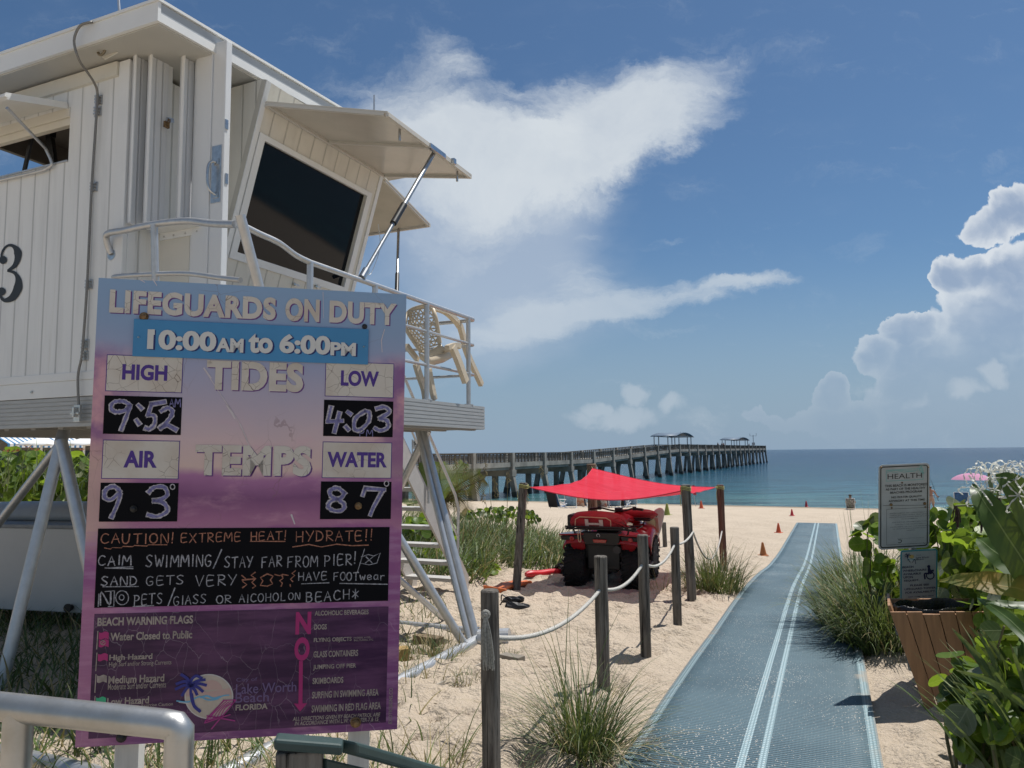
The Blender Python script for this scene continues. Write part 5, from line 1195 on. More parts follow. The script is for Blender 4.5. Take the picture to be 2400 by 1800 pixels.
# chassis, axle, engine
mb = MB(); mb.box((0, .66, .42), (.34, 1.2, .26)); mb.box((0, .05, .34), (.5, .14, .12)); mb.box((0, 1.25, .36), (.5, .12, .1)); mb.box((0, .45, .62), (.3, .7, .2)); mb.box((.0, -.12, .52), (.48, .14, .44)); mb.box((0, .35, .60), (.62, 1.0, .30)); mb.box((0, .1, .36), (.36, .5, .2)); qp(mb, 'chassis', M_bk, bevel=.02)
mb = MB(); mb.tube([(-.34, 0, TR_), (.34, 0, TR_)], .045, 10); mb.tube([(-.3, .02, TR_+.02), (-.16, .1, .62)], .035, 8); mb.tube([(.3, .02, TR_+.02), (.16, .1, .62)], .035, 8); mb.tube([(-.34, 1.28, TR_), (.34, 1.28, TR_)], .04, 10); mb.lathe((0, -.05, .31), (0, 1, 0), [(.05, -.08), (.10, -.04), (.11, .08), (.06, .14)], 14); qp(mb, 'axle', M_gm, smooth=True)
mb = MB(); mb.tube([(.2, .1, .56), (.22, -.16, .6), (.22, -.3, .6)], .055, 12); qp(mb, 'exhaust', M_gm, smooth=True)
mb = MB(); mb.tube([(-.08, -.3, .36), (-.08, -.36, .36)], .02, 8); mb.box((0, -.27, .37), (.1, .16, .06)); qp(mb, 'tow_hitch', M_bk, bevel=.006)
# rear fenders: arch sheets that flare out over the wheels
for s_ in (-1, 1):
    mb = MB(); rows = []
    for k in range(9):
        a = radians(34+k*(105/8)); yy = -.02-cos(a)*.40; zz_ = .50+sin(a)*.29
        rows.append([Vector((s_*.20, yy*.85, zz_+.02)), Vector((s_*.34, yy, zz_+.035)), Vector((s_*.50, yy, zz_+.015)), Vector((s_*.545, yy*1.0, zz_-.035)), Vector((s_*.545, yy*.98, zz_-.07))])
    mb.grid(rows); qp(mb, 'rear_fender', M_red, smooth=True, solid=.012)
    mb = MB(); mb.prism([(s_*.27, -.27, .79), (s_*.47, -.29, .77), (s_*.47, -.22, .62), (s_*.36, -.16, .50), (s_*.26, -.2, .60)], (0, .03, 0)); qp(mb, 'mud_guard', M_red, bevel=.01)
    mb = MB(); mb.prism([(s_*.30, .42, .26), (s_*.52, .42, .24), (s_*.53, .88, .26), (s_*.30, .88, .28)], (0, 0, .04)); mb.prism([(s_*.50, .30, .27), (s_*.515, .30, .27), (s_*.515, .34, .5), (s_*.50, .34, .5)], (0, .1, 0)); qp(mb, 'foot_well', M_bk, bevel=.01)
    mb = MB(); rows = []
    for k in range(9):
        a = radians(15+k*(150/8)); yy = 1.28-cos(a)*.46; zz_ = .44+sin(a)*.34
        rows.append([Vector((s_*.18, yy, zz_+.07)), Vector((s_*.34, yy, zz_+.06)), Vector((s_*.46, yy, zz_+.02)), Vector((s_*.50, yy, zz_-.05)), Vector((s_*.50, yy, zz_-.14))])
    mb.grid(rows); qp(mb, 'front_fender', M_red, smooth=True, solid=.012)
    mb = MB(); mb.prism([(s_*.27, -.32, .795), (s_*.60, -.33, .775), (s_*.585, -.315, .72), (s_*.30, -.31, .715)], (0, .10, 0)); sb = qp(mb, 'lamp_housing', M_bk, bevel=.01)
    mb = MB(); mb.prism([(s_*.25, -.335, .802), (s_*.61, -.345, .785), (s_*.66, -.10, .775), (s_*.25, -.05, .83)], (0, 0, .022)); qp(mb, 'fender_lip', M_red, bevel=.008)
    mb = MB(); mb.lathe((s_*.42, -.33, .745), (0, -1, 0), [(.034, 0), (.034, .014), (.02, .02)], 14); qp(mb, 'tail_light', mat('tail_lens', (.35, .012, .012), .2, coat=.5), sb)
# rear panel, lamp and emblem
mb = MB(); mb.prism([(-.30, -.33, .84), (.28, -.33, .84), (.25, -.31, .66), (-.24, -.31, .66)], (0, .16, 0)); rp = qp(mb, 'rear_panel', M_bk, bevel=.012)
mb = MB(); mb.prism([(-.12, -.335, .745), (.09, -.335, .745), (.07, -.325, .695), (-.10, -.325, .695)], (0, -.012, 0)); qp(mb, 'brake_light', mat('tail_lens', (.3, .01, .01)), rp, bevel=.006)
mb = MB(); mb.tube([(-.035+.022*cos(a), -.337, .80+.022*sin(a)) for a in np.linspace(-.9, pi+.9, 14)], .0042, 6); qp(mb, 'emblem', mat('emblem_white', (.6, .6, .6), .4), rp)
# racks
def rack(y0, y1, z, w, name):
    mb = MB()
    mb.tube([(-w, y0, z), (-w, y1, z), (w, y1, z), (w, y0, z)], .014, 8, closed=True)
    for k in range(1, 6): mb.tube([(lerp(-w, w, k/6), y0, z), (lerp(-w, w, k/6), y1, z)], .010, 8)
    for s_ in (-1, 1):
        mb.tube([(s_*w*.8, y0+.02, z), (s_*w*.75, y0+.06, z-.1)], .012, 8); mb.tube([(s_*w*.8, y1-.02, z), (s_*w*.7, y1-.06, z-.1)], .012, 8)
    mb.tube([(-w, y0, z), (-w-.01, y0-.01, z+.03), (w+.01, y0-.01, z+.03), (w, y0, z)], .012, 8)
    qp(mb, name, M_bk, smooth=True)
rack(-.36, .16, .89, .50, 'rear_rack'); rack(1.05, 1.62, .90, .46, 'front_rack')
# seat, tank cover, handlebar
mb = MB(); secs = []
for y_, z_, w_, h_ in ((.12, .80, .17, .13), (.25, .86, .18, .15), (.5, .83, .15, .13), (.72, .86, .11, .12), (.82, .88, .07, .08)):
    secs.append([Vector((w_*cos(a), y_, z_+h_*.5*sin(a))) for a in np.linspace(0, 2*pi, 14, endpoint=False)])
loft(mb, secs); qp(mb, 'seat', M_bk, smooth=True)
mb = MB(); secs = []
for y_, z_, w_, h_ in ((.74, .84, .13, .16), (.9, .93, .17, .22), (1.08, .90, .24, .18), (1.4, .82, .30, .14), (1.6, .76, .22, .1)):
    secs.append([Vector((w_*cos(a), y_, z_+h_*.5*sin(a))) for a in np.linspace(0, 2*pi, 16, endpoint=False)])
loft(mb, secs); qp(mb, 'front_cowl', M_red, smooth=True)
mb = MB(); mb.tube(smoothpath([(-.40, .72, 1.09), (-.26, .78, 1.10), (-.12, .88, 1.06), (0, .92, 1.04), (.12, .88, 1.06), (.26, .78, 1.10), (.40, .72, 1.09)], 5), .013, 8); mb.tube([(0, .93, 1.08), (0, 1.02, .85)], .03, 8); mb.box((0, .92, 1.07), (.11, .10, .05)); hb_ = qp(mb, 'handlebar', M_bk)
for s_ in (-1, 1):
    mb = MB(); mb.tube([(s_*.30, .76, 1.096), (s_*.42, .71, 1.088)], .02, 10); mb.box((s_*.275, .78, 1.10), (.05, .06, .055)); mb.tube([(s_*.27, .82, 1.09), (s_*.38, .80, 1.08)], .007, 6); qp(mb, 'grip', M_bk, hb_)
# load: things of their own, resting on the racks
QM = Matrix.Translation(quad.location) @ Matrix.Rotation(quad.rotation_euler.z, 4, 'Z')
def ql(x, y, z): return QM @ Vector((x, y, z))
qa = [Vector((QM.to_3x3() @ Vector(v_))) for v_ in ((1, 0, 0), (0, 1, 0), (0, 0, 1))]
M_bag = mat('bag_red', (.36, .012, .020), .65, var=.3, vscale=10, bump=.15, bscale=30); M_bagtrim = mat('bag_trim', (.55, .40, .26), .7)
bag = thing('equipment_bag', ql(-.08, -.16, .885), 'red padded rescue bag with beige piping strapped on the rear rack of the quad bike', 'bag')
mb = MB(); secs = []
for y_, hx, z0_, z1_, ox in ((-.33, .30, .895, 1.04, -.11), (-.29, .355, .888, 1.08, -.10), (-.16, .38, .885, 1.125, -.08), (-.02, .375, .885, 1.12, -.06), (.09, .33, .89, 1.10, -.05)):
    sec = []
    for a in np.linspace(0, 2*pi, 24, endpoint=False):
        c_, s_ = cos(a), sin(a); e = .55
        xx = abs(c_)**e*(1 if c_ > 0 else -1); zz_ = abs(s_)**e*(1 if s_ > 0 else -1)
        tz = (z0_+z1_)/2+zz_*(z1_-z0_)/2
        if xx > .2 and zz_ > 0: tz -= .10*(xx-.2)**1.5
        sec.append(ql(ox+xx*hx, y_+.02*sin(a*3), tz))
    secs.append(sec)
loft(mb, secs); body_ = mb.build('bag_body', M_bag, bag, smooth=True)
mb = MB(); fy = -.345
mb.tube([ql(x_, fy+.01, z_) for x_, z_ in ((-.37, .905), (-.365, 1.02), (-.30, 1.055), (.08, 1.045), (.145, 1.01), (.15, .905))], .008, 6); mb.build('piping', M_bagtrim, bag, smooth=True)
mb = MB(); fb_ = -.347
for x0_, x1_, z0_, z1_ in ((-.225, -.175, .915, 1.025), (-.02, .035, .905, 1.02), (-.175, -.02, .945, .975)): mb.prism([ql(x0_+.012, fb_, z0_), ql(x1_+.012, fb_, z0_), ql(x1_, fb_, z1_), ql(x0_, fb_, z1_)], qa[1]*-.006)
mb.build('letter_patch', mat('patch_white', (.55, .50, .46), .7, var=.2, vscale=30), bag)
mb = MB(); mb.tube(smoothpath([ql(.2, -.28, 1.03), ql(.27, -.30, 1.04), ql(.33, -.28, 1.0), ql(.36, -.26, .94), ql(.40, -.22, .90)], 5), .012, 6); mb.tube(smoothpath([ql(.18, -.30, .99), ql(.30, -.30, .95), ql(.38, -.26, .89)], 5), .009, 6); mb.build('strap', mat('bag_strap', (.5, .03, .04), .6, var=.3, vscale=40), bag, smooth=True)
mb = MB(); mb.tube(smoothpath([ql(-.30, -.36, .90), ql(-.32, -.375, .82), ql(-.31, -.375, .72), ql(-.28, -.37, .72), ql(-.285, -.37, .84), ql(-.26, -.36, .90)], 5), .007, 6); mb.build('hanging_strap', M_bagtrim, bag, smooth=True)
mb = MB()
mb.box(ql(-.46, -.12, .98), (.10, .3, .2), qa); o = mb.build('radio_case', M_bk, bevel=.03); tag(o, 'black case squeezed beside the red bag on the rear rack of the quad bike', 'case')
buoy = MB(); secs = []
for t_ in np.linspace(-1, 1, 11):
    r_ = max(.012, (1-abs(t_)**4)) ; secs.append([ql(.20+t_*.36, 1.22+.02*t_, .975)+qa[1]*(.13*r_*cos(a))+EZ*(.085*r_**.7*sin(a)) for a in np.linspace(0, 2*pi, 14, endpoint=False)])
loft(buoy, secs); o = buoy.build('rescue_cushion', mat('cushion_red', (.36, .010, .020), .5, var=.2, vscale=6), smooth=True); tag(o, 'plump dark red cushion lying on the front rack of the quad bike', 'cushion')
# rescue board standing against the quad bike's far side
def bd(x, y): return on_plane(x, y, ql(.62, 1.5, 0), (qa[0]*.45-qa[1]*.9).normalized())
prof = [(1391, 1131), (1399, 1120), (1410, 1108), (1419, 1100), (1426, 1097), (1432, 1098), (1436, 1104), (1436, 1113), (1433, 1128), (1428, 1148), (1420, 1170), (1411, 1186), (1402, 1196), (1398, 1192), (1398, 1170), (1393, 1148)]
cpt = [bd(x, y) for x, y in prof]; nb = (qa[0]*.45-qa[1]*.9).normalized()
rb = thing('rescue_board', cpt[12], 'white rescue surfboard leaning beside the front of the quad bike', 'surfboard')
mb = MB(); mb.prism(cpt, nb*-.07); mb.build('board', mat('board_white', (.62, .62, .56), .35, var=.1, vscale=3), rb, bevel=.025)
mb = MB(); mb.prism([bd(x, y)+nb*.004 for x, y in ((1392, 1133), (1410, 1118), (1417, 1128), (1412, 1160), (1402, 1190), (1399, 1190), (1399, 1170))], nb*.003); mb.build('yellow_panel', mat('board_yellow', (.55, .55, .30), .4), rb)
for k in range(3):
    mb = MB(); mb.prism([bd(x+k*2.6, y)+nb*(.004) for x, y in ((1414, 1118), (1415, 1118), (1418, 1150), (1416.5, 1151))], nb*.003); mb.build('stripe', mat('board_stripe', (.45, .14, .06), .5), rb)
mb = MB(); mb.prism([bd(x, y)+nb*.003 for x, y in ((1415, 1114), (1419, 1109), (1421, 1111), (1418, 1117))], nb*.01); mb.build('hand_slot', M_bk, rb)
# things on the sand
rt0, rt1 = gpt(1136, 1252), gpt(1236, 1243)
tube_ = thing('rescue_tube', lerp(rt0, rt1, .5), 'long red rescue tube lying on the sand beside the left rear tyre', 'rescue tube')
mb = MB(); secs = []
for t_ in np.linspace(0, 1, 15):
    w_ = .062*min(1, .6+t_*5)*(1 if t_ < .96 else .7); c_ = lerp(rt0, rt1, t_)+EZ*(.075+.004*sin(t_*16))
    dd = (rt1-rt0).normalized(); sx_ = Vector((dd.y, -dd.x, 0)); secs.append([c_+sx_*(w_*cos(a)*1.0)+EZ*(w_*.85*sin(a)) for a in np.linspace(0, 2*pi, 12, endpoint=False)])
loft(mb, secs); mb.build('foam_body', mat('tube_red', (.55, .012, .025), .4, var=.15, vscale=4, coat=.2), tube_, smooth=True)
mb = MB(); dd = (rt1-rt0).normalized(); sx_ = Vector((dd.y, -dd.x, 0))
for t_ in (.70, .74): mb.tube([lerp(rt0, rt1, t_)+EZ*.10+sx_*(.085*cos(a))+EZ*(.075*sin(a)) for a in np.linspace(0, 2*pi, 16, endpoint=False)], .018, 6, closed=True)
mb.tube([lerp(rt0, rt1, .68)+EZ*.185, lerp(rt0, rt1, .74)+EZ*.2, lerp(rt0, rt1, .80)+EZ*.18], .012, 6); mb.build('strap', M_blk, tube_, smooth=True)
M_or = mat('orange_plastic', (.62, .16, .045), .5, var=.2, vscale=8)
oa, ob_ = gpt(1070, 1287), gpt(1146, 1266); od = (ob_-oa); osd = Vector((od.y, -od.x, 0)).normalized()
fc = thing('flat_cone', lerp(oa, ob_, .5), 'crumpled orange cone lying flat at the foot of the leaning sail post', 'traffic cone')
mb = MB(); secs = []
for t_, w_, h_ in ((0, .13, .05), (.25, .11, .10), (.5, .085, .10), (.75, .06, .07), (.92, .045, .06), (1.0, .03, .03)): secs.append([lerp(oa, ob_, t_)+osd*(w_*cos(a))+EZ*(.03+h_*.5+h_*.5*sin(a)+.012*sin(3*a+t_*7)) for a in np.linspace(0, 2*pi, 12, endpoint=False)])
loft(mb, secs); mb.build('cone_body', M_or, fc, smooth=True)
mb = MB(); mb.prism([oa+osd*.18+EZ*.02, oa+osd*.18+EZ*.1-od.normalized()*.03, oa-osd*.18+EZ*.12-od.normalized()*.03, oa-osd*.18+EZ*.02], od.normalized()*.03); mb.build('cone_foot', M_or, fc, bevel=.006)
sh = gpt(1118, 1322)
sd_ = thing('pair_of_sandals', sh, 'small heap of black sandals dropped on the sand below the rope', 'sandals')
for k, (ox, oy, rz_, up_) in enumerate(((0, 0, .2, 0), (-.05, .13, -.5, .05))):
    mb = MB(); ax_ = Vector((cos(rz_), sin(rz_), .25*k)).normalized(); ay_ = Vector((-sin(rz_), cos(rz_), 0)); c_ = sh+Vector((ox, oy, .05+up_)); secs = []
    for t_, w_, h_ in ((-.15, .02, .02), (-.13, .045, .06), (-.07, .045, .075), (0, .05, .05), (.07, .055, .045), (.13, .045, .03), (.15, .015, .012)): secs.append([c_+ax_*t_+ay_*(w_*cos(a))+EZ*(h_*sin(a)+.01*sin(5*a+t_*30)) for a in np.linspace(0, 2*pi, 12, endpoint=False)])
    loft(mb, secs); mb.tube(smoothpath([c_-ax_*.1+EZ*.06, c_-ax_*.16+EZ*.10, c_-ax_*.2+EZ*.03+ay_*.05], 4), .009, 5); mb.build('sandal', M_blk, sd_)
# ------------------------------------------------------------------ pier
PX0, PY0, PL = -7.06, 59.6, 8.12
PD = Vector((.477, 1, 0)).normalized(); PT = Vector((PD.y, -PD.x, 0))     # along, and towards the near (right) side
PWd = 4.6
M_conc = mat('pier_concrete', (.36, .34, .30), .85, var=.4, vscale=.6, bump=.2, bscale=6)
M_conc_d = mat('pile_concrete', (.28, .27, .245), .9, var=.5, vscale=.8)
M_prail = mat('pier_rail_wood', (.15, .135, .115), .85, var=.35, vscale=2)
pier = thing('fishing_pier', (PX0, PY0, -2.6), 'long grey concrete fishing pier on raked piles running out to sea', 'pier')
def ptop(n): return 1.70+np.interp(n, [-20, 5, 10.8, 18, 28], [0, .05, 1.30, 1.38, 1.5])
def pp(n, t, z): return Vector((PX0, PY0, 0))+PD*(n*PL)+PT*t+EZ*z
M_wet = mat('pile_foot', (.045, .045, .04), .6, var=.3, vscale=2)
for n in range(-6, 28):
    zt = ptop(n); deck_z = zt-1.07
    mb = MB(); mb.box(pp(n, -PWd/2, deck_z-.55-.33), (.95, PWd+.5, .62), (PD, PT, EZ)); mb.build('pile_cap', M_conc, pier)
    for t_ in (0.02, -PWd-.02):
        mb = MB(); mb.box(pp(n, t_, (zt+deck_z-.6)/2+.03), (.52, .34, zt-deck_z+.66), (PD, PT, EZ)); mb.build('railing_post', M_conc, pier)
    for t_, rk in ((.05, .55), (-1.9, .0), (-4.3, -.55)):
        if n < -3: continue
        mb = MB(); gb = min(SEA-2.0, gz(*pp(n, t_, 0).xy)-.3); a_, b_ = pp(n, t_-rk*.2, deck_z-1.1), pp(n, t_+rk*1.3, gb)
        wl = (a_.z-(SEA+.55))/(a_.z-b_.z)
        if gz(*b_.xy) > SEA-.1: wl = .999
        mb.bar(a_, lerp(a_, b_, wl), .50, .50, PD, 0); mb.bar(lerp(a_, b_, wl), b_, .54, .54, PD, 1); mb.build('pile', [M_conc_d, M_wet], pier)
    if n < 27:
        z2 = ptop(n+1); mb = MB()
        def span(t0, t1, h0, h1): mb.prism([pp(n+.03, t0, zt-1.07+h0), pp(n+.97, t0, z2-1.07+h0), pp(n+.97, t1, z2-1.07+h0), pp(n+.03, t1, zt-1.07+h0)], EZ*(h1-h0))
        span(-.12, -PWd+.12, -.2, -.0); span(-.14, -.42, -.55, -.201); span(-PWd+.14, -PWd+.42, -.55, -.201); span(-1.8, -2.2, -.55, -.201); span(.02, -.10, -.28, .18)
        mb.build('deck_span', M_conc, pier)
        for t_ in (-.03, -PWd+.03):
            mb = MB(); nb_ = 9
            for k in range(nb_):
                f_ = .04+(k+.5)/nb_*.92; zb_ = lerp(zt, z2, f_); mb.box(pp(n+f_, t_, zb_-.62), (.10, .09, 1.16), (PD, PT, EZ))
            for h_ in (0, -.16, -.32, -.48, -.64, -.80):
                mb.bar(pp(n+.03, t_-.06, zt+h_-.05), pp(n+.97, t_-.06, z2+h_-.05), .05, .09 if h_ < 0 else .07)
            mb.prism([pp(n+.03, t_-.1, zt+.001), pp(n+.97, t_-.1, z2+.001), pp(n+.97, t_+.09, z2+.001), pp(n+.03, t_+.09, zt+.001)], EZ*.05)
            mb.build('railing', M_prail, pier)
M_roofb = mat('shelter_blue', (.14, .19, .25), .5, var=.2, vscale=1); M_legs = mat('shelter_leg', (.38, .40, .42), .5)
def shelter(n0, n1, hz, label):
    zt = ptop((n0+n1)/2)-1.07; s_ = thing('pier_shelter', pp((n0+n1)/2, -PWd/2, zt), label, 'shelter', group='shelters on the pier')
    mb = MB(); rows = []
    for i in range(11):
        k = i/10; zz_ = zt+hz+ .75*(1-(2*k-1)**2)
        rows.append([pp(lerp(n0-.05, n1+.05, k), t_, zz_) for t_ in (.15, -PWd-.15)])
    mb.grid(rows); mb.build('curved_roof', M_roofb, s_, smooth=True, solid=.1)
    for k in (0.02, .25, .75, .98):
        for t_ in (-.35, -PWd+.35):
            mb = MB(); a_ = lerp(n0, n1, k); zz_ = zt+hz+.75*(1-(2*k-1)**2); mb.bar(pp(a_, t_, zt), pp(a_, t_, zz_), .16, .16); mb.build('leg', M_legs, s_)
    mb = MB()
    for t_ in (-.35, -PWd+.35): mb.bar(pp(n0, t_, zt+hz+.02), pp(n1, t_, zt+hz+.02), .1, .12)
    for k in (.35, .5, .65): mb.bar(pp(lerp(n0, n1, k), -.35, zt+hz), pp(lerp(n0, n1, k), -.35, zt+hz+.9), .06, .06)
    mb.build('truss', M_legs, s_)
shelter(10.7, 12.5, 2.6, 'nearer arched blue roof shelter standing midway along the pier'); shelter(19.6, 22.2, 2.6, 'farther arched shelter close to the seaward end of the pier')
zt = ptop(25)-1.07; ms = thing('weather_mast', pp(25.2, -2, zt), 'thin instrument mast at the seaward end of the pier', 'mast')
mb = MB(); mb.bar(pp(25.2, -2, zt), pp(25.2, -2, zt+4.6), .16, .16); mb.build('pole', M_legs, ms)
mb = MB(); mb.bar(pp(25.2, -3, zt+4.3), pp(25.2, -1, zt+4.3), .09, .09); mb.bar(pp(25.2, -3, zt+4.3), pp(25.2, -3, zt+5.1), .09, .09); mb.bar(pp(25.2, -1, zt+4.3), pp(25.2, -1, zt+5.2), .09, .09); mb.box(pp(25.2, -2, zt+1.7), (.8, .7, .9)); mb.build('instruments', M_legs, ms)
# people as one skinned surface
M_skin = mat('skin', (.36, .20, .13), .6, var=.15, vscale=6); M_hair = mat('dark_hair', (.03, .022, .018), .7)
def person(name, base, rz, joints, edges, label, clothes=None, hair=None, scale=1.0, skin=None, group=None):
    """joints: {key: (x, y, z, r)} metres, standing at the origin"""
    keys = list(joints); me = bpy.data.meshes.new(name)
    me.from_pydata([tuple(c*scale for c in joints[k][:3]) for k in keys], [(keys.index(a), keys.index(b)) for a, b in edges], [])
    o = bpy.data.objects.new(name, me); C.objects.link(o); o.location = base; o.rotation_euler = (0, 0, rz)
    sk = o.modifiers.new('skin', 'SKIN'); sk.use_smooth_shade = True
    for i, k in enumerate(keys): r_ = joints[k][3]*scale; me.skin_vertices[0].data[i].radius = (r_, r_)
    me.skin_vertices[0].data[0].use_root = True
    o.modifiers.new('sub', 'SUBSURF').levels = 1; o.modifiers['sub'].render_levels = 1
    me.materials.append(skin or M_skin); tag(o, label, 'person', group)
    for nm, m_, segs in (clothes or []):
        mb = MB()
        for pts, rs in segs: mb.tube(smoothpath([tuple(c*scale for c in p_) for p_ in pts], 3), list(np.interp(np.linspace(0, 1, (len(pts)-1)*3+1), np.linspace(0, 1, len(rs)), [r*scale for r in rs])), 12)
        mb.build(nm, m_, o, smooth=True, local=True)
    if hair:
        mb = MB(); hx, hy, hz_, hr_ = [c*scale for c in hair]; rows = []
        for i in range(7):
            a = pi/2*(i/6)*1.15; rows.append([Vector((hx+hr_*sin(a)*cos(b_), hy-.012*scale+hr_*sin(a)*sin(b_), hz_+hr_*cos(a))) for b_ in np.linspace(0, 2*pi, 14)])
        mb.grid(rows); mb.build('hair', M_hair, o, smooth=True, local=True)
    return o
ST = dict(pel=(0, 0, .95, .13), wst=(0, 0, 1.1, .115), chs=(0, 0, 1.32, .135), nck=(0, 0, 1.48, .055), hed=(0, .01, 1.58, .085), top=(0, .01, 1.68, .07),
          ls=(-.17, 0, 1.42, .06), le=(-.25, .02, 1.14, .045), lw=(-.24, .15, .92, .032), lh=(-.24, .2, .86, .03), rs=(.17, 0, 1.42, .06), re=(.30, .06, 1.17, .045), rw=(.40, .22, .98, .032), rh=(.43, .28, .94, .03),
          lhp=(-.09, 0, .88, .09), lk=(-.11, .03, .48, .058), la=(-.11, -.01, .08, .042), lf=(-.12, .14, .035, .035), rhp=(.09, 0, .88, .09), rk=(.13, .05, .48, .058), ra=(.14, 0, .08, .042), rf=(.16, .14, .035, .035))
SE = [('pel', 'wst'), ('wst', 'chs'), ('chs', 'nck'), ('nck', 'hed'), ('hed', 'top'), ('chs', 'ls'), ('ls', 'le'), ('le', 'lw'), ('lw', 'lh'), ('chs', 'rs'), ('rs', 're'), ('re', 'rw'), ('rw', 'rh'), ('pel', 'lhp'), ('lhp', 'lk'), ('lk', 'la'), ('la', 'lf'), ('pel', 'rhp'), ('rhp', 'rk'), ('rk', 'ra'), ('ra', 'rf')]
M_tan_sw = mat('swim_tan', (.40, .28, .20), .7); 
fz = gpt(2012, 1100); fz = at(2012, 1100, 50); fz.z = gz(fz.x, fz.y)
man = person('person', fz, -.55, ST, SE, 'bare-chested person standing at the waterline with a fishing rod, half hidden by the white sign', [('swim_shorts', M_tan_sw, [([(0, 0, 1.03), (0, 0, .86)], [.145, .16]), ([(-.09, 0, .9), (-.11, .02, .55)], [.11, .09]), ([(.09, 0, .9), (.13, .04, .55)], [.11, .09])])], (0, .0, 1.60, .10))
mw = man.matrix_basis; Mw = Matrix.LocRotScale(man.location, man.rotation_euler, (1, 1, 1)); hd = Mw @ Vector((.43, .3, .95))
mb = MB(); mb.tube([hd-Vector((0, 0, .25)), hd+Vector((-.2, .3, 1.0)), hd+Vector((-.62, .8, 2.3))], [.014, .011, .006], 6); mb.tube([hd+Vector((0, 0, .0)), hd+Vector((.02, .01, .06))], .045, 8); o = mb.build('fishing_rod', M_blk); tag(o, 'long thin fishing rod held by the person at the waterline', 'fishing rod')
# a few anglers on the pier
PPL = [(16.2, 'dark'), (16.9, 'dark'), (17.2, 'red'), (22.6, 'dark')]
cols = {'dark': mat('dark_shirt', (.03, .03, .04), .8), 'red': mat('rust_shirt', (.25, .06, .04), .8)}
for i, (n_, c_) in enumerate(PPL):
    zt = ptop(n_)-1.07
    person('person', pp(n_, -.45, zt), -1.2+i, ST, SE, ['distant person in dark clothes leaning at the pier rail left of the far shelter', 'second distant dark-clothed person beside the one in rust red on the pier', 'distant person in a rust red top on the pier', 'distant person near the pier mast beyond the far shelter'][i], [('shirt', cols[c_], [([(0, 0, 1.45), (0, 0, .92)], [.15, .17])])], (0, 0, 1.60, .10))
# ------------------------------------------------------------------ cones by the mat
def cone_proto(col, name):
    t = thing(name, (0, 0, 0), '', 'traffic cone', group='marker cones on the sand'); m_ = mat('cone_'+col, {'red': (.50, .02, .04), 'orange': (.62, .10, .03), 'rust': (.42, .15, .04), 'olive': (.25, .27, .05)}[col], .5, var=.15, vscale=6)
    mb = MB(); mb.lathe((0, 0, .012), (0, 0, 1), [(.085, 0), (.078, .01), (.022, .285), (.014, .29)], 20); mb.build('cone_body', m_, t, local=True)
    mb = MB(); mb.prism([(-.11, -.11, 0), (.11, -.11, 0), (.11, .11, 0), (-.11, .11, 0)], (0, 0, .014)); mb.build('cone_base', m_, t, local=True, bevel=.006); return t
cones = [('rust', 1649, 1200, 1.0, 'rust brown cone nearest the mat edge, first of the four'), ('orange', 1682, 1151, 1.0, 'bright orange cone on the sand left of the mat, second nearest'), ('red', 1711, 1114, 1.0, 'small red cone left of where the mat ends'), ('red', 1742, 1095, 1.55, 'tall red cone farthest out, close to the waterline'), ('olive', 1441, 1113, 1.75, 'olive green cone beside the tip of the rescue board'), ('orange', 1515, 1098, 1.75, 'orange red cone between the two right-hand sail posts')]
for c_, x, y, sc_, lab in cones:
    p_ = gpt(x, y); k = cone_proto(c_, 'beach_cone'); k.location = p_; k.scale = (sc_,)*3; k['label'] = lab; k.rotation_euler = (0.03*rng.uniform(-1, 1), 0, rng.uniform(0, 3))
# red flag on a thin pole
fp = gpt(1503, 1094); fl = thing('beach_flag', fp, 'dark red warning flag on a thin pole behind the tall sail post', 'flag')
ft = at(1494, 1046, fp.y); mb = MB(); mb.tube([fp, lerp(fp, ft, 1.0)], .022, 6); mb.build('pole', M_galv, fl)
mb = MB(); rows = []
for i in range(7):
    k = i/6; rows.append([lerp(at(1494.5-k*7+k*14, 1048+k*1, fp.y), at(1497-k*6+k*14, 1068+k*2, fp.y), j/3)+Vector((0, .08*sin(k*6+j), 0)) for j in range(4)])
mb.grid(rows); mb.build('flag_cloth', mat('flag_red', (.36, .03, .05), .8, trans=.3), fl, smooth=True)
# ------------------------------------------------------------------ low beach chairs
def beach_chair(loc, rz, fab, label, towel=None, s_=1.0):
    t = thing('beach_chair', loc, label, 'beach chair', rz, 'low beach chairs near the water'); t.scale = (s_,)*3
    L = lambda *a: Vector(a)
    mb = MB()
    for x in (-.28, .28):
        mb.tube([L(x, .35, .02), L(x, -.28, .42)], .016, 6); mb.tube([L(x, -.36, .02), L(x, .18, .42)], .016, 6); mb.tube([L(x, .30, .25), L(x, -.22, .12), L(x, -.55, .82)], .016, 6); mb.tube([L(x, .22, .44), L(x, -.34, .48)], .022, 6)
    for y, z in ((.30, .25), (-.55, .82), (-.36, .02), (.35, .02)): mb.tube([L(-.28, y, z), L(.28, y, z)], .016, 6)
    mb.build('frame', mat('chair_white', (.6, .62, .64), .5), t, local=True)
    mb = MB(); rows = []
    for k in range(9):
        kk = k/8
        if kk < .45: y, z = lerp(.30, -.22, kk/.45), .15-.05*sin(pi*kk/.45)
        else: y, z = lerp(-.22, -.56, (kk-.45)/.55), lerp(.12, .82, (kk-.45)/.55)
        rows.append([L(x, y-.02*(1-abs(x)/.27), z) for x in (-.27, -.13, 0, .13, .27)])
    mb.grid(rows); mb.build('fabric', fab, t, local=True, smooth=True, solid=.012)
    if towel:
        mb = MB(); mb.prism([L(-.26, -.40, .10), L(.26, -.40, .10), L(.27, -.62, .84), L(-.27, -.62, .84)], (0, -.07, 0)); mb.build('towel', towel, t, local=True, bevel=.02)
    return t
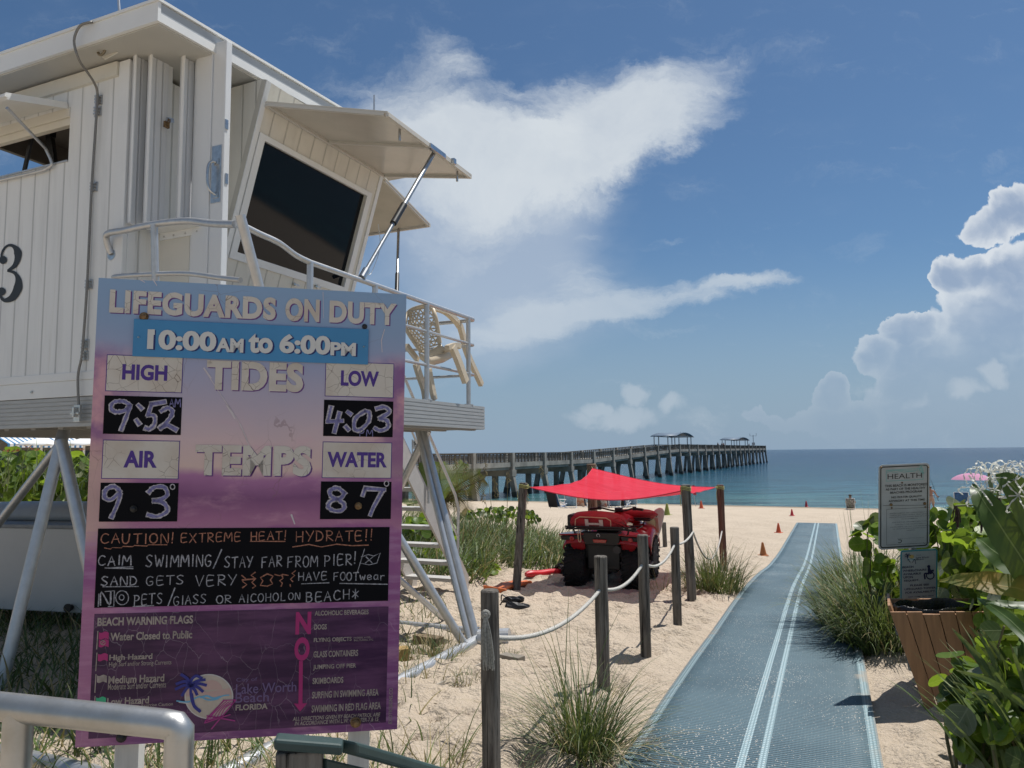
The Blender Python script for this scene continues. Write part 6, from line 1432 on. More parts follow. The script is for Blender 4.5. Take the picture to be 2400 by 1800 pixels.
F_b = mat('fabric_blue', (.035, .11, .26), .8, var=.4, vscale=10); F_n = mat('fabric_navy', (.02, .035, .09), .8, col2=(.3, .34, .4), vscale=7, two=.6); F_l = mat('fabric_light_blue', (.22, .36, .50), .8, var=.4, vscale=10)
T_w = mat('towel_stripe', (.5, .5, .48), .9, col2=(.30, .08, .05), vscale=8); T_o = mat('towel_orange', (.45, .14, .05), .9, col2=(.6, .5, .4), vscale=8); T_k = mat('towel_black', (.012, .012, .014), .9)
for x, y, rz_, f_, tw, lab in ((1207, 1099, -.25, F_b, T_k, 'blue beach chair at the left end of the row seen under the red sail'), (1233, 1098, .35, F_l, None, 'pale blue beach chair turned sideways, second from the left under the sail edge'), (1262, 1097, -.15, F_n, T_o, 'navy beach chair with an orange towel just left of the thick sail post'), (1306, 1098, .05, F_n, T_w, 'navy beach chair with a striped towel right of the thick sail post'),
                        (1326, 1098, .5, F_l, None, 'small pale blue chair facing sideways between two dark chairs'), (1346, 1096, -.1, F_b, T_k, 'beach chair draped in a black towel at the right end of the row'), (1362, 1095, .4, F_l, None, 'white and blue folding chair outermost on the right of the row')):
    p_ = gpt(x, y); beach_chair(p_, rz_-.45, f_, lab, tw, s_=1.12*p_.y/41)
p_ = gpt(1287, 1098); mb = MB(); mb.box(p_+EZ*.28, (.6, .45, .55)); o = mb.build('beach_bag', mat('bag_brown', (.09, .05, .03), .8, var=.4), bevel=.12); tag(o, 'brown beach bag on the sand right behind the thick sail post', 'bag')
# seated person seen from behind
sp = gpt(1838, 1101); spz = .40
SIT = dict(pel=(0, 0, .30, .14), wst=(0, -.05, .45, .13), chs=(0, -.10, .66, .15), nck=(0, -.10, .84, .06), hed=(0, -.08, .95, .095), top=(0, -.07, 1.05, .075), ls=(-.2, -.10, .75, .065), le=(-.30, .05, .52, .05), lw=(-.28, .26, .44, .035), rs=(.2, -.10, .75, .065), re=(.30, .05, .52, .05), rw=(.28, .26, .44, .035),
           lhp=(-.1, .06, .27, .1), lk=(-.13, .48, .36, .065), la=(-.13, .85, .06, .045), rhp=(.1, .06, .27, .1), rk=(.13, .48, .36, .065), ra=(.13, .85, .06, .045))
SIE = [('pel', 'wst'), ('wst', 'chs'), ('chs', 'nck'), ('nck', 'hed'), ('hed', 'top'), ('chs', 'ls'), ('ls', 'le'), ('le', 'lw'), ('chs', 'rs'), ('rs', 're'), ('re', 'rw'), ('pel', 'lhp'), ('lhp', 'lk'), ('lk', 'la'), ('pel', 'rhp'), ('rhp', 'rk'), ('rk', 'ra')]
person('person', sp, -.45, SIT, SIE, 'person sitting in a low patterned chair facing the sea right of the mat end', [('shirt', cols['dark'], [([(0, -.1, .80), (0, -.07, .5), (0, 0, .32)], [.15, .165, .17])])], (0, -.09, .97, .11))
beach_chair(sp+Vector((0, 0, 0)), -.45, mat('fabric_leaf', (.02, .02, .022), .8, col2=(.45, .45, .42), vscale=16, two=.52), 'black and white patterned low chair under the seated person at the waterline', s_=.98)
# blue chair and pink umbrella on the right
cp = at(2078, 1092, 47); cp.z = gz(cp.x, cp.y)
bc = beach_chair(cp+EZ*.25, -.55, F_b, 'tall blue beach chair under the pink umbrella behind the leaves', None, s_=1.35)
up = at(2112, 1085, 47.5); up.z = gz(up.x, up.y); ut = at(2098, 1030, 47.5)
um = thing('beach_umbrella', up, 'pale pink beach umbrella on a dark pole behind the lily flowers', 'umbrella')
mb = MB(); mb.tube([up, ut+Vector((.2, 0, .05))], .03, 8); mb.build('pole', M_blk, um)
mb = MB(); rows = []
for i in range(6):
    a = i/5*1.0; rr = 1.15*sin(a)/sin(1.0); zz_ = .42*(cos(a)-cos(1.0))/(1-cos(1.0)); rows.append([ut+Vector((rr*cos(b_)*(1-.04*(i == 5)*abs(cos(4*b_))), rr*sin(b_), zz_-.18-.0*rr*cos(b_))) for b_ in np.linspace(0, 2*pi, 25)])
mb.grid(rows); mb.build('canopy', mat('umbrella_pink', (.58, .30, .46), .8, var=.1, trans=.35), um, smooth=True)
# swimmers' little orange items by the pier
for x, y, lab in ((1130+8, 1086, 'small orange object standing at the waterline left of the shade sail'), (1121+36, 1084, 'small dark red figure-like buoy at the water edge under the pier')):
    pass
# ------------------------------------------------------------------ plastic chair hanging over the tower railing
M_pch = mat('chair_cream', (.62, .53, .40), .4, var=.06, vscale=4, spec=.4)
c6 = lambda x, y: ((900+x/3.687)/1.085, (650+y/3.687)/1.085)
def ch(x, y, b_): return pe2(*c6(x, y), b_)
pch = thing('plastic_chair', ch(400, 1050, -3.75), 'cream plastic garden chair with latticed back propped over the tower railing', 'plastic chair')
mb = MB()
Lb, Rb = -4.0, -3.62
bk_ = smoothpath([ch(318, 640, Lb), ch(262, 560, Lb), ch(205, 470, Lb), ch(180, 390, Lb), ch(215, 300, Lb), ch(300, 258, -3.85), ch(400, 248, -3.7), ch(440, 330, Rb), ch(462, 430, Rb), ch(482, 570, Rb)], 6)
mb.tube(bk_, .022, 8); mb.build('back_frame', M_pch, pch, smooth=True)
mb = MB()
def bp(s_, t_):  # back surface
    top_ = lerp(ch(215, 300, Lb), ch(410, 255, Rb), s_); mid_ = lerp(ch(200, 450, Lb), ch(460, 440, Rb), s_); bot = lerp(ch(318, 640, Lb), ch(482, 575, Rb), s_)
    return lerp(lerp(top_, mid_, min(1, t_*2)), bot, max(0, t_*2-1)) + E2*(-.05*sin(pi*s_))
ins = lambda s_, t_: .03 < s_ < .97 and .02 < t_ < .96
for i in range(0, 8):
    for j in range(0, 9):
        s0_, t0_ = i/6+(.083 if j % 2 else 0), j/8
        for ds, dt in ((1/6, 0), (1/12, 1/8), (-1/12, 1/8)):
            s1_, t1_ = s0_+ds, t0_+dt
            if 0 <= s0_ <= 1 and 0 <= s1_ <= 1 and t1_ <= 1: mb.bar(bp(s0_, t0_), bp(s1_, t1_), .010, .014)
mb.build('back_lattice', M_pch, pch)
mb = MB(); rows = []
for k in range(7):
    kk = k/6
    a_ = lerp(ch(318, 640, Lb), ch(545, 655, -3.95), kk); b_ = lerp(ch(482, 575, Rb), ch(590, 590, -3.5), kk)
    rows.append([lerp(a_, b_, j/6)-EZ*(.05*sin(pi*kk)+.03*sin(pi*j/6)) for j in range(7)])
mb.grid(rows); mb.build('seat', M_pch, pch, smooth=True, solid=.02)
mb = MB(); rows = []
for k, (x0, y0, x1, y1) in enumerate(((300, 650, 318, 712), (400, 690, 400, 765), (500, 660, 510, 735), (575, 600, 590, 690))): rows.append([ch(x0, y0, -3.6), ch(x1, y1, -3.62)])
mb.grid(rows); mb.build('seat_skirt', M_pch, pch, smooth=True, solid=.015)
def flat(name, pts, b0, b1, w, h):
    mb = MB(); n_ = len(pts); P_ = smoothpath([ch(x, y, lerp(b0, b1, i/(n_-1))) for i, (x, y) in enumerate(pts)], 4)
    for i in range(len(P_)-1): mb.bar(P_[i], P_[i+1]+(P_[i+1]-P_[i]).normalized()*.004, w, h, E2)
    return mb.build(name, M_pch, pch, smooth=False)
flat('arm', [(410, 258), (470, 275), (545, 305), (620, 375), (655, 425)], -3.68, -3.7, .05, .06); flat('leg', [(655, 415), (680, 500), (700, 600), (745, 720), (840, 925)], -3.7, -3.72, .06, .05)
flat('arm', [(545, 610), (580, 595), (625, 585), (650, 600)], -3.46, -3.44, .05, .05); flat('leg', [(590, 600), (640, 720), (705, 900)], -3.44, -3.42, .075, .05)
flat('leg', [(275, 745), (310, 860), (345, 960), (360, 1050)], -3.95, -3.98, .075, .04); flat('leg', [(385, 790), (400, 880), (435, 1055)], -3.62, -3.62, .06, .04); flat('arm', [(195, 590), (240, 650), (290, 712)], -4.05, -4.05, .05, .04)
# ------------------------------------------------------------------ right-hand signs
HT = Vector((2.800, 5.718, 1.723)); HU = Vector((.409, .032, .013)); HV = Vector((.084, .106, -.646)); HW, HH = HU.length, HV.length
HU.normalize(); HV = (HV-HU*HV.dot(HU)).normalized(); HN_ = HU.cross(HV).normalized()
if HN_.dot(EYE-HT) < 0: HN_ = -HN_
def hf(u_, v_, h): return HT+HU*u_+HV*v_+HN_*h
def huv(x, y):
    p = on_plane((2040+x/4.741)/1.085, (1070+y/4.741)/1.085, HT, HN_)-HT; return (p.dot(HU), p.dot(HV))
M_signw = mat('sign_white', (.40, .42, .42), .4, var=.12, vscale=9, spec=.4); M_ink = mat('sign_ink', (.02, .022, .022), .5); M_ink2 = mat('faded_ink', (.045, .05, .05), .5, var=.4, vscale=60); M_ink3 = mat('very_faded_ink', (.16, .17, .17), .5); M_teal = mat('sign_teal', (.04, .26, .30), .45, var=.15); M_hgrn = mat('health_green', (.20, .40, .38), .5)
M_nav = mat('sign_navy', (.012, .014, .06), .5)
def rrect(a, b_, r_, n=6):
    (x0, y0), (x1, y1) = a, b_
    return [(x1-r_+r_*cos(t), y0+r_-r_*sin(t)) for t in np.linspace(0, pi/2, n)]+[(x0+r_-r_*sin(t), y0+r_-r_*cos(t)) for t in np.linspace(0, pi/2, n)]+[(x0+r_-r_*cos(t), y1-r_+r_*sin(t)) for t in np.linspace(0, pi/2, n)]+[(x1-r_+r_*sin(t), y1-r_+r_*cos(t)) for t in np.linspace(0, pi/2, n)]
def plate(a, b_, r_, h, m_, name, par, t_=.003):
    mb = MB(); mb.prism([hf(*p_, h) for p_ in rrect(a, b_, r_)], HN_*-t_); return mb.build(name, m_, par)
def ring(mb, a, b_, r_, w, h, mi=None):
    o_ = rrect(a, b_, r_); i_ = rrect((a[0]+w, a[1]+w), (b_[0]-w, b_[1]-w), max(.002, r_-w)); n = len(o_)
    mb.add([hf(*p_, h) for p_ in o_+i_], [(k, (k+1) % n, n+(k+1) % n, n+k) for k in range(n)], mi)
def ht(mb, s_, tl, br, bold, h, mi=None, **k):
    w_ = br[0]-tl[0]; hp = max(10, (br[1]-tl[1])*.82); ym = (tl[1]+br[1])/2
    a, b_ = huv(tl[0], ym+.02*w_), huv(br[0], ym-.02*w_); c1_ = huv((tl[0]+br[0])/2, ym-hp/2); c2_ = huv((tl[0]+br[0])/2, ym+hp/2)
    put_text(mb, hf, s_, a[0], b_[0], c1_[1], c2_[1], bold, h, mi, **k)
hs_ = thing('health_sign', hf(HW/2, HH, 0), 'white water quality sign with black border leaning above the trash bin', 'sign')
pl_ = plate((0, 0), (HW, HH), .03, 0, M_signw, 'plate', hs_)
mb = MB(); ring(mb, (.012, .012), (HW-.012, HH-.012), .024, .009, .001); mb.build('border', M_ink, pl_)
mb = MB(); ht(mb, 'HEALTH', (190, 182), (572, 248), .0, .0016, 0)
for s_, tl, br in (('THIS BEACH IS MONITORED', (160, 300), (630, 334)), ('AS PART OF THE HEALTHY', (168, 340), (612, 372)), ('BEACHES PROGRAM', (218, 378), (572, 408)), ('NO WATER QUALITY', (232, 432), (572, 464)), ('ADVISORY AT THIS TIME', (200, 472), (604, 500))): ht(mb, s_, tl, br, .022, .0016, 1)
for s_, tl, br in (('WATER SAMPLES ARE TAKEN WEEKLY TO', (212, 616), (645, 630)), ('CHECK BACTERIA LEVELS. HIGH LEVELS', (215, 638), (645, 652)), ('INDICATE AN INCREASED RISK OF ILLNESS', (210, 660), (660, 674)), ('FROM SWIMMING.', (342, 684), (528, 696)), ('FOR FURTHER INFORMATION, PLEASE', (240, 716), (640, 732)), ('CONTACT THE COUNTY HEALTH', (275, 742), (612, 756)), ('DEPARTMENT, OR VISIT THE DEPARTMENT', (222, 768), (668, 782)), ("OF HEALTH'S BEACH WATER QUALITY", (248, 790), (646, 804)), ('WEBSITE', (400, 812), (492, 824))): ht(mb, s_, tl, br, .006, .0016, 2)
ht(mb, 'beach monitoring program', (300, 900), (596, 912), .0, .0016, 2)
mb.build('lettering', [M_ink, M_ink2, M_ink3], pl_)
mb = MB(); a, b_ = huv(172, 148), huv(588, 258); a2 = huv(180, 156); ring(mb, a, b_, .003, .005, .0012, 0)
def hstk(pts, w, h, mi): strokes(mb, hf, [(k.x, k.y) for k in smoothpath([(*huv(*p_), 0) for p_ in pts], 4)], w, h, mi)
hstk([(180, 176), (230, 168), (280, 178), (330, 166), (380, 176), (430, 166), (500, 172)], .004, .0013, 0); hstk([(190, 160), (300, 156), (420, 160), (510, 154)], .006, .0013, 0); hstk(arc(570, 145, 48, 46, 0, 360, 20), .003, .0014, 0); hstk([(565, 110), (545, 150), (590, 185), (575, 160), (570, 120)], .010, .0014, 0)
mb.build('health_logo', M_hgrn, pl_)
mb = MB(); a, b_ = huv(178, 585), huv(715, 955); ring(mb, a, b_, .002, .002, .0012); l0, l1 = huv(140, 545), huv(700, 538); strokes(mb, hf, [l0, l1], .0025, .0012)
hstk([(308, 958), (335, 955), (345, 930), (310, 925)], .005, .0013, None); hstk([(585, 955), (640, 995)], .0015, .0013, None); mb.build('inner_lines', M_ink2, pl_)
def hbolt(x, y, par, r_=.008):
    u_, v_ = huv(x, y); mb = MB(); mb.lathe(hf(u_, v_, .001), HN_, [(r_, 0), (r_, .004), (r_*.6, .009)], 10); mb.build('bolt', M_rust, par)
for x, y in ((228, 535), (602, 520)): hbolt(x, y, hs_, .012); 
for x, y in ((235, 570), (610, 560), (350, 290), (640, 118), (115, 118)): hbolt(x, y, hs_, .006)
mb = MB(); c0_ = hf(HW*.55, .1, -.035); mb.bar(c0_+EZ*.02, Vector((c0_.x+.25, c0_.y+.28, gz(c0_.x+.25, c0_.y+.28)-.2)), .04, .04); mb.build('sign_pole', M_galv, hs_)
WV0 = huv(290, 1035); WV1 = huv(755, 1605)
wa, wb_ = (huv(292, 1035)[0], huv(400, 1036)[1]), (huv(762, 1590)[0], huv(500, 1607)[1])
# the lower sign follows the same leaning pole
ws_ = thing('wheelchair_sign', hf(*wb_, 0), 'white sign with teal border about beach wheelchairs, hung below the health sign', 'sign')
wu0, wu1 = (huv(292, 1040)[0]+huv(350, 1600)[0])/2, (huv(705, 1035)[0]+huv(762, 1590)[0])/2; wv0, wv1 = wa[1], wb_[1]
p2 = plate((wu0, wv0), (wu1, wv1), .022, .012, M_signw, 'plate', ws_)
mb = MB(); ring(mb, (wu0+.001, wv0+.001), (wu1-.001, wv1-.001), .02, .011, .0132); mb.build('border', M_teal, p2)
mb = MB(); hh_ = .0136
for s_, tl, br in (('BEACH', (344, 1208), (466, 1236)), ('WHEELCHAIRS', (346, 1244), (610, 1272)), ('AVAILABLE', (352, 1284), (550, 1310)), ('UPON', (356, 1320), (460, 1350)), ('REQUEST.', (362, 1358), (530, 1386)), ('PLEASE SEE', (430, 1408), (640, 1434)), ('LIFEGUARD TOWER', (368, 1446), (714, 1472)), ('FOR AVAILABILITY.', (378, 1484), (712, 1512)), ('FIRST COME, FIRST SERVE', (408, 1540), (692, 1556))): ht(mb, s_, tl, br, .02, hh_)
def hpoly(pts, h, mi=None): mb.add([hf(*huv(*p_), h) for p_ in pts], [tuple(range(len(pts)))], mi)
hpoly(arc(636, 1216, 18, 17, 0, 360, 18), hh_); hstk([(636, 1240), (640, 1290), (668, 1265), (685, 1262)], .016, hh_, 0); hstk([(640, 1240), (660, 1290)], .02, hh_+.0003, 0); hstk([(635, 1296), (590, 1296), (594, 1350)], .013, hh_, 0); hstk(arc(652, 1315, 42, 40, -100, 200, 20), .009, hh_, 0)
ht(mb, 'City of', (500, 1084), (548, 1098), .0, hh_); ht(mb, 'Lake Worth', (498, 1104), (638, 1126), .005, hh_); ht(mb, 'Beach', (500, 1128), (580, 1144), .005, hh_)
mb.build('lettering', M_nav, p2)
mb = MB(); hpoly(arc(440, 1122, 42, 40, 0, 360, 26), hh_, 1); hpoly(arc(446, 1106, 28, 22, 0, 360, 20), hh_+.0004, 0); hstk([(398, 1145), (440, 1130), (490, 1145)], .005, hh_+.0008, 3); hstk([(402, 1100), (404, 1130), (430, 1168)], .005, hh_+.001, 2); hstk([(455, 1170), (480, 1135), (490, 1185)], .004, hh_+.001, 2)
for e_ in ((368, 1090), (372, 1108), (380, 1078), (424, 1080), (434, 1094), (392, 1118), (418, 1112)): hstk([(402, 1098), ((402+e_[0])/2, e_[1]-3), e_], .005, hh_+.001, 2)
mb.build('emblem', [mat('emblem_gold', (.52, .36, .12), .5), mat('emblem_pale', (.42, .46, .46), .5), M_nav, M_teal], p2)
hbolt(494, 1062, ws_, .010); hbolt(570, 1580, ws_, .012)

# ------------------------------------------------------------------ slatted trash bin
M_slat = mat('brown_plank', (.38, .20, .10), .6, col2=(.28, .15, .075), vscale=3, stretch=(8, 8, .7), bump=.12, bscale=18)
bn = gpt(2002, 1544)                                   # bottom of the front left corner
fl_t = at(1922, 1322, bn.y); bh = fl_t.z-bn.z
fu = Vector((.99, -.03, 0)).normalized(); bu = Vector((.44, .9, 0)).normalized()
bin_ = thing('trash_bin', bn+fu*.3+bu*.25, 'brown slatted wooden trash bin with a black liner bag beside the mat', 'trash bin')
wb, wt = .53, .67; tb = .42; tt_ = .52
cb0 = bn.copy()
def bc_(k, side, h):   # corner positions, tapering: k 0 left 1 right, side 0 front 1 back, h 0..1
    w_ = lerp(wb, wt, h); d_ = lerp(tb, tt_, h); off = (fl_t-bn); sl = Vector((off.x, off.y, 0))*h
    return bn+sl+fu*(w_*k)+bu*(d_*side)+EZ*(bh*h)
NS = 6
for side, outn in ((0, -bu), (1, bu)):
    for i in range(NS):
        k0, k1 = i/NS+.004, (i+1)/NS-.004; mb = MB()
        h1_ = 1.0 if i != 2 or side else .975
        mb.prism([bc_(k0, side, .01), bc_(k1, side, .01), bc_(k1, side, h1_), bc_(k0, side, h1_)], outn*-.02); mb.build('slat', M_slat, bin_, bevel=.003)
for k, outn in ((0, -fu), (1, fu)):
    for i in range(4):
        s0_, s1_ = i/4+.012+(.04 if i == 0 else 0), (i+1)/4-.012-(.04 if i == 3 else 0); mb = MB(); mb.prism([bc_(k, s0_, .01), bc_(k, s1_, .01), bc_(k, s1_, 1.06), bc_(k, s0_, 1.06)], outn*-.02); mb.build('slat', M_slat, bin_, bevel=.003)
mb = MB()
for side in (0, 1): mb.bar(lerp(bc_(0, side, .93), bc_(0, 1-side, .93), .07)+fu*.03, lerp(bc_(1, side, .93), bc_(1, 1-side, .93), .07)-fu*.03, .04, .05); 
for k in (0, 1):
    for side in (0, 1): mb.bar(lerp(bc_(k, side, .02), bc_(1-k, 1-side, .02), .06), lerp(bc_(k, side, .97), bc_(1-k, 1-side, .97), .06), .04, .04)
mb.build('inner_frame', M_slat, bin_)
m, q, b, out = node_mat('bin_liner'); b.inputs['Base Color'].default_value = (.012, .012, .013, 1); b.inputs['Roughness'].default_value = .25; b.inputs['Specular IOR Level'].default_value = .35; oc = q.n('ShaderNodeTexCoord').outputs['Object']; q.link(q.bump(q.noise(q.map(oc, (9, 9, 3)), 2.5, 5, .6, 1.5), .5, .02), b.inputs['Normal'])
mb = MB(); cc_ = (bc_(0, 0, 1)+bc_(1, 1, 1))/2; rows = []
for rr_, zz_ in ((1.0, -.2), (1.03, -.03), (1.02, .0), (.98, .008), (.93, -.01), (.86, -.12), (.75, -.45)):
    rows.append([cc_+fu*(.30*rr_*cos(a)*(1+.02*sin(9*a)))+bu*(.20*rr_*sin(a)*(1+.02*sin(11*a)))+EZ*(zz_-.0+.008*sin(5*a+1)+.003*sin(17*a)) for a in np.linspace(0, 2*pi, 60)])
mb.grid(rows); mb.build('liner_bag', m, bin_, smooth=True)
# ------------------------------------------------------------------ timber offcuts, marker sign, building behind
M_lum = mat('fresh_lumber', (.42, .28, .10), .8, var=.35, vscale=6, stretch=(1, 1, 1)); M_lum2 = mat('old_lumber', (.22, .16, .10), .9, var=.4, vscale=6)
def block(p0, p1, w, h, m_, label):
    mb = MB(); mb.bar(p0+EZ*(h/2), p1+EZ*(h/2), w, h); o = mb.build('timber_block', m_, bevel=.004); tag(o, label, 'timber', group='timber blocks under the tower skids')
block(gpt(836, 1432), gpt(882, 1428), .12, .12, M_lum, 'yellow lumber block at the right edge of the notice board'); block(gpt(900, 1392), gpt(950, 1402), .12, .10, M_lum2, 'dull brown lumber block in the grass behind the skid pipe'); block(gpt(1085, 1432), gpt(1127, 1440), .10, .08, mat('grey_lumber', (.25, .22, .18), .9, var=.3), 'short grey plank end beside the nearest rope post')
mb = MB(); s0_, s1_ = gpt(850, 1535), gpt(1040, 1440); mb.prism([s0_-EZ*.02, s1_-EZ*.02, s1_+EZ*.035, s0_+EZ*.035], Vector((.04, .05, 0))); o = mb.build('edging_strip', mat('strip_grey', (.42, .38, .32), .85, var=.2)); tag(o, 'pale grey edging strip half buried in the sand beside the skid pipe', 'edging')
bp_ = at(893, 990, 30); bp_.z = gz(bp_.x, 30); bt_ = at(890.5, 949, 30)
bs_ = thing('banner_sign', bp_, 'small white banner sign on a thin pole beyond the tower stairs', 'sign')
mb = MB(); mb.tube([bp_, bt_], .025, 8); mb.build('pole', M_galv, bs_)
def bfr(u_, v_, h): return lerp(lerp(at(891.5, 951, 29.97), at(906, 952, 29.97), u_), lerp(at(892, 970, 29.97), at(905, 969, 29.97), u_), v_)+Vector((0, -.01-h, 0))
mb = MB(); mb.prism([bfr(0, 0, 0), bfr(1, 0, 0), bfr(1, 1, 0), bfr(0, 1, 0)], (0, .02, 0)); bpn = mb.build('panel', M_signw, bs_)
mb = MB(); strokes(mb, bfr, [(k.x, k.y) for k in smoothpath([(.15, .3, 0), (.3, .15, 0), (.2, .55, 0), (.35, .5, 0), (.4, .3, 0), (.5, .55, 0), (.55, .3, 0), (.62, .55, 0), (.7, .3, 0), (.8, .55, 0), (.9, .35, 0)], 4)], .07, .004); strokes(mb, bfr, [(.25, .74), (.8, .74)], .05, .004); mb.build('lettering', M_ink, bpn)

bld = thing('beach_building', at(60, 1000, 29), 'dark fronted beach building with blue and white striped awnings behind the hedge', 'building')
FB = -26.5/1.0
def bE(a, b_, z): return E(a, b_, z)
pw = at(60, 960, 28.0); a0, b0, _ = co(pw)
M_wallb = mat('building_wall', (.20, .19, .17), .8, var=.3, vscale=1); M_win = mat('dark_window', (.02, .025, .03), .2)
mb = MB(); mb.ebox(a0-22, a0+14, b0-6, b0-2.0, -.5, 3.05); mb.build('wall', M_wallb, bld)
mb = MB(); mb.ebox(a0-22.5, a0+14.5, b0-6.4, b0-1.9, 3.06, 3.3); mb.build('roof', mat('roof_pale', (.45, .44, .42), .8), bld)
m, q, b, out = node_mat('awning_stripe'); uvn = q.n('ShaderNodeUVMap').outputs[0]; uu, vv, _ = q.sep(uvn)
f = q.m('FRACT', q.mul(uu, 14)); q.link(q.mix(q.m('LESS_THAN', f, .42), (.72, .72, .72), (.05, .17, .33)), b.inputs['Base Color']); b.inputs['Roughness'].default_value = .85
M_awn = m
for i, k in enumerate((-14, -10.6, -7.2, -3.8, -.4, 3.0, 6.4, 9.8)):
    mb = MB(); A0, A1 = a0+k, a0+k+3.1
    mb.add([E(A0, b0-1.99, 2.95), E(A1, b0-1.99, 2.95), E(A1, b0-.55, 2.36), E(A0, b0-.55, 2.36), E(A1, b0-.55, 2.22), E(A0, b0-.55, 2.22)], [(0, 1, 2, 3), (3, 2, 4, 5)], 0, [(0, 0), (1, 0), (1, .8), (0, .8), (1, 1), (0, 1)])
    aw = mb.build('awning', M_awn, bld, solid=.02)
    mb = MB(); mb.ebox(A0+.3, A1-.3, b0-1.999, b0-1.96, .4, 2.1); mb.build('window', M_win, bld)
for i, (x, y, lab) in enumerate(((90, 957, 'white market umbrella with scalloped rim left of the leg head, in front of the awnings'), (182, 957, 'white market umbrella just left of the notice board edge'))):
    p_ = at(x, y, 21); base_ = Vector((p_.x, p_.y, 0)); u_ = thing('market_umbrella', base_, lab, 'umbrella', group='white market umbrellas')
    mb = MB(); mb.tube([base_, p_+EZ*.05], .03, 8); mb.build('pole', M_w, u_)
    mb = MB(); rows = []
    for j in range(5): rows.append([p_+Vector((0.62*j/4*cos(a), 0.62*j/4*sin(a), .16-.2*(j/4)-.03*(j == 4)*abs(sin(4*a)))) for a in np.linspace(0, 2*pi, 33)])
    mb.grid(rows); mb.build('canopy', mat('umbrella_white', (.72, .72, .70), .8), u_, smooth=True, solid=.01)
# ------------------------------------------------------------------ vegetation
def blade_mat(name, c, c2, tr=.25, rough=.5):
    m, q, b, out = node_mat(name); uvn = q.n('ShaderNodeUVMap').outputs[0]; uu, vv, _ = q.sep(uvn)
    oc = q.n('ShaderNodeTexCoord').outputs['Object']; f = q.rng(q.noise(oc, 6, 3, .6), .35, .65)
    col_ = q.mix(f, c, c2); col_ = q.mix(q.mul(q.rng(vv, .8, 1.0), .35), col_, (.34, .27, .13))
    q.link(col_, b.inputs['Base Color']); b.inputs['Roughness'].default_value = rough; b.inputs['Specular IOR Level'].default_value = .35
    t_ = q.n('ShaderNodeBsdfTranslucent'); q.link(q.mix(.5, col_, (.25, .30, .04)), t_.inputs[0]); s_ = q.n('ShaderNodeMixShader'); s_.inputs[0].default_value = tr
    q.link(b.outputs[0], s_.inputs[1]); q.link(t_.outputs[0], s_.inputs[2]); q.link(s_.outputs[0], out.inputs[0]); return m
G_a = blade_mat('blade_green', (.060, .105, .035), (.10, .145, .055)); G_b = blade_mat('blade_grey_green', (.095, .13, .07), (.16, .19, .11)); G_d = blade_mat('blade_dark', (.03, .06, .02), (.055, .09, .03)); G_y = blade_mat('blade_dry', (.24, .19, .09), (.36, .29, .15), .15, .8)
G_l = blade_mat('blade_light', (.12, .19, .05), (.17, .23, .07))
BL = [G_a, G_b, G_d, G_y, G_l]
def blade(mb, base, az, L, w, lean, droop, mi, seg=5, twist=0.0):
    """one tapering, arching blade"""
    base = Vector(base); h = Vector((cos(az), sin(az), 0)); sd = Vector((-sin(az+twist), cos(az+twist), 0))
    vs = []; uvs = []; p = base.copy(); ang = lean
    for i in range(seg+1):
        k = i/seg; ww = w*(1-k**2.2)*.5+.0006
        vs += [p+sd*ww, p-sd*ww]; uvs += [(0, k), (1, k)]
        p = p + (h*sin(ang)+EZ*cos(ang))*(L/seg); ang += droop/seg*(.5+k)
    mb.add(vs, [(2*i, 2*i+1, 2*i+3, 2*i+2) for i in range(seg)], mi, uvs)
def clump(mb, c, n, R, Lr, w, lean=(.05, .7), droop=(.5, 1.8), wts=(.45, .25, .15, .15, 0), ell=(1, 1), seg=5, ground=True):
    for i in range(n):
        a = rng.uniform(0, 2*pi); r_ = R*sqrt(rng.random()); x, y = c[0]+r_*cos(a)*ell[0], c[1]+r_*sin(a)*ell[1]
        z = gz(x, y)-.01 if ground else c[2]
        mi = rng.choices(range(5), wts)[0]; az = a+rng.gauss(0, .7); k = r_/R if R else 0
        ln = rng.uniform(*lean)*(.4+.8*k); L = rng.uniform(*Lr)*(1-.25*k)
        blade(mb, (x, y, z), az, L, w*rng.uniform(.6, 1.2), ln, rng.uniform(*droop), mi, seg, rng.uniform(-.5, .5))
# big clump by the second post
c_ = gpt(1262, 1632)
mb = MB(); clump(mb, (c_.x, c_.y-.02), 250, .17, (.45, .85), .0060, (.15, .95), (.9, 2.3), (.36, .30, .14, .20, 0), seg=8); clump(mb, (c_.x, c_.y), 210, .34, (.30, .62), .005, (.8, 1.5), (.5, 1.3), (.22, .26, .06, .46, 0), seg=6)
clump(mb, (c_.x, c_.y+.03), 80, .12, (.5, .75), .0065, (.1, .6), (.3, 1.4), (.4, .3, .25, .05, 0), seg=7)
clump(mb, (c_.x-.03, c_.y+.05), 22, .15, (.85, 1.15), .0055, (.05, .35), (.2, 1.0), (.5, .3, .2, 0, 0), seg=8)
clump(mb, (c_.x, c_.y), 60, .25, (.7, 1.0), .0045, (.5, 1.0), (1.0, 1.9), (.3, .3, .1, .3, 0), seg=9)
o = mb.build('grass_clump', BL); tag(o, 'big arching sea-oat grass clump spilling over the near edge of the mat', 'grass clump', 'clumps of beach grass')
c_ = gpt(1549, 1280)
mb = MB(); clump(mb, (c_.x, c_.y+.15), 620, .38, (.4, .92), .009, (.1, .9), (.4, 1.6), (.38, .32, .15, .15, 0), seg=6)
o = mb.build('grass_clump', BL); tag(o, 'grey green grass clump at the foot of the reddish brown sail post', 'grass clump', 'clumps of beach grass')
c_ = gpt(1418, 1282)
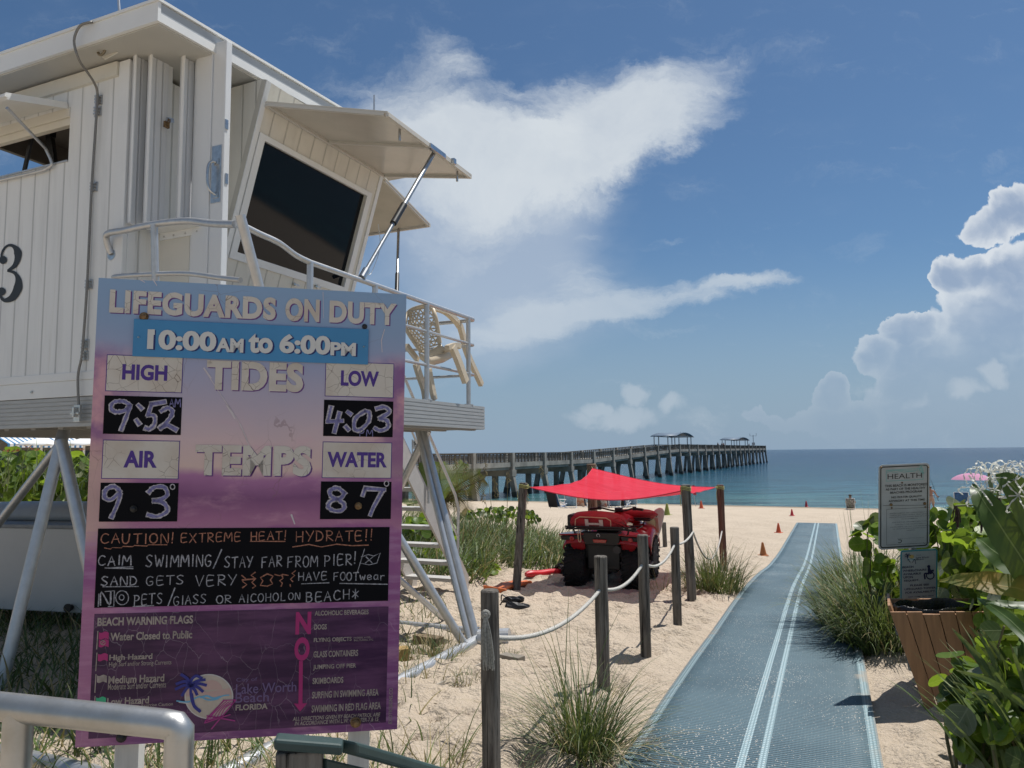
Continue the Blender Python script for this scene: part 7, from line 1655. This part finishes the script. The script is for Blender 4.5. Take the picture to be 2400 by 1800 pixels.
mb = MB(); clump(mb, (c_.x+.1, c_.y), 60, .25, (.25, .5), .006, (.4, 1.2), (.4, 1.2), (.3, .2, .1, .4, 0)); o = mb.build('grass_clump', BL); tag(o, 'sparse half-dry grass wisps beside the front wheel of the quad bike', 'grass clump', 'clumps of beach grass')
# little tufts round the skids
for x, y, n, R, L, lab in ((930, 1424, 260, .30, (.12, .36), 'tuft of half-dry grass behind the long skid pipe'), (1003, 1478, 70, .11, (.08, .22), 'small green tuft on the sand right of the edging strip'), (1098, 1422, 45, .08, (.06, .16), 'tiny tuft beside the skid end'), (885, 1472, 60, .14, (.08, .24), 'low tuft just right of the notice board edge'), (1090, 1300-22, 24, .1, (.05, .2), 'tiny plant on the sand left of the leaning sail post')):
    p_ = gpt(x, y); mb = MB(); clump(mb, (p_.x, p_.y), n, R, L, .005, (.1, 1.1), (.3, 1.3), (.35, .1, .1, .45, 0), seg=4); o = mb.build('grass_tuft', BL); tag(o, lab, 'grass tuft', 'small grass tufts on the sand')
# dry runners and litter on sand
mb = MB()
for i in range(240):
    x, y = rng.uniform(860, 1300), rng.uniform(1440, 1650); p_ = gpt(x, y, .006); a = rng.uniform(0, 2*pi); L = rng.uniform(.03, .35)*rng.random()
    pts = [p_]; 
    for k in range(4): a += rng.gauss(0, .35); q_ = pts[-1]+Vector((cos(a), sin(a), 0))*(L/4); q_.z = gz(q_.x, q_.y)+.012; pts.append(q_)
    mb.tube(pts, rng.uniform(.0012, .0028), 4)
o = mb.build('plant_litter', mat('dry_litter', (.15, .11, .06), .9, var=.5, vscale=9)); tag(o, 'scattered dry stems and twigs lying on the sand', 'plant litter', kind='stuff')
# ground cover under and left of the tower
mb = MB()
for i in range(2600):
    x, y = rng.uniform(-5.5, -.45), rng.uniform(3.3, 9.5)
    if x > -.9+.0*y and rng.random() < .6: continue
    mi = rng.choices(range(5), (.4, .05, .2, .25, .1))[0]; blade(mb, (x, y, gz(x, y)-.01), rng.uniform(0, 6.28), rng.uniform(.10, .42), rng.uniform(.006, .013), rng.uniform(.1, .9), rng.uniform(.3, 1.4), mi, 4, rng.uniform(-1, 1))
for i in range(700):
    x, y = rng.uniform(-2.2, -.3), rng.uniform(3.2, 4.6); mi = rng.choices(range(5), (.25, .05, .05, .4, .25))[0]; blade(mb, (x, y, gz(x, y)-.01), rng.uniform(0, 6.28), rng.uniform(.15, .45), rng.uniform(.005, .010), rng.uniform(.1, .9), rng.uniform(.3, 1.4), mi, 5, rng.uniform(-1, 1))
for i in range(4200):
    x, y = rng.uniform(-6.5, -1.5), rng.uniform(3.9, 9.5)
    if x > -1.75 and y < 4.6: continue
    mi = rng.choices(range(5), (.22, .03, .62, .10, .03))[0]; blade(mb, (x, y, gz(x, y)-.01), rng.uniform(0, 6.28), rng.uniform(.12, .40), rng.uniform(.010, .022), rng.uniform(.2, 1.2), rng.uniform(.3, 1.6), mi, 4, rng.uniform(-1, 1))
o = mb.build('weedy_grass', BL); tag(o, 'straggly weedy grass growing beneath the tower and notice board', 'grass', kind='stuff')

# ---- leaves
def leaf_mat(name, c, c2, vein, tr=.3, rough=.38, n_v=5.0):
    m, q, b, out = node_mat(name); uvn = q.n('ShaderNodeUVMap').outputs[0]; uu, vv, _ = q.sep(uvn)
    au = q.m('ABSOLUTE', uu); mid = q.rng(au, .02, .06, 1, 0)
    sv = q.m('ABSOLUTE', q.sub(q.m('FRACT', q.mul(q.sub(vv, q.mul(au, .75)), n_v/2)), .5)); svm = q.mul(q.rng(sv, .03, .10, 1, 0), .55)
    oc = q.n('ShaderNodeTexCoord').outputs['Object']; col_ = q.mix(q.rng(q.noise(oc, 7, 4, .6), .35, .65), c, c2)
    col_ = q.mix(q.mx(mid, svm), col_, vein); q.link(col_, b.inputs['Base Color']); b.inputs['Roughness'].default_value = rough; b.inputs['Specular IOR Level'].default_value = .28
    q.link(q.bump(q.mx(mid, svm), .25, .004), b.inputs['Normal'])
    t_ = q.n('ShaderNodeBsdfTranslucent'); q.link(q.mix(.6, col_, (.36, .50, .03)), t_.inputs[0]); s_ = q.n('ShaderNodeMixShader'); s_.inputs[0].default_value = tr
    q.link(b.outputs[0], s_.inputs[1]); q.link(t_.outputs[0], s_.inputs[2]); q.link(s_.outputs[0], out.inputs[0]); return m
L_a = leaf_mat('grape_leaf', (.065, .125, .022), (.10, .165, .028), (.18, .23, .06), .42); L_b = leaf_mat('grape_leaf_young', (.14, .24, .03), (.18, .27, .035), (.28, .33, .09), .5); L_c = leaf_mat('grape_leaf_old', (.035, .07, .022), (.06, .085, .03), (.12, .15, .06), .2); L_g = leaf_mat('grape_leaf_dull', (.13, .15, .09), (.17, .18, .11), (.24, .25, .16), .2)
LV = [L_a, L_b, L_c, L_g]
M_stem = mat('grape_stem', (.13, .12, .05), .7, var=.4, vscale=20)
_T = [2*pi*k/14 for k in range(14)]
def leaf(mb, c, nrm_, up, r, mi, cup=.18, el=1.0):
    z = Vector(nrm_).normalized(); y = (Vector(up)-z*Vector(up).dot(z)); y = y.normalized() if y.length > 1e-4 else frame_of(z)[0]; x = y.cross(z)
    vs = [Vector(c)]; uvs = [(0, 0)]
    for rr in (.55, 1.0):
        for t in _T:
            notch = 1-.10*max(0, cos(t+pi/2))**6
            px_, py_ = rr*cos(t)*notch, rr*sin(t)*notch*el
            hgt = cup*(abs(px_)*.9 + .35*py_*py_) - .10*sin(3*t)*rr*cup
            vs.append(Vector(c)+(x*px_+y*py_+z*hgt)*r); uvs.append((px_, py_))
    n = 14; fs = [(0, 1+i, 1+(i+1) % n) for i in range(n)]+[(1+i, 1+n+i, 1+n+(i+1) % n, 1+(i+1) % n) for i in range(n)]
    mb.add(vs, fs, mi, uvs)
def shrub(name, base, ctrs, n, lr, label, cat='shrub', group=None, wts=(.42, .3, .18, .10), stems=9, tilt=.75):
    """seagrape: leaves at the ends of short twigs on the shell of a set of ellipsoids"""
    t = thing(name, base, label, cat, group=group); mb = MB(); st = MB(); tot = sum(c[4]*c[5]*c[6] for c in ctrs)**1.0
    for c in ctrs:
        k = int(n*(c[4]*c[5]*c[6])/tot); cx_, cy_, cz_ = c[0], c[1], c[2]
        for i in range(k):
            a = rng.uniform(0, 2*pi); cz = rng.uniform(-.75, 1); s_ = sqrt(max(0, 1-cz*cz)); rr = rng.uniform(.55, 1.05)**.6
            p_ = Vector((cx_+c[4]*s_*cos(a)*rr, cy_+c[5]*s_*sin(a)*rr, cz_+c[6]*cz*rr))
            g0 = gz(p_.x, p_.y)
            if p_.z < g0+.03: p_.z = g0+rng.uniform(.03, .2)
            out_ = Vector((s_*cos(a), s_*sin(a), cz)); nr = (out_*.6+Vector((rng.gauss(0, tilt), rng.gauss(0, tilt), .45+rng.gauss(0, tilt*.6)))).normalized()
            if nr.z < -.2: nr.z = -nr.z
            leaf(mb, p_, nr, Vector((rng.gauss(0, 1), rng.gauss(0, 1), -.3)), rng.uniform(*lr), rng.choices(range(4), wts)[0], rng.uniform(.08, .3), rng.uniform(.85, 1.05))
        for i in range(max(2, int(stems*k/n))):
            a = rng.uniform(0, 2*pi); e_ = Vector((cx_+c[4]*.8*cos(a)*rng.random(), cy_+c[5]*.8*sin(a)*rng.random(), cz_+c[6]*rng.uniform(.0, .8))); b0_ = Vector((cx_+rng.uniform(-.3, .3)*c[4], cy_+rng.uniform(-.3, .3)*c[5], 0)); b0_.z = gz(b0_.x, b0_.y)-.05
            st.tube(smoothpath([b0_, lerp(b0_, e_, .5)+Vector((rng.uniform(-.1, .1), rng.uniform(-.1, .1), .05)), e_], 4), [.009]*5+[.005]*4, 6)
    st.build('stems', M_stem, t, smooth=True); mb.build('foliage', LV, t, smooth=True); return t
def ctr(x, y, d, rx, ry, rz_): p_ = at(x, y, d); return (p_.x, p_.y, p_.z, 0, rx, ry, rz_)
# right side shrubs
shrub('seagrape_shrub', gpt(2150, 1390), [ctr(2120, 1190, 7.4, .75, .5, .50), ctr(2060, 1165, 7.3, .25, .3, .36), ctr(2200, 1160, 7.2, .5, .5, .45), ctr(2130, 1290, 7.3, .8, .5, .40), ctr(2250, 1280, 6.8, .6, .6, .6)], 620, (.055, .105), 'large seagrape shrub with round sunlit leaves behind the two signs', group='seagrape shrubs')
shrub('seagrape_shrub', gpt(1890, 1400), [ctr(1888, 1180, 7.4, .18, .3, .26), ctr(1910, 1270, 7.4, .18, .3, .30), ctr(1955, 1320, 7.2, .22, .3, .26)], 105, (.05, .095), 'seagrape shrub left of the signs rising from the grass at the mat edge', group='seagrape shrubs')
shrub('seagrape_shrub', gpt(2120, 1640), [ctr(2070, 1468, 4.15, .13, .13, .13), ctr(2100, 1530, 4.1, .16, .16, .15), ctr(2160, 1560, 4.0, .22, .2, .20), ctr(2050, 1555, 4.15, .08, .1, .09), ctr(2200, 1440, 3.8, .18, .2, .15), ctr(2190, 1375, 3.7, .13, .1, .07), ctr(2190, 1610, 3.7, .25, .2, .2)], 150, (.042, .078), 'near seagrape seedling with big translucent leaves in front of the trash bin', group='seagrape shrubs', wts=(.45, .32, .2, .03), stems=14)
shrub('seagrape_shrub', gpt(2190, 1660), [ctr(2230, 1600, 3.6, .3, .3, .25), ctr(2200, 1500, 4.4, .3, .3, .25), ctr(2240, 1350, 4.2, .22, .3, .35), ctr(2210, 1250, 5.0, .3, .3, .3), ctr(2170, 1350, 5.2, .25, .3, .25), ctr(2150, 1560, 3.7, .2, .2, .14)], 260, (.045, .085), 'dense shaded seagrape filling the right edge beneath the lily', group='seagrape shrubs', wts=(.45, .25, .24, .06), stems=10)
# tall grass along the right edge of the mat
c_ = [gpt(1835, 1395), gpt(1862, 1405), gpt(1848, 1330), gpt(1838, 1260), gpt(1868, 1425)]
mb = MB()
for (x, y, n, R, L) in ((1835, 1352, 620, .42, (.5, 1.0)), (1862, 1392, 760, .34, (.5, 1.0)), (1850, 1290, 620, .5, (.6, 1.1)), (1828, 1292, 300, .35, (.5, .95)), (1890, 1408, 460, .32, (.45, .9)), (1880, 1350, 420, .4, (.6, 1.05))):
    p_ = gpt(x, y); clump(mb, (p_.x+.12, p_.y), n, R, L, .0105, (.1, .7), (.7, 2.5), (.34, .34, .12, .10, .10), seg=7)
o = mb.build('grass_bank', BL); tag(o, 'bank of tall drooping grey green grass along the right edge of the mat', 'grass bank', 'clumps of beach grass')
mb = MB()
for (x, y, h_) in ((1852, 1130, 0), (1868, 1075, 0), (1835, 1150, 0), (1880, 1110, 0)):
    pass
for i in range(16):
    p_ = gpt(rng.uniform(1835, 1905), rng.uniform(1290, 1370)); blade(mb, p_, rng.uniform(0, 6.28), rng.uniform(1.0, 1.45), .008, rng.uniform(0, .15), rng.uniform(0, .35), rng.choice((0, 1, 3)), 6)
o = mb.build('grass_stalks', BL); tag(o, 'few thin upright grass stalks standing above the shrub left of the signs', 'grass stalks')
# dark undergrowth behind
mb = MB()
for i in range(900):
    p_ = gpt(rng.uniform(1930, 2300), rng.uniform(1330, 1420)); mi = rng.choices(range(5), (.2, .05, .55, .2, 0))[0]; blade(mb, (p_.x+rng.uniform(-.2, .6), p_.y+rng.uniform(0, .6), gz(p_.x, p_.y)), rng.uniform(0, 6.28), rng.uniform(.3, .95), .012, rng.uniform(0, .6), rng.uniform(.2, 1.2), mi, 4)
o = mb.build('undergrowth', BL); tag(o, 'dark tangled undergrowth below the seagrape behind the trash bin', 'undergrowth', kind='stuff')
shrub('seagrape_shrub', gpt(2180, 1420), [ctr(2190, 1210, 5.6, .35, .4, .26), ctr(2120, 1265, 5.9, .35, .35, .24), ctr(2210, 1330, 5.3, .3, .4, .26), ctr(2150, 1180, 6.2, .35, .3, .2)], 330, (.05, .09), 'bright green seagrape filling the space between lily leaves and trash bin', group='seagrape shrubs', wts=(.45, .36, .14, .05), stems=10)
# spider lily: broad strap leaves, stalks and flower heads
L_s = leaf_mat('lily_leaf', (.032, .068, .016), (.05, .09, .02), (.14, .19, .07), .12, .4, 0.0); L_s2 = leaf_mat('lily_leaf_browning', (.09, .10, .025), (.24, .14, .03), (.28, .20, .06), .3, .5, 0.0); L_yel = leaf_mat('lily_leaf_yellow', (.50, .32, .03), (.42, .24, .03), (.5, .35, .1), .3, .5, 0.0)
def strap(mb, pts, w, up, mi, fold=.25, tipk=.5):
    P_ = smoothpath(pts, 6); n = len(P_); rows = []; vs = []; uvs = []
    for i, p_ in enumerate(P_):
        k = i/(n-1); d = (P_[min(i+1, n-1)]-P_[max(i-1, 0)]).normalized(); sd = d.cross(Vector(up)).normalized(); nn = sd.cross(d).normalized()
        ww = w*min(1, .55+k*1.2)*(1-max(0, (k-tipk)/(1-tipk))**2.2)+.002
        for a, u_ in ((-1, -1), (-.5, -.5), (0, 0), (.5, .5), (1, 1)): vs.append(p_+sd*(a*ww/2)+nn*(abs(a)*fold*ww/2+.004*sin(i*1.3+a))); uvs.append((u_, k))
    mb.add(vs, [(i*5+j, i*5+j+1, (i+1)*5+j+1, (i+1)*5+j) for i in range(n-1) for j in range(4)], mi, uvs)
lily = thing('spider_lily', Vector((3.15, 3.3, gz(3.15, 3.3))), 'spider lily with broad strap leaves and white curling flowers at the right edge', 'lily')
toward = Vector((-.4, -1, .25))
def lstrap(pp_, w, mi, fold=.25, up=toward, tipk=.5):
    mb = MB(); strap(mb, [at(*p_) for p_ in pp_], w, up, 0, fold, tipk); mb.build('leaf', [L_s, L_s2, L_yel][mi], lily, smooth=True)
lstrap([(2330, 1440, 3.3), (2270, 1310, 3.2), (2190, 1180, 3.15), (2130, 1090, 3.2), (2100, 1045, 3.3)], .15, 0, .25, toward, .35)
lstrap([(2350, 1400, 3.2), (2300, 1250, 3.1), (2240, 1130, 3.1), (2190, 1050, 3.1), (2150, 1005+20, 3.15)], .14, 0, .2, toward, .4)
lstrap([(2360, 1330, 3.0), (2280, 1295, 3.05), (2180, 1268, 3.15), (2090, 1255, 3.25), (2026, 1254, 3.35)], .135, 1, .18, Vector((0, -.8, .7)), .3)
lstrap([(2330, 1420, 3.3), (2260, 1290, 3.5), (2190, 1225, 3.7), (2140, 1185, 3.8), (2110, 1160, 3.9)], .12, 0)
lstrap([(2330, 1300, 3.2), (2260, 1280, 3.2), (2205, 1265, 3.25), (2180, 1262, 3.3)], .07, 2, .2)
lstrap([(2300, 1500, 3.2), (2240, 1400, 3.4), (2170, 1330, 3.6), (2110, 1290, 3.8)], .06, 0)
lstrap([(2350, 1380, 3.2), (2280, 1330, 3.2), (2200, 1310, 3.25), (2130, 1302, 3.3)], .06, 0, .2, Vector((0, -.5, .8)))
M_pet = mat('lily_petal', (.62, .62, .56), .5, var=.1, vscale=20, trans=.25); M_stalk = mat('lily_stalk', (.13, .19, .05), .5, var=.25, vscale=10); M_wilt = mat('wilted_flower', (.05, .03, .022), .9, var=.4, vscale=20); M_bud = mat('lily_bud', (.22, .26, .10), .5, var=.3, vscale=20)
def flowerhead(hx, hy, d, foot, scale=1.0, lean=(0, 0), spread=1.0):
    h = at(hx, hy, d); mb = MB(); mb.tube(smoothpath([at(*f_) for f_ in foot]+[h], 5), .014*scale, 8); mb.build('stalk', M_stalk, lily, smooth=True)
    tb_ = MB(); pe = MB(); wi = MB(); bu_ = MB()
    for i in range(12):
        a = 2*pi*i/12*2.4+rng.uniform(-.2, .2); el = rng.uniform(-.2, 1.25); L = rng.uniform(.11, .17)*scale*spread
        d_ = Vector((cos(a)*cos(el), .8*sin(a)*cos(el), sin(el))); e_ = h+d_*L
        if el > .85: bu_.tube([h+d_*.02, h+d_*L*.7, h+d_*L*1.0], [.004*scale, .008*scale, .003*scale], 6); 
        tb_.tube(smoothpath([h, h+d_*L*.5+EZ*.008, e_], 3), .003*scale, 5)
        if el < .05 and rng.random() < .7:
            for j in range(4): p_ = e_+Vector((rng.uniform(-.008, .008), rng.uniform(-.008, .008), 0)); wi.tube(smoothpath([p_, p_+Vector((rng.uniform(-.015, .015), 0, -.03)), p_+Vector((rng.uniform(-.02, .02), rng.uniform(-.01, .01), -rng.uniform(.05, .10)))], 3), .0032*scale, 4)
            continue
        x_, y_, _ = frame_of(d_)
        for j in range(6):
            b_ = 2*pi*j/6+rng.uniform(-.2, .2); o_ = (x_*cos(b_)+y_*sin(b_)); LL = rng.uniform(.055, .085)*scale
            pts = [e_, e_+d_*LL*.35+o_*LL*.45, e_+d_*LL*.30+o_*LL*.95, e_-d_*LL*.12+o_*LL*1.15, e_-d_*LL*.4+o_*LL*1.0-EZ*.004]
            strap(pe, pts, .0042*scale, d_, 0, .1, .6)
    tb_.build('flower_tube', M_bud, lily, smooth=True); pe.build('petals', M_pet, lily, smooth=True); wi.build('wilted_petals', M_wilt, lily, smooth=True); bu_.build('buds', M_bud, lily, smooth=True)
flowerhead(2148, 1097, 3.3, [(2330, 1370, 3.2), (2240, 1240, 3.2), (2175, 1145, 3.25)], 1.05); flowerhead(2075, 1020, 3.45, [(2148, 1097, 3.3)], .8, spread=.5) if False else None
flowerhead(2225, 1072, 3.15, [(2360, 1350, 3.1), (2290, 1200, 3.1), (2245, 1110, 3.12)], 1.0)
# thin strap-leaved plant in front of the bin
mb = MB()
for i in range(46):
    x, y, d = rng.uniform(2120, 2290), rng.uniform(1560, 1640), rng.uniform(3.5, 4.0); p_ = at(x, y, d); p_.z = max(gz(p_.x, p_.y), p_.z-.15)
    az = pi*.5+rng.gauss(.9, .7); blade(mb, p_, az, rng.uniform(.35, .72), .024, rng.uniform(.1, .7), rng.uniform(.2, .9), rng.choice((0, 0, 4, 2)), 6, rng.uniform(-.6, .6))
for i in range(30):
    bx, by, bd_ = rng.uniform(2190, 2290), rng.uniform(1560, 1680), rng.uniform(3.5, 3.9); tx, ty = rng.uniform(2035, 2205), rng.uniform(1350, 1530)
    a_, c2_ = at(bx, by, bd_), at(tx, ty, bd_+rng.uniform(-.1, .25)); mid_ = lerp(a_, c2_, .55)+EZ*rng.uniform(.02, .10)
    strap(mb, [a_, mid_, c2_], rng.uniform(.022, .036), toward, rng.choice((0, 0, 2, 4)), .25, .35)
o = mb.build('strap_leaf_plant', BL); tag(o, 'plant with narrow pointed upright leaves half hiding the right side of the trash bin', 'plant')
mb = MB(); p_ = gpt(2190, 1655)
for i in range(150):
    q_ = Vector((p_.x+rng.uniform(-.15, .45), p_.y+rng.uniform(-.35, .3), 0)); q_.z = gz(q_.x, q_.y); blade(mb, q_, rng.uniform(0, 6.28), rng.uniform(.2, .55), .008, rng.uniform(.1, 1.0), rng.uniform(.3, 1.8), rng.choice((0, 1, 2, 3)), 5)
o = mb.build('grass_clump', BL); tag(o, 'shaded grass clump in the bottom right corner', 'grass clump', 'clumps of beach grass')
# thin dead stem cluster top right
# ------------------------------------------------------------------ dune patch behind the stairs
mb = MB()
def in_dune(x, y): return ((x+1.75)/3.0)**2+((y-14.9)/3.7)**2 < 1 + .25*math.sin(x*3+y*2)
cnt = 0
while cnt < 9500:
    x, y = rng.uniform(-6.5, 1.4), rng.uniform(10.8, 18.8)
    if not in_dune(x, y): continue
    cnt += 1; L = rng.uniform(.35, .8); mi = rng.choices(range(5), (.36, .22, .08, .12, .22))[0]
    blade(mb, (x, y, gz(x, y)-.02), rng.gauss(.4, 1.2), L, rng.uniform(.013, .024), rng.uniform(.1, .9), rng.uniform(.6, 2.3), mi, 4, rng.uniform(-.8, .8))
o = mb.build('dune_grass', BL); tag(o, 'thick dune grass covering the low mound between stairs and shade sail', 'dune grass', kind='stuff')
mb = MB()
for i in range(15):
    x, y = rng.uniform(-1.9, 0.3), rng.uniform(13, 15.5); blade(mb, (x, y, gz(x, y)), rng.uniform(0, 6.28), rng.uniform(1.1, 1.7), .014, rng.uniform(0, .2), rng.uniform(.1, .6), 3, 6)
    p_ = mb.v[-2]
    for j in range(12): mb.tube([Vector(p_)+Vector((rng.uniform(-.03, .03), 0, -.02*j)), Vector(p_)+Vector((rng.uniform(-.06, .06), rng.uniform(-.03, .03), -.02*j-.05))], .006, 4, mi=3)
o = mb.build('sea_oats', BL); tag(o, 'few tall sea oat stalks with drooping seed heads above the dune', 'sea oats')
shrub('seagrape_shrub', gpt(960, 1240), [ctr(915, 1165, 13.2, .6, .5, .38), ctr(880, 1240, 12.4, .6, .5, .45), ctr(1010, 1235, 11.7, .28, .3, .2)], 200, (.06, .11), 'seagrape shrub on the dune seen through the tower stairs', group='seagrape shrubs')
shrub('seagrape_shrub', gpt(1100, 1130), [ctr(1075, 1112, 17.0, .9, .5, .16), ctr(1120, 1122, 16.6, .5, .4, .10)], 260, (.045, .07), 'low dark seagrape creeping over the crest of the dune', group='seagrape shrubs', wts=(.5, .15, .3, .05))
shrub('seagrape_shrub', gpt(1040, 1240), [ctr(1052, 1237, 12.0, .17, .15, .10)], 14, (.06, .1), 'single young seagrape with yellow green leaves on the bare sand at the dune foot', group='seagrape shrubs', stems=3, wts=(.2, .7, .1, 0))
# hedge behind the tower on the left
hb = at(60, 1085, 13)
shrub('seagrape_hedge', Vector((hb.x, hb.y, 0)), [ctr(-150, 1060, 13.0, 1.2, .7, .75), ctr(-40, 1050, 13.0, 1.1, .7, .72), ctr(60, 1055, 12.6, 1.0, .6, .66), ctr(150, 1060, 12.6, 1.0, .6, .62), ctr(260, 1060, 13, 1.2, .7, .65), ctr(400, 1080, 13.5, 1.4, .8, .6), ctr(550, 1090, 14, 1.4, .8, .55)], 1500, (.07, .13), 'thick seagrape hedge of round leaves behind the tower legs on the left', cat='hedge')
mb = MB()
for i in range(90):
    p_ = at(rng.uniform(-20, 190), rng.uniform(1000, 1080), rng.uniform(11.6, 12.2)); blade(mb, p_, rng.uniform(0, 6.28), rng.uniform(.3, .7), .014, rng.uniform(.1, .6), rng.uniform(.8, 2.2), rng.choice((1, 4, 0)), 6)
o = mb.build('hedge_grass', BL); tag(o, 'pale arching grass blades poking out of the hedge behind the tower', 'grass')
mb = MB()
for x, y in ((60, 968), (75, 972), (105, 985), (178, 972), (33, 975), (12, 975)):
    p_ = at(x, y, 11.9); 
    for j in range(7): a = rng.uniform(0, 6.28); d_ = Vector((cos(a), sin(a)*.5, rng.uniform(-.2, .8))); mb.add([p_, p_+d_*.05+EZ*.01, p_+d_*.07, p_+d_*.05-EZ*.012], [(0, 1, 2, 3)])
o = mb.build('hedge_flowers', mat('flower_orange', (.60, .24, .12), .7, var=.3, vscale=20)); tag(o, 'few orange pink blossoms along the top of the left hedge', 'flowers')
# small palm behind the stairs
pal = thing('young_palm', at(960, 1130, 14.5), 'young coconut palm with feathery fronds beyond the tower stairs', 'palm tree')
pb_ = at(965, 1130, 14.6); pb_.z = gz(pb_.x, pb_.y); cr = at(958, 1085, 14.6)
mb = MB(); mb.tube([pb_, lerp(pb_, cr, .6)+Vector((.03, 0, 0)), cr], [.12, .10, .07], 10); mb.build('trunk', mat('palm_trunk', (.20, .15, .10), .9, var=.4, vscale=14), pal, smooth=True)
P_fr = blade_mat('palm_green', (.10, .15, .03), (.17, .20, .05), .35); P_dry = blade_mat('palm_dry', (.20, .15, .06), (.28, .2, .09), .2)
def frond(tip, mid, m_, nl=26, L=.34):
    pts = smoothpath([cr, at(*mid), at(*tip)], 14); mb = MB(); mb.tube(pts, list(np.linspace(.018, .005, len(pts))), 6, mi=0); n = len(pts)
    for i in range(3, n):
        d = (pts[min(i+1, n-1)]-pts[i-1]).normalized(); sd = d.cross(Vector((.2, -1, .3))).normalized(); k = i/n; l_ = L*(.5+.9*sin(pi*min(1, k*.9+.1)))*.75
        for s_ in (-1, 1):
            dd = (sd*s_*.75+d*.75+Vector((0, 0, -.12))).normalized(); e_ = pts[i]+dd*l_-EZ*.05; w_ = d*.014
            mb.add([pts[i]-w_, pts[i]+w_, lerp(pts[i], e_, .6)+w_*.8, e_, lerp(pts[i], e_, .6)-w_*.8], [(0, 1, 2, 3, 4)], 0, [(0, 0), (1, 0), (1, .5), (.5, .9), (0, .5)])
    mb.build('frond', m_, pal)
for tip, mid, m_ in (((1035, 1022, 14.2), (985, 1052, 14.4), P_fr), ((1045, 1035, 13.9), (1000, 1055, 14.2), P_dry), ((905, 1010, 14.4), (930, 1040, 14.5), P_fr), ((890, 1045, 14.0), (925, 1060, 14.3), P_fr), ((950, 1000, 15), (952, 1040, 14.8), P_fr), ((1000, 1000, 15.3), (975, 1040, 15.0), P_fr), ((880, 1090, 13.8), (915, 1085, 14.2), P_fr), ((930, 1120, 13.6), (940, 1090, 14.0), P_dry), ((1010, 1100, 13.8), (990, 1075, 14.2), P_dry), ((860, 1000, 15), (905, 1035, 14.8), P_fr)): frond(tip, mid, m_)
print('objects', len(bpy.data.objects))
